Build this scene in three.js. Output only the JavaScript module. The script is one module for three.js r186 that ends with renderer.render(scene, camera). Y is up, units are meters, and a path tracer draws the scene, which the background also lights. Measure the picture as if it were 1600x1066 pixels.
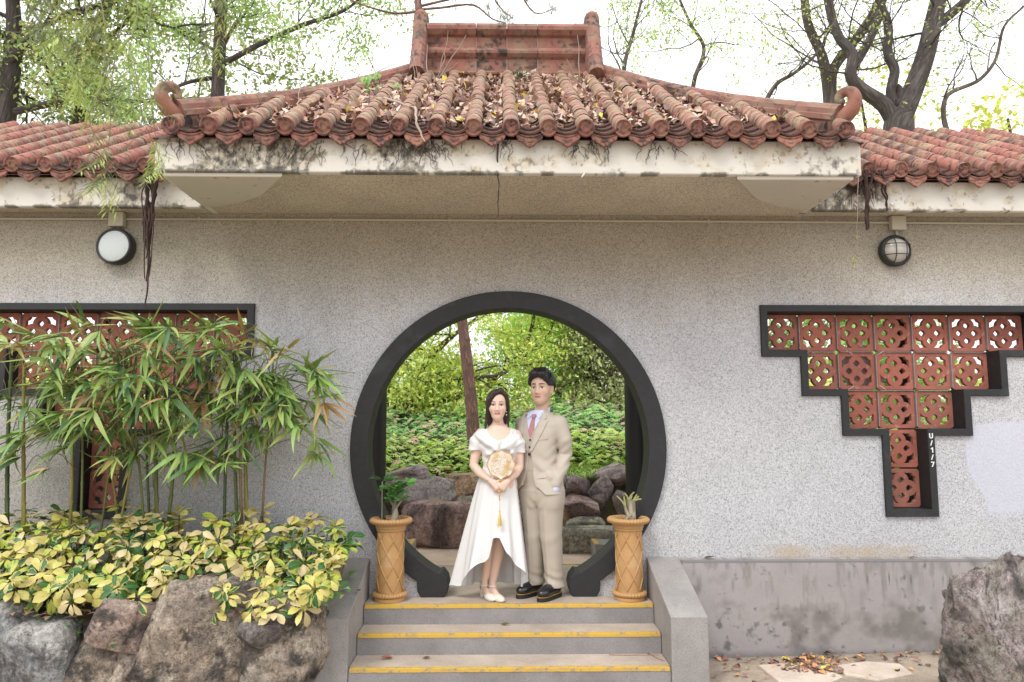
import * as THREE from 'three';
import { mergeGeometries, mergeVertices } from 'three/addons/utils/BufferGeometryUtils.js';
import { ImprovedNoise } from 'three/addons/math/ImprovedNoise.js';
import { RoundedBoxGeometry } from 'three/addons/geometries/RoundedBoxGeometry.js';
import { TextGeometry } from 'three/addons/geometries/TextGeometry.js';
import { FontLoader } from 'three/addons/loaders/FontLoader.js';

const V = (x, y, z) => new THREE.Vector3(x, y, z);
const scene = new THREE.Scene();
// ---- camera -------------------------------------------------------------
const EYE = V(-0.08, 1.425, 6.09), YAW = THREE.MathUtils.degToRad(1.0), PITCH = Math.atan(127 / 1150), FOC = 1150;
const camera = new THREE.PerspectiveCamera(2 * Math.atan(533 / FOC) * 180 / Math.PI, 1024 / 682, 0.05, 400);
camera.position.copy(EYE);
const FWD = V(Math.sin(YAW) * Math.cos(PITCH), Math.sin(PITCH), -Math.cos(YAW) * Math.cos(PITCH));
camera.lookAt(EYE.clone().add(FWD));
camera.focus = 6.05; camera.userData.fStop = 4.5;
// ---- overcast sky, soft sun, exposure -----------------------------------
{
  const W = 256, H = 128, d = new Float32Array(W * H * 4);
  for (let j = 0; j < H; j++) for (let i = 0; i < W; i++) {
    const el = ((j + 0.5) / H - 0.5) * Math.PI, s = Math.max(0, Math.sin(el)), az = (i + 0.5) / W * Math.PI * 2;
    const L = 2.25 * (0.5 + 0.5 * s) * (1 + 0.04 * Math.sin(az * 3 + s * 5) * (1 - s)), o = (j * W + i) * 4;
    d[o] = L * 0.985; d[o + 1] = L * 0.995; d[o + 2] = L * 1.03; d[o + 3] = 1;
  }
  const sky = new THREE.DataTexture(d, W, H, THREE.RGBAFormat, THREE.FloatType);
  sky.mapping = THREE.EquirectangularReflectionMapping; sky.magFilter = sky.minFilter = THREE.LinearFilter; sky.needsUpdate = true;
  scene.background = sky; scene.environment = sky;
}
const sun = new THREE.DirectionalLight(new THREE.Color(1, 0.96, 0.9), 1.5);
sun.position.set(-7, 15, 9); sun.target.position.set(0, 0, -1);
sun.castShadow = true; sun.shadow.radius = 32; sun.shadow.mapSize.set(2048, 2048);
Object.assign(sun.shadow.camera, { left: -14, right: 14, top: 14, bottom: -14, near: 1, far: 60 });
scene.add(sun, sun.target);
const EXPOSURE = 1.12;

// ---- helpers ------------------------------------------------------------
const rng = (s) => () => { s = (s + 0x6d2b79f5) | 0; let t = Math.imul(s ^ (s >>> 15), 1 | s); t = (t + Math.imul(t ^ (t >>> 7), 61 | t)) ^ t; return ((t ^ (t >>> 14)) >>> 0) / 4294967296; };
const { clamp, lerp, smoothstep } = THREE.MathUtils;
const PN = new ImprovedNoise();
const fbm = (x, y, z, o = 4) => { let s = 0, a = 0.5; for (let i = 0; i < o; i++) { s += a * PN.noise(x, y, z); x = x * 2.03 + 5.1; y = y * 2.03 + 1.7; z = z * 2.03 + 9.2; a *= 0.5; } return s; };
const HASH = (() => { const r = rng(99), a = new Float32Array(8192); for (let i = 0; i < 8192; i++) a[i] = r(); return a; })();
const hsh = (x, y, s) => HASH[(Math.imul(x, 374761) ^ Math.imul(y, 668265) ^ Math.imul(s, 97531)) & 8191];
function vn(x, y, px, py, s) {   // value noise that repeats after px, py
  const ix = Math.floor(x), iy = Math.floor(y); let fx = x - ix, fy = y - iy; fx = fx * fx * (3 - 2 * fx); fy = fy * fy * (3 - 2 * fy);
  const x0 = ((ix % px) + px) % px, x1 = (x0 + 1) % px, y0 = ((iy % py) + py) % py, y1 = (y0 + 1) % py;
  return lerp(lerp(hsh(x0, y0, s), hsh(x1, y0, s), fx), lerp(hsh(x0, y1, s), hsh(x1, y1, s), fx), fy);
}
function pf(u, v, px, py, o, s) { let t = 0, a = 0.5, n = 0; for (let i = 0; i < o; i++) { t += a * vn(u * px, v * py, px, py, s + i); n += a; px *= 2; py *= 2; a *= 0.55; } return t / n; }
const enc = (c) => 255 * (c <= 0.0031308 ? 12.92 * c : 1.055 * Math.pow(c, 1 / 2.4) - 0.055);
function tex(w, h, fn, srgb = true) {   // fn(u, v) gives linear colour or a number
  const d = new Uint8Array(w * h * 4);
  for (let j = 0; j < h; j++) for (let i = 0; i < w; i++) {
    const c = fn((i + 0.5) / w, (j + 0.5) / h, i, j), o = (j * w + i) * 4;
    if (typeof c === 'number') d[o] = d[o + 1] = d[o + 2] = clamp(c, 0, 1) * 255;
    else for (let k = 0; k < 3; k++) d[o + k] = srgb ? enc(clamp(c[k], 0, 1)) : clamp(c[k], 0, 1) * 255;
    d[o + 3] = 255;
  }
  const t = new THREE.DataTexture(d, w, h); t.wrapS = t.wrapT = THREE.RepeatWrapping; t.magFilter = THREE.LinearFilter; t.minFilter = THREE.LinearMipmapLinearFilter;
  if (srgb) t.colorSpace = THREE.SRGBColorSpace; t.needsUpdate = true; return t;
}
const mix3 = (a, b, t) => [lerp(a[0], b[0], t), lerp(a[1], b[1], t), lerp(a[2], b[2], t)];
const C3 = (a) => new THREE.Color().setRGB(a[0], a[1], a[2]);
const rep = (t, x, y, ox = 0, oy = 0) => { const c = t.clone(); c.repeat.set(x, y); c.offset.set(ox, oy); c.needsUpdate = true; return c; };
const mat = (o) => { const c = o.color; if (Array.isArray(c)) o.color = C3(c); return new THREE.MeshStandardMaterial({ roughness: 0.85, metalness: 0, ...o, side: THREE.DoubleSide }); };
const pmat = (o) => { if (Array.isArray(o.color)) o.color = C3(o.color); return new THREE.MeshPhysicalMaterial({ roughness: 0.85, metalness: 0, ...o, side: THREE.DoubleSide }); };

const used = new Map();
function numbered(n) { const k = used.get(n) ?? 0; used.set(n, k + 1); return k ? n + '_' + String(k).padStart(3, '0') : n; }
function tag(o, label, category, group, kind) { o.userData = {}; if (label) o.userData.label = label; if (category) o.userData.category = category; if (group) o.userData.group = group; if (kind) o.userData.kind = kind; return o; }
function base(name, p = [0, 0, 0], turn = 0) { const g = new THREE.Group(); g.name = numbered(name); g.position.set(p[0], p[1], p[2]); g.rotation.y = turn; scene.add(g); return g; }
function part(name, geo, m, parent, p, r, s) {
  const o = new THREE.Mesh(geo, m); o.name = parent === scene ? numbered(name) : numbered(name);
  if (p) o.position.set(p[0], p[1], p[2]); if (r) o.rotation.set(r[0], r[1], r[2]); if (s) typeof s === 'number' ? o.scale.setScalar(s) : o.scale.set(s[0], s[1], s[2]);
  o.castShadow = o.receiveShadow = true; parent.add(o); return o;
}
const single = (name, geo, m, p) => part(name, geo, m, scene, p);
// merge after reducing to the same attributes
function mg(list, color = false) {
  return mergeGeometries(list.map((g) => { let q = g.index ? g.toNonIndexed() : g.clone(); for (const k of Object.keys(q.attributes)) if (!(k === 'position' || k === 'normal' || k === 'uv' || (color && k === 'color'))) q.deleteAttribute(k); if (!q.attributes.normal) q.computeVertexNormals(); if (!q.attributes.uv) q.setAttribute('uv', new THREE.BufferAttribute(new Float32Array(q.attributes.position.count * 2), 2)); return q; }));
}
const mv = (g, x, y, z) => { g.translate(x, y, z); return g; };
// uv in metres from the face that a triangle mostly looks along
function boxUV(g, k = 1, off = 0) {
  const q = g.index ? g.toNonIndexed() : g; if (!q.attributes.normal) q.computeVertexNormals();
  const P = q.attributes.position, uv = new Float32Array(P.count * 2), a = V(), b = V(), c = V();
  for (let i = 0; i < P.count; i += 3) {
    a.fromBufferAttribute(P, i); b.fromBufferAttribute(P, i + 1); c.fromBufferAttribute(P, i + 2);
    const n = b.clone().sub(a).cross(c.clone().sub(a)), ax = Math.abs(n.x), ay = Math.abs(n.y), az = Math.abs(n.z);
    [a, b, c].forEach((p, j) => { const [s, t] = az >= ax && az >= ay ? [p.x, p.y] : ax >= ay ? [p.z, p.y] : [p.x, p.z]; uv[(i + j) * 2] = s * k + off; uv[(i + j) * 2 + 1] = t * k + off * 0.7; });
  }
  q.setAttribute('uv', new THREE.BufferAttribute(uv, 2)); return q;
}
const box = (w, h, d, x = 0, y = 0, z = 0, r = 0.006) => boxUV(mv(new RoundedBoxGeometry(w, h, d, 1, Math.min(r, w / 2.1, h / 2.1, d / 2.1)), x, y, z));
// tube through points with a radius at each
function tube(pts, rad, seg = 6, capped = true) {
  const P = [], N = [], U = [], I = [], n = pts.length; let nor = null, len = 0;
  for (let i = 0; i < n; i++) {
    const t = pts[Math.min(i + 1, n - 1)].clone().sub(pts[Math.max(i - 1, 0)]).normalize();
    if (!nor) nor = Math.abs(t.y) < 0.9 ? V(0, 1, 0) : V(1, 0, 0);
    nor = nor.clone().sub(t.clone().multiplyScalar(nor.dot(t))).normalize();
    const bi = t.clone().cross(nor), r = typeof rad === 'number' ? rad : rad[i]; if (i) len += pts[i].distanceTo(pts[i - 1]);
    for (let k = 0; k <= seg; k++) { const a = k / seg * Math.PI * 2, d = nor.clone().multiplyScalar(Math.cos(a)).addScaledVector(bi, Math.sin(a)); P.push(pts[i].x + d.x * r, pts[i].y + d.y * r, pts[i].z + d.z * r); N.push(d.x, d.y, d.z); U.push(k / seg * 6.28 * Math.max(r, 0.004), len); }
  }
  const w = seg + 1; for (let i = 0; i < n - 1; i++) for (let k = 0; k < seg; k++) { const a = i * w + k; I.push(a, a + 1, a + w, a + 1, a + w + 1, a + w); }
  if (capped) for (const e of [0, n - 1]) { const c = P.length / 3, t = e ? pts[n - 1].clone().sub(pts[n - 2]).normalize() : pts[0].clone().sub(pts[1]).normalize(); P.push(pts[e].x, pts[e].y, pts[e].z); N.push(t.x, t.y, t.z); U.push(0, 0); for (let k = 0; k < seg; k++) e ? I.push(c, e * w + k, e * w + k + 1) : I.push(c, e * w + k + 1, e * w + k); }
  const g = new THREE.BufferGeometry(); g.setAttribute('position', new THREE.Float32BufferAttribute(P, 3)); g.setAttribute('normal', new THREE.Float32BufferAttribute(N, 3)); g.setAttribute('uv', new THREE.Float32BufferAttribute(U, 2)); g.setIndex(I); return g;
}
const curve = (pts, n) => new THREE.CatmullRomCurve3(pts).getPoints(n);
// the point on the plane z = Z seen at photograph position (px, py): used only to read off sizes and places
const RGT = FWD.clone().cross(V(0, 1, 0)).normalize(), UPV = RGT.clone().cross(FWD);
function at(px, py, Z) { const d = FWD.clone().multiplyScalar(FOC).addScaledVector(RGT, px - 800).addScaledVector(UPV, 533 - py); return EYE.clone().addScaledVector(d, (Z - EYE.z) / d.z); }
// leaf: a folded, drooping blade along +z, face up
function blade(len, wid, { fold = 0.25, droop = 0.3, seg = 4, peak = 0.4, tip = 1.2 } = {}) {
  const P = [], U = [], I = [];
  for (let i = 0; i <= seg; i++) {
    const t = i / seg, w = wid * 0.5 * Math.pow(Math.sin(Math.PI * Math.pow(t, Math.log(0.5) / Math.log(peak))), 1 / tip) + (i ? 0 : 0.0), z = len * t * (1 - droop * 0.25 * t), y = -droop * len * t * t * 0.6;
    P.push(-w, y + w * fold, z, 0, y, z, w, y + w * fold, z); U.push(0, t, 0.5, t, 1, t);
  }
  for (let i = 0; i < seg; i++) { const a = i * 3; I.push(a, a + 3, a + 1, a + 1, a + 3, a + 4, a + 1, a + 4, a + 2, a + 2, a + 4, a + 5); }
  const g = new THREE.BufferGeometry(); g.setAttribute('position', new THREE.Float32BufferAttribute(P, 3)); g.setAttribute('uv', new THREE.Float32BufferAttribute(U, 2)); g.setIndex(I); g.computeVertexNormals(); return g;
}
const M4 = new THREE.Matrix4(), Q4 = new THREE.Quaternion();
function aim(dir, up = V(0, 1, 0), roll = 0) {   // quaternion: +z along dir, +y near up
  const z = dir.clone().normalize(), x = up.clone().cross(z); if (x.lengthSq() < 1e-6) x.set(1, 0, 0); x.normalize(); const y = z.clone().cross(x);
  const q = new THREE.Quaternion().setFromRotationMatrix(new THREE.Matrix4().makeBasis(x, y, z)); if (roll) q.multiply(new THREE.Quaternion().setFromAxisAngle(V(0, 0, 1), roll)); return q;
}
// many small leaves as one mass; items: [position, quaternion, size, colour]
function leafMass(name, geo, m, items, parent) {
  const o = new THREE.InstancedMesh(geo, m, items.length); o.name = numbered(name); const s = V();
  items.forEach(([p, q, k, c], i) => { o.setMatrixAt(i, M4.compose(p, q, s.setScalar(k))); o.setColorAt(i, c); });
  o.userData.kind = 'stuff'; o.castShadow = o.receiveShadow = true; parent.add(o); return o;
}
const randDir = (r) => { const z = r() * 2 - 1, a = r() * 6.2832, q = Math.sqrt(1 - z * z); return V(q * Math.cos(a), z, q * Math.sin(a)); };
// boulder: a ball cut by random planes, then roughened
function boulder(rx, ry, rz, seed, { cuts = 10, rough = 0.05, detail = 16, lo = 0.55, hi = 0.85, pal, k = 1, streak = 0, sq = 0 } = {}) {
  const r = rng(seed); let g = new THREE.IcosahedronGeometry(1, detail); g.deleteAttribute('uv'); g.deleteAttribute('normal'); g = mergeVertices(g, 1e-4);
  const pl = []; for (let i = 0; i < cuts; i++) { const n = randDir(r); pl.push([n, lerp(lo, hi, r())]); }
  const P = g.attributes.position, col = new Float32Array(P.count * 3), p = V(), s = seed * 7.3;
  for (let i = 0; i < P.count; i++) {
    p.fromBufferAttribute(P, i); const d = p.clone(); if (sq) p.divideScalar(Math.pow(Math.abs(p.x) ** sq + Math.abs(p.y) ** sq + Math.abs(p.z) ** sq, 1 / sq)).multiplyScalar(0.82);
    for (const [n, h] of pl) { const q = p.dot(n); if (q > h) p.addScaledVector(n, -(q - h) * 0.94); }
    const ridged = 1 - Math.abs(fbm(d.x * 2.4 + s, d.y * 2.4, d.z * 2.4, 3)) * 2.4;
    p.multiplyScalar(1 + rough * (fbm(d.x * 1.7 + s, d.y * 1.7, d.z * 1.7, 5) * 2.2 - Math.max(0, ridged - 0.75) * 1.2 + fbm(d.x * 9 + s, d.y * 9, d.z * 9, 3) * 0.7 - 0.5 * Math.max(0, 1 - Math.abs(fbm(d.x * 3.1 + s, d.y * 3.1, d.z * 3.1 + 7, 2)) * 18)));
    P.setXYZ(i, p.x * rx, p.y * ry, p.z * rz);
    const X = p.x * rx * 7 + s, Y = p.y * ry * 7 * (streak ? 0.22 : 1), Z = p.z * rz * 7, fine = 1 + 0.5 * fbm(X * 4, Y * 4, Z * 4, 3);
    let c = mix3(pal[0], pal[1], smoothstep(fbm(X, Y, Z, 5), -0.3, 0.35)); c = mix3(c, pal[2], 0.85 * smoothstep(fbm(X * 0.8 + 30, Y * 0.8, Z * 0.8, 5) + 0.4 * fbm(X * 6, Y * 6, Z * 6, 3), 0.02, 0.26)); if (pal[3]) c = mix3(c, pal[3], 0.9 * smoothstep(fbm(X * 0.6 + 60, Y * 0.6, Z * 0.6, 5) + 0.4 * fbm(X * 6, Y * 6, Z * 6, 3), 0.04, 0.26)); const crack = 1 - Math.abs(fbm(X * 0.35 + 11, Y * 0.35, Z * 0.35, 2)) * 16; if (crack > 0) c = c.map((v) => v * (1 - 0.45 * crack));
    col.set(c.map((v) => v * fine), i * 3);
  }
  g.setAttribute('color', new THREE.BufferAttribute(col, 3)); g.computeVertexNormals(); return boxUV(g, k, seed * 0.37);
}
// ---- surfaces -----------------------------------------------------------
const WX0 = -4.9, WX1 = 4.9, WY0 = -0.5, WY1 = 3.25;
// speckled plaster: pale and dark grains, with the grime, painted eave shade, rust stains and one painted-over patch of this wall
const grains = (i, j) => { const a = hsh(i, j, 3), b = hsh(i >> 1, j >> 1, 5), c = hsh((i + 1) >> 1, (j + 1) >> 1, 8); return { a, b, c }; };
function plaster(u, v, i, j) {
  const x = lerp(WX0, WX1, u), y = lerp(WY0, WY1, v), { a, b, c } = grains(i, j);
  let L = 0.5 + 0.2 * (a - 0.5); if (b < 0.2) L *= 0.86; if (a < 0.14) L *= 0.58; if (c > 0.9) L *= 1.05;
  const cl = pf(u, v, 26, 10, 4, 21), bl = pf(u, v, 7, 3, 3, 31); L *= 0.9 + 0.2 * cl; let col = [L * 0.985, L * 0.99, L * 1.035];
  // run-off grime with eave shade painted into the same tone, in broad uneven drips
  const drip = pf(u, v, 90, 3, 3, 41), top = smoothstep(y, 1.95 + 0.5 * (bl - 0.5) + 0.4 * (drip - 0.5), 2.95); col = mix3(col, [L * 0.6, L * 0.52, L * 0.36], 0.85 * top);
  const low = smoothstep(0.72 - y + (cl - 0.5) * 0.5, 0, 0.5) * 0.25; col = mix3(col, [L * 0.86, L * 0.83, L * 0.76], low);
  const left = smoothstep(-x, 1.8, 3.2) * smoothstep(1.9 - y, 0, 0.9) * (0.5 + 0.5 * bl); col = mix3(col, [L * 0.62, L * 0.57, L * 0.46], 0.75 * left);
  for (const [sx, sw] of [[2.72, 0.16], [2.92, 0.1], [3.15, 0.2], [2.3, 0.2]]) { const f = smoothstep(0.42 + 0.07 * drip - y, 0, 0.05) * Math.exp(-(((x - sx) / sw) ** 2)) * 0.5 * (0.4 + cl); col = mix3(col, [0.4, 0.29, 0.15], f); }
  // a rolled-on patch of bluish paint right of the lattice
  const ed = (bl - 0.5) * 0.12 + (cl - 0.5) * 0.1, px = Math.min(x - 3.76 - 0.14 * smoothstep(1.05 - y, 0, 0.3), 4.95 - x), py = Math.min(y - 0.66, 1.42 - y), pd = Math.min(px, py) + ed;
  const pa = smoothstep(pd, -0.005, 0.03) * (0.62 + 0.16 * cl); return mix3(col, [0.5 + 0.03 * cl, 0.515 + 0.03 * cl, 0.6 + 0.03 * cl], pa);
}
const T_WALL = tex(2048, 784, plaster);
T_WALL.wrapS = THREE.MirroredRepeatWrapping;
const T_WALLB = tex(512, 512, (u, v, i, j) => { const { a, b } = grains(i, j); return 0.35 + 0.5 * a * (b < 0.25 ? 0.2 : 1); }, false);
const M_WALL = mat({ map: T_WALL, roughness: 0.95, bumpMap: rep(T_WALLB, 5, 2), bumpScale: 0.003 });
const T_SOF = tex(512, 512, (u, v, i, j) => { const { a, b } = grains(i, j); let L = 0.54 + 0.22 * (a - 0.5); if (b < 0.22) L *= 0.75; if (a < 0.14) L *= 0.5; L *= 0.85 + 0.3 * pf(u, v, 6, 6, 4, 3); return [L, L * 0.88, L * 0.68]; });
const M_SOFFIT = mat({ map: rep(T_SOF, 0.45, 0.45), roughness: 0.95 });
// concrete, in general and with the plinth's stains
function concrete(u, v, i, j, k = 1) {
  const a = hsh(i, j, 11), b = hsh(i >> 1, j >> 1, 15), n = pf(u, v, 5, 5, 5, 51), m = pf(u, v, 22, 22, 3, 55);
  let L = (0.2 + 0.13 * (n - 0.3) + 0.05 * (m - 0.5) + 0.06 * (a - 0.5)) * k * 1.25; if (b < 0.06) L *= 0.7; if (b > 0.95) L *= 1.25; return [L * 1.03, L * 0.97, L * 0.925];
}
const T_CON = tex(1024, 1024, (u, v, i, j) => concrete(u, v, i, j));
const T_CONB = tex(512, 512, (u, v, i, j) => 0.3 + 0.3 * hsh(i, j, 4) + 0.4 * pf(u, v, 30, 30, 3, 8), false);
const M_CON = mat({ map: rep(T_CON, 0.5, 0.5), bumpMap: rep(T_CONB, 1.2, 1.2), bumpScale: 0.0025, roughness: 0.9 });
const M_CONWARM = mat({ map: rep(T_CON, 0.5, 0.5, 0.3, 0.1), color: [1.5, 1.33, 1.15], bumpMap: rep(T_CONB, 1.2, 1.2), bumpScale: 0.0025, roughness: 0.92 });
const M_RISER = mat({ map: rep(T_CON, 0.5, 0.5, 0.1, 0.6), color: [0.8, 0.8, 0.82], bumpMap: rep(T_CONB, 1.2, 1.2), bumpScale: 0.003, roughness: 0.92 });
const M_PATH = mat({ map: rep(T_CON, 0.5, 0.5, 0.7, 0.2), color: [2.2, 1.8, 1.45], roughness: 0.95, bumpMap: rep(T_CONB, 1.5, 1.5), bumpScale: 0.003 });
const T_PLINTH = tex(2048, 420, (u, v, i, j) => {   // 4 m x 0.82 m
  const x = 1.37 + u * 4, y = -0.47 + v * 0.82, n = pf(u, v, 18, 4, 4, 61), m = pf(u, v, 90, 5, 3, 63), f = pf(u, v, 70, 14, 4, 67), a = hsh(i, j, 12); let L = 0.33 + 0.08 * (n - 0.5) + 0.045 * (a - 0.5) + 0.03 * (f - 0.5), c = [L * 1.02, L * 0.945, L * 0.93];
  const mould = smoothstep(f + 0.05 * pf(u, v, 300, 60, 2, 68) + 0.17 * Math.exp(-(((x - 1.75) / 0.45) ** 2) - (((y + 0.25) / 0.25) ** 2)) + 0.05 * n, 0.7, 0.98); c = mix3(c, [0.07, 0.075, 0.08], mould * 0.75);
  const run = smoothstep(m + 0.2 * Math.exp(-(((x - 3.2) / 0.7) ** 2)), 0.55, 0.85) * smoothstep(v, 0.1, 0.95) * (0.3 + 0.7 * n); c = mix3(c, [0.1, 0.085, 0.07], run * 0.55);
  const wet = smoothstep(n + 0.35 * Math.exp(-(((x - 2.9) / 0.7) ** 2) - (((y + 0.16) / 0.22) ** 2)), 0.62, 0.95); c = mix3(c, [0.13, 0.115, 0.105], wet * 0.7);
  const st = Math.exp(-(((y - 0.2 - 0.05 * n) / 0.045) ** 2)) * smoothstep(pf(u, v, 160, 3, 2, 69), 0.62, 0.8) * smoothstep(x, 2.5, 2.9); c = mix3(c, [0.07, 0.06, 0.055], st * 0.7);
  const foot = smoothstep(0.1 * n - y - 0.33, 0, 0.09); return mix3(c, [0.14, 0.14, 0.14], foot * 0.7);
});
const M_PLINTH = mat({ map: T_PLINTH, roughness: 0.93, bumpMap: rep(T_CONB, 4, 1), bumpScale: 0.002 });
const T_CHAR = tex(512, 512, (u, v, i, j) => { const n = pf(u, v, 6, 6, 5, 71), m = pf(u, v, 40, 40, 2, 75), s = smoothstep(n, 0.55, 0.8); const L = 0.011 + 0.007 * m + 0.014 * s + (hsh(i, j, 2) > 0.995 ? 0.04 : 0); return [L, L * 1.05, L * 1.16]; });
const M_CHAR = mat({ map: rep(T_CHAR, 0.8, 0.8), roughness: 0.62, bumpMap: rep(T_CONB, 2, 2), bumpScale: 0.002 });
const M_BLACK = mat({ color: [0.012, 0.012, 0.013], roughness: 0.5 });
// white painted concrete, flaking, with black mould runs and bare patches
function fasciaTex(seed, spots) {
  return tex(2048, 128, (u, v, i, j) => {
    const x = u * 5, n = pf(u, v, 40, 3, 4, seed), f = pf(u, v, 150, 8, 4, seed + 5), t = pf(u, v, 300, 4, 2, seed + 9); let L = 0.62 + 0.06 * (n - 0.5), c = [L, L * 0.965, L * 0.87];
    let s = 0; for (const [sx, sw, sk] of spots) s += sk * Math.exp(-(((x - sx) / sw) ** 2));
    c = mix3(c, [0.5, 0.42, 0.27], clamp(smoothstep(n + s * 0.25, 0.5, 0.75) * 0.55, 0, 1));
    const q = f * 0.5 + n * 0.3 + t * 0.12 + s * 0.26; c = mix3(c, [0.21, 0.19, 0.15], smoothstep(q, 0.55, 0.7) * 0.8); c = mix3(c, [0.05, 0.05, 0.042], smoothstep(q + 0.1 * (t - 0.5), 0.7, 0.83) * 0.8);
    c = mix3(c, [0.05, 0.05, 0.04], smoothstep(t, 0.8, 0.9) * smoothstep(n, 0.45, 0.6) * 0.7);
    return mix3(c, [0.1, 0.095, 0.08], smoothstep(0.1 - v + 0.1 * (f - 0.5), 0, 0.05) * smoothstep(n + s * 0.3, 0.45, 0.6) * 0.8);
  });
}
const M_FASCIA = mat({ map: fasciaTex(81, [[0.5, 0.35, 0.9], [0.95, 0.2, 0.7], [1.75, 0.32, 0.95], [3.1, 0.12, 0.4], [4.75, 0.25, 0.6], [2.6, 0.1, 0.35]]), roughness: 0.8, bumpMap: rep(T_CONB, 6, 0.4), bumpScale: 0.002 });
const M_FASCIAL = mat({ map: fasciaTex(181, [[4.75, 0.18, 1.0], [4.3, 0.12, 0.35]]), roughness: 0.8 });
const M_FASCIAR = mat({ map: fasciaTex(281, [[0.05, 0.4, 1.2], [0.5, 0.2, 0.5]]), roughness: 0.8 });
const M_CREAM = mat({ map: rep(tex(256, 256, (u, v) => { const n = pf(u, v, 5, 5, 4, 87), f = pf(u, v, 30, 30, 3, 88); const L = 0.5 + 0.06 * (n - 0.5); return mix3([L, L * 0.93, L * 0.78], [0.16, 0.13, 0.09], smoothstep(f * 0.6 + n * 0.4, 0.68, 0.78) * 0.7); }), 0.7, 0.7), roughness: 0.8 });
// terracotta
const CLAY = [0.33, 0.142, 0.106], CLAYD = [0.21, 0.09, 0.07], SOOT = [0.045, 0.036, 0.032], LICH = [0.3, 0.235, 0.155], ASH = [0.5, 0.42, 0.36];
const claytex = (s, soot, lich, band) => tex(256, 256, (u, v, i, j) => {
  const n = pf(u, v, 4, 4, 5, s), f = pf(u, v, 14, 14, 4, s + 3), a = hsh(i, j, s & 7); let c = mix3(CLAY, CLAYD, n); c = mix3(c, LICH, lich * smoothstep(pf(u, v, 6, 5, 4, s + 11), 0.42, 0.66)); c = mix3(c, ASH, 0.5 * smoothstep(f, 0.7, 0.85));
  c = mix3(c, SOOT, soot * (band ? smoothstep(f * 0.55 + n * 0.45, 0.5, 0.66) : smoothstep(f * 0.34 + n * 0.3 + 0.36 * pf(u, v, 24, 24, 4, s + 21), 0.45, 0.66))); if (band) c = mix3(c, [0.36, 0.26, 0.2], 0.5 * smoothstep(0.085 - v + 0.06 * (f - 0.5), 0, 0.03)); if (band) c = mix3(c, SOOT, 0.4 * smoothstep(v - 0.94, 0, 0.05)); const k = 0.88 + 0.24 * a; return [c[0] * k, c[1] * k, c[2] * k];
});
const TT = [claytex(301, 0.75, 0.75, 1), claytex(321, 0.55, 0.97, 1), claytex(341, 0.9, 0.25, 1)];
const clays = (list) => list.map(([t, ox, k]) => mat({ map: rep(TT[t], 1, 1, ox, 0), color: k, roughness: 0.88 }));
const M_ROLL = clays([[0, 0, [1.08, 1.1, 1.0]], [1, 0.2, [1.05, 1.1, 1.05]], [1, 0.6, [1.15, 1.2, 1.1]], [0, 0.5, [1.15, 1.05, 0.95]], [1, 0.85, [0.95, 1.02, 0.98]], [1, 0.3, [1.1, 1.12, 1.05]]]);
const M_ROLLS = clays([[0, 0, [1.1, 0.95, 0.92]], [2, 0.2, [1.15, 1, 1]], [0, 0.6, [0.95, 0.9, 0.9]], [2, 0.5, [1.2, 1.05, 1]], [0, 0.85, [1.2, 1.15, 1.1]], [1, 0.3, [0.95, 0.85, 0.85]]]);
const T_CLAYF = [claytex(401, 0.8, 0.35, 0), claytex(421, 0.97, 0.3, 0)];
const M_CLAYFACE = [0, 1, 2, 3].map((k) => mat({ map: rep(T_CLAYF[k & 1], 2.6, 2.6, k * 0.23, k * 0.41), color: [1.0 - 0.1 * k, 0.95 - 0.1 * k, 0.95 - 0.1 * k], roughness: 0.9 }));
const M_RIDGE = [0, 1, 2].map((k) => mat({ map: rep(T_CLAYF[k & 1], 1.4, 1.4, k * 0.31, k * 0.17), color: [0.98 - 0.06 * k, 0.98, 0.98], roughness: 0.9 }));
const M_DARKCLAY = mat({ map: rep(T_CLAYF[1], 1.2, 1.2), color: [0.45, 0.42, 0.42], roughness: 0.95 });
const T_BRICK = claytex(441, 0.14, 0.05, 0), M_BRICK = [0, 1, 2].map((k) => mat({ map: rep(T_BRICK, 2.2, 2.2, k * 0.37, k * 0.21), color: [1.12 + 0.08 * k, 0.98, 0.92], roughness: 0.92 }));
const T_ROCK = tex(1024, 1024, (u, v, i, j) => { const n = pf(u, v, 6, 6, 6, 91), f = pf(u, v, 40, 40, 3, 95), g = 1 - Math.abs(pf(u, v, 9, 9, 5, 99) - 0.5) * 6, a = hsh(i, j, 9), b = hsh(i >> 1, j >> 1, 19); const q = pf(u, v, 110, 110, 2, 97), e = hsh(i >> 2, j >> 2, 29); let L = 0.8 + 0.5 * (n - 0.5) + 0.75 * (f - 0.5) + 0.7 * (q - 0.5) + 0.2 * (a - 0.5) + (b > 0.95 ? 0.2 : 0) + (e > 0.94 ? 0.16 : e < 0.07 ? -0.2 : 0) - 0.22 * smoothstep(g, 0.72, 1); L = Math.max(L, 0.15); return [L, L * 0.99, L * 0.97]; });
const T_ROCKB = tex(512, 512, (u, v, i, j) => 0.6 * pf(u, v, 10, 10, 6, 92) + 0.2 * hsh(i, j, 5) + 0.2 * pf(u, v, 60, 60, 2, 6), false);
const M_ROCK = mat({ map: rep(T_ROCK, 1.1, 1.1), vertexColors: true, bumpMap: rep(T_ROCKB, 2, 2), bumpScale: 0.045, roughness: 0.93 });
const T_BARK = tex(256, 512, (u, v, i, j) => { const n = pf(u, v, 9, 5, 5, 111), r = Math.abs(pf(u, v, 14, 4, 4, 117) - 0.5) * 5; const L = 0.35 + 0.75 * Math.min(1, r) * n + 0.15 * (hsh(i, j, 6) - 0.5); return [L, L * 0.97, L * 0.94]; });
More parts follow.
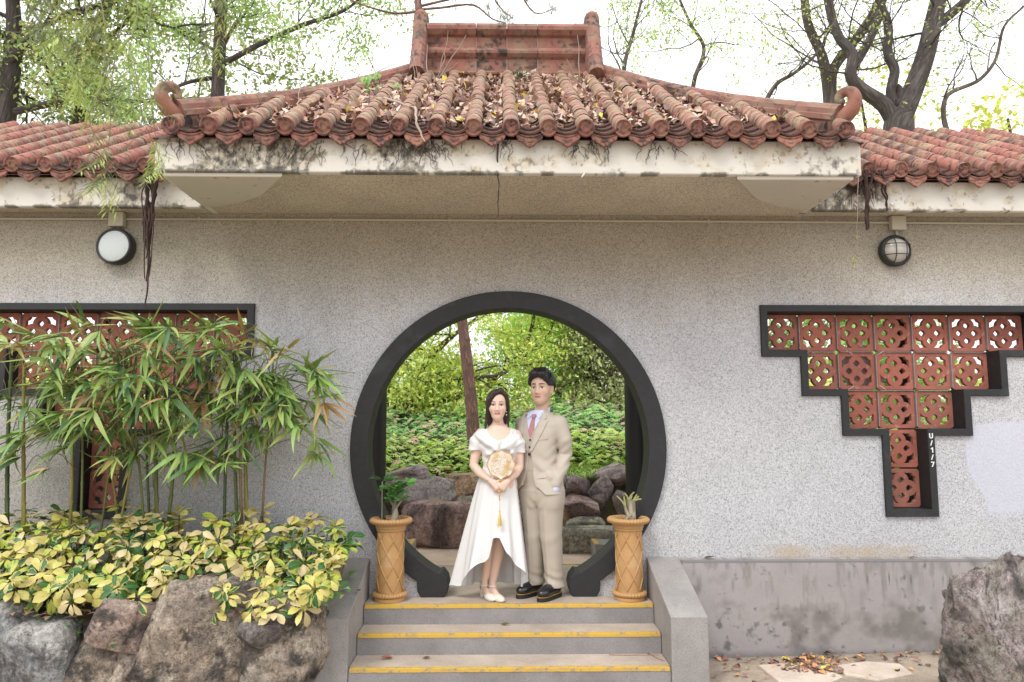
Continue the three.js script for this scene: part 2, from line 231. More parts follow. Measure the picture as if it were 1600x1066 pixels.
const bark = (c, rx = 1.5, ry = 0.8) => mat({ map: rep(T_BARK, rx, ry), color: c, bumpMap: rep(T_BARK, rx, ry), bumpScale: 0.02, roughness: 0.95 });
const M_BARKDARK = bark([0.13, 0.11, 0.105]), M_BARKRED = bark([0.42, 0.25, 0.21], 5, 3), M_BARKGREY = bark([0.2, 0.17, 0.145]), M_TWIG = mat({ color: [0.1, 0.085, 0.075], roughness: 0.9 });
const leafMat = (c = [1, 1, 1], tr = 0.35, o = {}) => pmat({ color: c, roughness: 0.75, specularIntensity: 0.35, transmission: tr, thickness: 0, ...o });
const M_LEAF = leafMat([1, 1, 1], 0.35, { roughness: 0.9 });
const M_YELLOW = mat({ map: rep(tex(256, 256, (u, v) => { const n = pf(u, v, 10, 10, 4, 131); return mix3(mix3([0.58, 0.37, 0.06], [0.4, 0.28, 0.12], smoothstep(n, 0.45, 0.75) * 0.6), [0.25, 0.22, 0.19], smoothstep(pf(u, v, 40, 40, 3, 133) * 0.6 + n * 0.4, 0.6, 0.68) * 0.85); }), 1.6, 1.6), roughness: 0.75 });
// ---- the gatehouse ------------------------------------------------------
const FY = 0.035, GY = 1.222, RO = 1.283, RI = 1.152, WT = 0.2, SOFY = 3.17;
const gate = tag(base('garden_gatehouse'), 'grey speckled garden gatehouse with round moon gate, lattice openings and red tiled roof', 'gatehouse');
const PITCHX = 0.325, PITCHY = 0.3275, WTOP = 2.35, FR = 0.05, HALF = [3.5, 2.5, 1.5, 0.5, 0.5].map((k) => k * PITCHX);
function stepOutline(cx, grow) {   // outline of the stepped lattice opening, grown by the frame width
  const y = (k) => WTOP - k * PITCHY - (k ? grow : -grow), h = (k) => HALF[k] + grow, p = [];
  p.push([-h(0), y(0)], [-h(0), y(1)], [-h(1), y(1)], [-h(1), y(2)], [-h(2), y(2)], [-h(2), y(3)], [-h(3), y(3)], [-h(3), y(5)]);
  return [...p, ...p.slice().reverse().map(([a, b]) => [-a, b])].map(([a, b]) => new THREE.Vector2(a + cx, b));
}
{ // wall with its round and stepped openings
  const s = new THREE.Shape([[WX0 - 3, WY0], [WX1 + 3, WY0], [WX1 + 3, SOFY + 0.02], [WX0 - 3, SOFY + 0.02]].map((p) => new THREE.Vector2(...p)));
  const R = RO - 0.03, a0 = Math.asin((GY - 0.25) / R), hole = []; for (let i = 0; i <= 96; i++) { const a = lerp(-a0, Math.PI + a0, i / 96); hole.push(new THREE.Vector2(R * Math.cos(a), GY + R * Math.sin(a))); }
  for (const [x, y] of [[-0.66, 0.17], [-0.61, 0.08], [-0.61, -0.03], [0.61, -0.03], [0.61, 0.08], [0.66, 0.17]]) hole.push(new THREE.Vector2(x, y));
  s.holes.push(new THREE.Path(hole)); for (const c of [-3.3, 3.3]) s.holes.push(new THREE.Path(stepOutline(c, 0.02)));
  const g = new THREE.ExtrudeGeometry(s, { depth: WT, bevelEnabled: false }); g.translate(0, 0, -WT);
  const P = g.attributes.position, uv = g.attributes.uv; for (let i = 0; i < P.count; i++) uv.setXY(i, (P.getX(i) - WX0) / (WX1 - WX0), (P.getY(i) - WY0) / (WY1 - WY0));
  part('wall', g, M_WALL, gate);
}
{ // moon gate frame: a charcoal ring ending in two rounded feet
  const pts = [], A = (r, a) => new THREE.Vector2(r * Math.cos(a), GY + r * Math.sin(a)), b0 = THREE.MathUtils.degToRad(-57), b1 = THREE.MathUtils.degToRad(237);
  for (let i = 0; i <= 120; i++) pts.push(A(RO, lerp(b0 + 0.02, b1 - 0.02, i / 120)));
  const footL = [[-0.708, 0.2], [-0.726, 0.15], [-0.722, 0.09], [-0.69, FY], [-0.53, FY], [-0.497, 0.075], [-0.487, 0.13], [-0.5, 0.185], [-0.535, 0.228]].map((p) => new THREE.Vector2(...p));
  pts.push(...footL); const c0 = THREE.MathUtils.degToRad(-60.5), c1 = THREE.MathUtils.degToRad(240.5);
  for (let i = 0; i <= 120; i++) pts.push(A(RI, lerp(c1, c0, i / 120)));
  pts.push(...footL.slice().reverse().map((p) => new THREE.Vector2(-p.x, p.y)));
  const g = new THREE.ExtrudeGeometry(new THREE.Shape(pts), { depth: 0.222, bevelEnabled: true, bevelSize: 0.008, bevelThickness: 0.008, bevelSegments: 2 }); g.translate(0, 0, -0.19);
  part('moon_gate_frame', boxUV(g), M_CHAR, gate);
}
// lattice openings
function latticeShape(h) {   // square block pierced round a four-lobed ring
  const k = h * 2, s = new THREE.Shape(), c = 0.014; s.moveTo(-h + c, -h); for (const [x, y] of [[h - c, -h], [h, -h + c], [h, h - c], [h - c, h], [-h + c, h], [-h, h - c], [-h, -h + c]]) s.lineTo(x, y); s.closePath();
  const e = 0.415, d = 0.215, r = 0.203, q = [];
  for (let i = 0; i <= 6; i++) { const a = lerp(0.24, 1.6, i / 6); q.push([d + r * Math.cos(a), r * Math.sin(a)]); }
  for (let i = 0; i <= 6; i++) { const a = lerp(-0.03, 1.33, i / 6); q.push([r * Math.cos(a), d + r * Math.sin(a)]); }
  q.push([0.06, e]); q.push([e - 0.1, e]); for (let i = 1; i < 5; i++) { const a = Math.PI + i / 5 * Math.PI / 2; q.push([e + 0.1 * Math.cos(a), e + 0.1 * Math.sin(a)]); } q.push([e, e - 0.1]); q.push([e, 0.06]);
  for (const [mx, my] of [[1, 1], [-1, 1], [1, -1], [-1, -1]]) s.holes.push(new THREE.Path(q.map(([x, y]) => new THREE.Vector2(x * k * mx, y * k * my))));
  for (const [x, y] of [[d, 0], [-d, 0], [0, d], [0, -d]]) { const hp = []; for (let i = 0; i < 10; i++) { const a = i / 10 * 6.2832, rr = 0.094 * (1 + 0.1 * Math.cos(4 * a)); hp.push(new THREE.Vector2((x + rr * Math.cos(a)) * k, (y + rr * Math.sin(a)) * k)); } s.holes.push(new THREE.Path(hp)); }
  return s;
}
const G_LATT = boxUV(mv(new THREE.ExtrudeGeometry(latticeShape(0.154), { depth: 0.026, bevelEnabled: true, bevelSize: 0.004, bevelThickness: 0.007, bevelSegments: 2, curveSegments: 4 }), 0, 0, -0.03));
const rl = rng(17);
for (const cx of [-3.3, 3.3]) {
  const fr = new THREE.Shape(stepOutline(cx, FR)); fr.holes.push(new THREE.Path(stepOutline(cx, 0)));
  const g = new THREE.ExtrudeGeometry(fr, { depth: 0.215, bevelEnabled: true, bevelSize: 0.004, bevelThickness: 0.004, bevelSegments: 1 }); g.translate(0, 0, -0.19);
  const win = part('lattice_opening', boxUV(g), M_CHAR, gate); win.userData.label = cx > 0 ? 'stepped charcoal lattice opening painted with white characters' : 'stepped charcoal lattice opening behind the bamboo';
  const jm = []; [7, 5, 3, 1, 1].forEach((n, row) => { for (let c = 0; c < n; c++) {
    const x = cx + (c - (n - 1) / 2) * PITCHX, y = WTOP - (row + 0.5) * PITCHY;
    part('lattice_block', G_LATT, M_BRICK[Math.floor(rl() * 3)], win, [x + (rl() - 0.5) * 0.002, y + (rl() - 0.5) * 0.002, -0.135 + (rl() - 0.5) * 0.004], [0, 0, Math.floor(rl() * 4) * Math.PI / 2]);
    if (c) jm.push(mv(new THREE.BoxGeometry(0.006, PITCHY * 0.86, 0.05), x - PITCHX / 2, y, -0.14)); if (row && n > 1) jm.push(mv(new THREE.BoxGeometry(PITCHX * 0.86, 0.006, 0.05), x, y + PITCHY / 2, -0.14));
  } });
  part('mortar', mg(jm), M_CON, win);
  if (cx > 0) { // stencilled code down the frame of the stem
    const font = await new FontLoader().loadAsync('fonts/droid/droid_sans_bold.typeface.json'); const W = mat({ color: [0.75, 0.76, 0.78] }), L = [];
    [...'U/1/7'].forEach((ch, i) => { const t = new TextGeometry(ch, { font, size: 0.042, depth: 0.002, curveSegments: 5 }); t.computeBoundingBox(); const b = t.boundingBox; L.push(mv(t, cx + HALF[3] + 0.022 - (b.min.x + b.max.x) / 2, 1.293 - i * 0.058, 0.0292)); });
    part('stencilled_code', mg(L), W, win);
  }
}
// plinth on both sides, proud of the wall
for (const s of [-1, 1]) {
  const g = mv(new RoundedBoxGeometry(6.3, 0.8, 0.13, 1, 0.008), s * (1.375 + 3.15), -0.065, 0.064), P = g.attributes.position, u = g.attributes.uv; for (let i = 0; i < P.count; i++) u.setXY(i, (Math.abs(P.getX(i)) - 1.37) / 4, (P.getY(i) + P.getZ(i) * 0.5 - 0.03 + 0.47) / 0.82);
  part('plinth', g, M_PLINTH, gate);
}
// black columns of the porch behind, floor slab under it
for (const [x, z] of [[-1.4, -1.7], [1.385, -1.7]]) part('column', boxUV(mv(new THREE.CylinderGeometry(0.135, 0.14, SOFY - FY, 24), x, (SOFY + FY) / 2, z)), M_BLACK, gate);
for (const x of [-4.25, 4.25]) part('column', boxUV(mv(new THREE.CylinderGeometry(0.085, 0.09, SOFY - FY, 16), x, (SOFY + FY) / 2, -1.7)), M_BLACK, gate);
// soffits and eave bands
const EX = 2.47, EZ = 1.06;
part('soffit', mg([box(2 * EX - 0.01, 0.05, EZ - 0.05, 0, SOFY + 0.03, (EZ - 0.05) / 2 + 0.0), box(15.6, 0.05, 1.85, 0, SOFY + 0.035, -WT - 0.93), box(5.4, 0.05, 0.17, -5.2, SOFY + 0.03, 0.086), box(5.4, 0.05, 0.17, 5.2, SOFY + 0.03, 0.086)]), M_SOFFIT, gate);
for (const s of [-1, 1]) { // cream painted corners of the soffit
  const sh = new THREE.Shape([[2.44, 1.035], [1.62, 1.035], [1.9, 0.6], [2.12, 0.42], [2.44, 0.27]].map(([x, z]) => new THREE.Vector2(s * x, -z)));
  const g = new THREE.ExtrudeGeometry(sh, { depth: 0.02, bevelEnabled: true, bevelSize: 0.006, bevelThickness: 0.006, bevelSegments: 1 }); g.rotateX(-Math.PI / 2); part('painted_soffit_corner', boxUV(mv(g, 0, SOFY - 0.022, 0)), M_CREAM, gate);
}
function band(w, h, d, x, y, z, m, flip) { const g = mv(new RoundedBoxGeometry(w, h, d, 2, 0.012), x, y, z), P = g.attributes.position, u = g.attributes.uv; for (let i = 0; i < P.count; i++) u.setXY(i, flip ? (P.getZ(i) + 1) / 5 : (P.getX(i) - x + w / 2) / 5, clamp((P.getY(i) - y + h / 2) / h, 0.01, 0.99)); return part('eave_band', g, m, gate); }
band(2 * EX + 0.06, 0.255, 0.06, 0, SOFY + 0.1275, EZ - 0.03, M_FASCIA);
for (const s of [-1, 1]) { band(0.06, 0.245, 3.1, s * EX, SOFY + 0.125, EZ - 0.06 - 1.55, s < 0 ? M_FASCIAL : M_FASCIAR, true); band(5.3, 0.25, 0.06, s * (EX + 0.032 + 2.65), SOFY + 0.11, 0.21, s < 0 ? M_FASCIAL : M_FASCIAR); }
// flakes of lifted paint along the bands
{ const r = rng(5), L = []; for (let i = 0; i < 30; i++) { const s = i % 3, x = s === 0 ? lerp(-2.4, 2.4, r()) : s === 1 ? lerp(-4.3, -2.6, r()) : lerp(2.7, 4.5, r()), y = lerp(3.19, 3.3, r()), z = s ? 0.243 : EZ + 0.003; const b = blade(0.015 + 0.03 * r(), 0.02 + 0.03 * r(), { droop: -0.8 - r(), seg: 3, fold: 0.2 }); b.applyQuaternion(new THREE.Quaternion().setFromEuler(new THREE.Euler(1.5 + r() * 0.25, 0.3 * (r() - 0.5), r() * 6))); L.push(mv(b, x, y, z)); } const f = part('paint_flakes', mg(L), mat({ color: [0.62, 0.6, 0.56] }), gate); f.userData.kind = 'stuff'; }

// ---- tiled roofs --------------------------------------------------------
const MA = Math.atan2(1.36, 2.0), SA = Math.atan2(1.09, 1.9), ROLL = 0.262, RR = 0.06;
const rt = rng(31), pick = (a) => a[Math.floor(rt() * a.length)];
const G_ROLL = [0.205, 0.225].map((L) => new THREE.CylinderGeometry(RR * 0.975, RR * 1.012, L, 14, 1, true));
const G_END = (() => { const g = new THREE.LatheGeometry([[0, 0.004], [0.02, 0.004], [0.026, 0.012], [0.034, 0.005], [0.05, 0.004], [0.055, 0.013], [0.064, 0.012], [0.066, -0.012]].map((p) => new THREE.Vector2(...p)), 20); g.rotateX(Math.PI / 2); return boxUV(g); })();
const G_DRIP = (() => { const s = new THREE.Shape(); s.moveTo(-0.098, 0.012); s.quadraticCurveTo(0, -0.052, 0.098, 0.012); s.quadraticCurveTo(0.102, -0.04, 0.078, -0.062); s.quadraticCurveTo(0.045, -0.075, 0.03, -0.1); s.lineTo(0, -0.118); s.lineTo(-0.03, -0.1); s.quadraticCurveTo(-0.045, -0.075, -0.078, -0.062); s.quadraticCurveTo(-0.102, -0.04, -0.098, 0.012); const g = new THREE.ExtrudeGeometry(s, { depth: 0.014, bevelEnabled: true, bevelSize: 0.004, bevelThickness: 0.004, bevelSegments: 1, curveSegments: 6 });
  const rim = tube(curve([V(-0.092, -0.002, 0.018), V(-0.05, -0.026, 0.02), V(0, -0.036, 0.02), V(0.05, -0.026, 0.02), V(0.092, -0.002, 0.018)], 8), 0.006, 5), boss = mv(new THREE.SphereGeometry(0.016, 8, 5).scale(1.4, 1, 0.4), 0, -0.068, 0.018); return boxUV(mg([g, rim, boss])); })();
const G_PAN = (() => { const s = new THREE.Shape(), a = 0.78, R = 0.14; for (let i = 0; i <= 6; i++) { const t = lerp(-a, a, i / 6); s[i ? 'lineTo' : 'moveTo'](R * Math.sin(t), R - R * Math.cos(t)); } for (let i = 6; i >= 0; i--) { const t = lerp(-a, a, i / 6); s.lineTo((R - 0.013) * Math.sin(t), R - (R - 0.013) * Math.cos(t)); } const g = new THREE.ExtrudeGeometry(s, { depth: 0.23, bevelEnabled: false }); return boxUV(g); })();
function roofSide(roof, ang, z0, y0, xs, zTop, zTopOf, segL, mats, pans, turn = 0, off = null) {
  const dz = Math.cos(ang), dy = Math.sin(ang), put = (name, geo, m, x, s, lift, rx) => { const p = V(x, y0 + s * dy + lift * dz, z0 - s * dz + lift * dy); if (off) { p.applyAxisAngle(V(0, 1, 0), turn).add(off); } const o = part(name, geo, m, roof, [p.x, p.y, p.z], [rx, 0, 0]); if (turn) { o.rotation.order = 'YXZ'; o.rotation.y = turn; } return o; };
  for (const x of xs) {
    const top = zTopOf ? zTopOf(x) : zTop, L = (z0 - top) / dz, n = Math.max(1, Math.round(L / segL)); let k0 = rt();
    for (let k = 0; k < n; k++) { const l = L / n, o = put('roof_tile', G_ROLL[segL < 0.21 ? 0 : 1], pick(mats), x + (rt() - 0.5) * 0.006, (k + 0.5) * l, (rt() - 0.5) * 0.005, ang - Math.PI / 2 + (rt() - 0.5) * 0.03); o.scale.set(1, l / (segL < 0.21 ? 0.205 : 0.225) * 1.01, 1); }
    const e = put('tile_end', G_END, pick(M_CLAYFACE), x, -0.004, 0, ang * 0.35); e.rotation.z = rt() * 6; e.scale.setScalar(0.96 + 0.05 * rt());
  }
  for (let i = 0; i + 1 < xs.length; i++) {
    const x = (xs[i] + xs[i + 1]) / 2; if (Math.abs(xs[i + 1] - xs[i]) > ROLL * 1.3) continue;
    const d = put('drip_tile', G_DRIP, pick(M_CLAYFACE), x, 0.0, -0.046, -0.1 + (rt() - 0.5) * 0.16); d.rotation.z += (rt() - 0.5) * 0.08; d.scale.set(0.93, 0.8 + 0.08 * rt(), 1);
    for (let k = 0; k < pans; k++) { const o = put('pan_tile', G_PAN, M_DARKCLAY, x, 0.2 + k * 0.12, -0.085 + 0.012, ang - 0.13); if (turn) o.rotation.y = turn; }
  }
}
const HIPX = 0.88, hipZ = (x) => Math.abs(x) < HIPX ? -0.9 : lerp(-0.9, 1.0, (Math.abs(x) - HIPX) / (2.42 - HIPX));
const YE = 3.475, ZE = 1.14;
const tri = (list) => { const g = new THREE.BufferGeometry(); g.setAttribute('position', new THREE.Float32BufferAttribute(list.flat(), 3)); g.computeVertexNormals(); return boxUV(g); };
const quad = (a, b, c, d) => [a, b, c, a, c, d];
{
  const y0 = YE - 0.085, y1 = y0 + 1.37, deck = tri([...quad([-2.5, y0, 1.12], [2.5, y0, 1.12], [HIPX, y1, -0.9], [-HIPX, y1, -0.9]), ...quad([2.5, y0, 1.12], [2.5, y0, -2.2], [HIPX, y1, -0.9], [HIPX, y1, -0.9]).slice(0, 3), ...quad([-2.5, y0, -2.2], [-2.5, y0, 1.12], [-HIPX, y1, -0.9], [-HIPX, y1, -0.9]).slice(0, 3), ...quad([2.5, y0, -2.2], [-2.5, y0, -2.2], [-HIPX, y1, -0.9], [HIPX, y1, -0.9])]);
  const roof = part('main_roof', deck, M_DARKCLAY, gate), xs = []; for (let k = -9; k <= 9; k++) xs.push(k * ROLL - 0.0);
  roofSide(roof, MA, ZE, YE, xs, -0.9, (x) => Math.min(hipZ(x) + 0.06, 1.0), 0.205, M_ROLL, 5);
  // the sides of the main roof, seen only at the eave
  for (const s of [-1, 1]) roofSide(roof, MA, 0, YE, [-0.24, 0.02, 0.28], -0.3, null, 0.205, M_ROLLS, 1, s * Math.PI / 2, V(s * 2.5, 0, 0.28));
  // hip ridges with scrolled ends
  const hipProf = [[-0.085, -0.12], [-0.085, 0.03], [-0.1, 0.04], [-0.1, 0.075], [-0.082, 0.085], [-0.082, 0.12], [-0.062, 0.15], [-0.03, 0.168], [0.03, 0.168], [0.062, 0.15], [0.082, 0.12], [0.082, 0.085], [0.1, 0.075], [0.1, 0.04], [0.085, 0.03], [0.085, -0.12]];
  const sweep = (A, B, prof, up = V(0, 1, 0)) => { const d = B.clone().sub(A), len = d.length(), s = new THREE.Shape(prof.map((p) => new THREE.Vector2(...p))), g = new THREE.ExtrudeGeometry(s, { depth: len, bevelEnabled: false }); g.applyMatrix4(new THREE.Matrix4().compose(A, aim(d, up), V(1, 1, 1))); return boxUV(g); };
  for (const s of [-1, 1]) {
    const A = V(s * 0.84, 4.83, -0.92), B = V(s * 2.36, 3.49, 1.0), pt = (t) => A.clone().lerp(B, t).add(V(0, -0.13 * Math.sin(Math.PI * t) * 0.5 + 0.05 * t * t, 0)), n = 8;
    for (let i = 0; i < n; i++) part('hip_ridge_tile', sweep(pt(i / n), pt((i + 0.985) / n), hipProf), pick(M_RIDGE), roof);
    // scroll
    const d = V(B.x - A.x, 0, B.z - A.z).normalize(), c = pt(1).add(V(0, 0.07, 0)), p2 = [[-0.22, -0.01, 0.075], [-0.08, -0.025, 0.075], [0.04, -0.005, 0.072], [0.12, 0.05, 0.068], [0.15, 0.13, 0.06], [0.12, 0.195, 0.052], [0.06, 0.215, 0.046], [0.015, 0.185, 0.042], [0.015, 0.145, 0.038], [0.05, 0.13, 0.03]];
    const path = p2.map(([a, b]) => c.clone().addScaledVector(d, a * 0.84 + 0.02).add(V(0, b * 0.84, 0))), cv = curve(path, 40), rad = cv.map((_, i) => { const t = i / 40 * (p2.length - 1), k = Math.min(p2.length - 2, Math.floor(t)); return 0.78 * lerp(p2[k][2], p2[k + 1][2], t - k); });
    part('hip_scroll', tube(cv, rad, 12), M_ROLL[s > 0 ? 1 : 0], roof); part('hip_end', box(0.16, 0.2, 0.16, pt(0.99).x + s * 0.0, pt(0.99).y - 0.06, pt(0.99).z, 0.03), M_DARKCLAY, roof);
  }
  // built-up main ridge in four sections, between two steep rolls
  const yb = 4.72, prof = [[0.06, 0], [0.06, 0.12], [0.085, 0.13], [0.09, 0.145], [0.085, 0.16], [0.05, 0.165], [0.05, 0.3], [0.075, 0.315], [0.1, 0.34], [0.105, 0.365], [0.095, 0.39], [0.07, 0.41], [0.05, 0.415], [0.05, 0.53], [0.085, 0.54], [0.125, 0.575], [0.13, 0.61], [0.11, 0.645], [0.06, 0.668], [-0.06, 0.668], [-0.12, 0.62], [-0.05, 0.53], [-0.06, 0]];
  [[-0.8, -0.318], [-0.312, -0.012], [-0.006, 0.294], [0.3, 0.8]].forEach(([a, b], i) => { const g = new THREE.ExtrudeGeometry(new THREE.Shape(prof.map(([z, y]) => new THREE.Vector2(z, y))), { depth: b - a, bevelEnabled: false }); g.rotateY(Math.PI / 2); g.translate(0, 0, 0); const q = g; q.applyMatrix4(new THREE.Matrix4().makeScale(1, 1, -1)); q.index ? 0 : 0; part('main_ridge_block', boxUV(flip(q).translate(a, yb, -0.94)), M_RIDGE[i % 3], roof); });
  part('mortar', mg([-0.315, -0.009, 0.297].map((x) => box(0.014, 0.62, 0.12, x, yb + 0.32, -0.955, 0.004))), mat({ color: [0.5, 0.44, 0.4] }), roof);
  const cap = [[-0.075, -0.1], [-0.075, 0.05], [-0.062, 0.085], [-0.035, 0.11], [0, 0.12], [0.035, 0.11], [0.062, 0.085], [0.075, 0.05], [0.075, -0.1]];
  for (const s of [-1, 1]) { const p = [[-0.96, 5.5], [-0.9, 5.32], [-0.83, 5.13], [-0.74, 4.93], [-0.64, 4.74]].map(([z, y]) => V(s * 0.858 - 0.012, y - 0.03, z)); for (let i = 0; i < 4; i++) part('ridge_end_roll', sweep(p[i], p[i].clone().lerp(p[i + 1], 0.985), cap, V(0, 0.35, 1)), M_RIDGE[(i + 1) % 3], roof); part('ridge_end_roll', mv(new THREE.SphereGeometry(0.085, 14, 10).scale(0.88, 0.9, 1), p[0].x, p[0].y - 0.005, p[0].z + 0.045), M_RIDGE[0], roof); }
}
function flip(g) { const q = g.index ? g.toNonIndexed() : g, P = q.attributes.position; for (let i = 0; i < P.count; i += 3) for (let k = 0; k < 3; k++) { const a = P.array[(i + 1) * 3 + k]; P.array[(i + 1) * 3 + k] = P.array[(i + 2) * 3 + k]; P.array[(i + 2) * 3 + k] = a; } q.computeVertexNormals(); return q; }
for (const s of [-1, 1]) {
  const y0 = YE - 0.085, x0 = s * 2.45, x1 = s * 7.8, roof = part('side_roof', tri([...quad([x0, y0, 0.33], [x1, y0, 0.33], [x1, y0 + 1.12, -1.62], [x0, y0 + 1.12, -1.62]), ...quad([x0, y0 + 1.12, -1.62], [x1, y0 + 1.12, -1.62], [x1, y0, -2.2], [x0, y0, -2.2])]), M_DARKCLAY, gate), xs = [];
  for (let k = 0; k < 11; k++) xs.push(s * (2.665 + k * ROLL)); roofSide(roof, SA, 0.33, YE, xs, -1.6, null, 0.225, M_ROLLS, 2);
  part('side_ridge', mv(new THREE.CylinderGeometry(0.09, 0.09, 5.3, 12).rotateZ(Math.PI / 2), s * 5.1, y0 + 1.04, -1.66), M_RIDGE[1], roof);
}
// ---- steps, floor, ground ------------------------------------------------
{
  const st = tag(base('entrance_steps'), 'grey concrete entrance steps with yellow painted nosings between sloped cheek walls', 'steps');
  const W = 2.225, T = [[FY, 0.27, 0.31], [-0.111, 0.52, 0.28], [-0.259, 0.81, 0.32]];
  T.forEach(([y, z, d], i) => {
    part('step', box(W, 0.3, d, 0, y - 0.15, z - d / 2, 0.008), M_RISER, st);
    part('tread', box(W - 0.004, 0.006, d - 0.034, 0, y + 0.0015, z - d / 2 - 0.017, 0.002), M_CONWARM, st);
    part('yellow_nosing', mg([box(W - 0.02, 0.006, 0.034, 0, y + 0.0022, z - 0.0165, 0.002), box(W - 0.02, 0.026, 0.006, 0, y - 0.0105, z + 0.0008, 0.002)]), M_YELLOW, st);
  });
  for (const s of [-1, 1]) {
    const sh = new THREE.Shape([[0.012, -0.48], [0.815, -0.48], [0.815, 0.072], [0.012, 0.333]].map((p) => new THREE.Vector2(...p))), g = new THREE.ExtrudeGeometry(sh, { depth: 0.246, bevelEnabled: true, bevelSize: 0.008, bevelThickness: 0.008, bevelSegments: 2 });
    g.rotateY(-Math.PI / 2); g.translate(s > 0 ? 1.368 : -1.122, 0, 0); part('cheek_wall', boxUV(g), M_CON, st);
  }
}
const groundY = (x, z) => {
  if (z > -2.9) return z > 0.1 ? -0.415 + 0.024 * clamp(x - 1.4, 0, 4) : -0.5;
  const t = smoothstep(-z, 2.9, 3.5), hill = 0.62 * t + 0.05 * smoothstep(-z, 3.4, 7) + 0.035 * Math.max(0, -z - 9); return lerp(-0.5, hill, t) + 0.05 * fbm(x * 0.7, 0, z * 0.7, 3) * t;
};
{ // one sheet, fine near the house and coarse to the horizon
  const ax = (f) => { const a = []; for (let i = -60; i <= 60; i++) { const t = i / 60; a.push(f(t)); } return a; }, xs = ax((t) => Math.sign(t) * (6 * Math.abs(t) + 144 * Math.abs(t) ** 4)), zs = ax((t) => -1 + Math.sign(t) * (7 * Math.abs(t) + 143 * Math.abs(t) ** 4)), P = [], U = [], I = [];
  zs.forEach((z, j) => xs.forEach((x, i) => { P.push(x, groundY(x, z), z); U.push(x, z); if (i && j) { const a = j * 121 + i; I.push(a - 122, a - 1, a - 121, a - 121, a - 1, a); } }));
  const g = new THREE.BufferGeometry(); g.setAttribute('position', new THREE.Float32BufferAttribute(P, 3)); g.setAttribute('uv', new THREE.Float32BufferAttribute(U, 2)); g.setIndex(I); g.computeVertexNormals();
  const t = tex(1024, 1024, (u, v, i, j) => { const n = pf(u, v, 8, 8, 5, 141), f = pf(u, v, 50, 50, 3, 145), a = hsh(i, j, 14), b = hsh(i >> 1, j >> 1, 17); let L = 0.33 + 0.2 * (n - 0.5) + 0.12 * (f - 0.5) + 0.14 * (a - 0.5) + (b > 0.92 ? 0.1 : 0) - (b < 0.06 ? 0.1 : 0); return mix3([L * 1.22, L, L * 0.78], [0.12, 0.1, 0.075], smoothstep(n, 0.55, 0.75) * 0.4); });
  tag(single('ground', g, mat({ map: rep(t, 0.5, 0.5), roughness: 1, bumpMap: rep(T_CONB, 2, 2), bumpScale: 0.006 })), 'sandy brown earth with grit around the gatehouse', 'ground', null, 'structure');
  tag(single('porch_floor', mg([box(14, 0.3, 1.12, 0, FY - 0.15, -0.762, 0.004), box(2.2, 0.3, 0.16, 0, FY - 0.15, -0.121, 0.002)]), M_CONWARM), 'smooth concrete floor under the round gate', 'floor', null, 'structure');
  const pth = tag(single('courtyard_path', mg([box(14, 0.3, 2.6, 0, FY - 0.156, -2.66, 0.004)]), M_PATH), 'pale pinkish paved path behind the gate', 'path', null, 'structure');
  tag(single('floor_marking', mg([box(2.2, 0.004, 0.04, 0.6, FY + 0.004, -1.32, 0.001)]), M_YELLOW), 'faded yellow line painted across the floor behind the gate', 'floor marking', null, 'structure');
  const slab = (pts, y) => { const s = new THREE.Shape(pts.map(([x, z]) => new THREE.Vector2(x, -z))), q = new THREE.ExtrudeGeometry(s, { depth: 0.02, bevelEnabled: true, bevelSize: 0.008, bevelThickness: 0.006, bevelSegments: 1 }); q.rotateX(-Math.PI / 2); return boxUV(mv(q, 0, y, 0)); };
  const M_SLAB = mat({ map: rep(T_CON, 0.7, 0.7), color: [2.1, 1.85, 1.6], roughness: 0.95 });
  tag(single('stepping_stone', slab([[1.88, 0.37], [2.12, 0.32], [2.3, 0.4], [2.38, 0.62], [2.15, 0.8], [1.9, 0.7]], -0.41), M_SLAB), 'pale flat stepping stone in the sand nearer the steps', 'paving stone');
  tag(single('stepping_stone', slab([[2.45, 0.42], [2.7, 0.34], [2.92, 0.4], [2.9, 0.6], [2.6, 0.72], [2.42, 0.6]], -0.398), M_SLAB), 'pale flat stepping stone in the sand nearer the big lichen rock', 'paving stone');
}
// low kerb blocks with yellow edges behind the gate
for (const [x, z, n, where] of [[-0.965, -1.78, 1, 'left'], [0.9, -1.78, 2, 'right']]) {
  const k = tag(base('kerb_steps', [x, FY, z]), n > 1 ? 'low concrete kerb steps with yellow edges in front of the grey rock' : 'low concrete kerb step with yellow edge by the reddish rock slab', 'steps');
  for (let i = 0; i < n; i++) { const s = Math.sign(x), w = 1.2; part('step', box(w, 0.15 * (i + 1), 0.4, s * (w / 2 + i * 0.24), 0.075 * (i + 1), 0), M_CON, k); part('yellow_nosing', box(0.05, 0.008, 0.38, s * (0.028 + i * 0.24), 0.15 * (i + 1) + 0.001, 0, 0.002), M_YELLOW, k); }
}
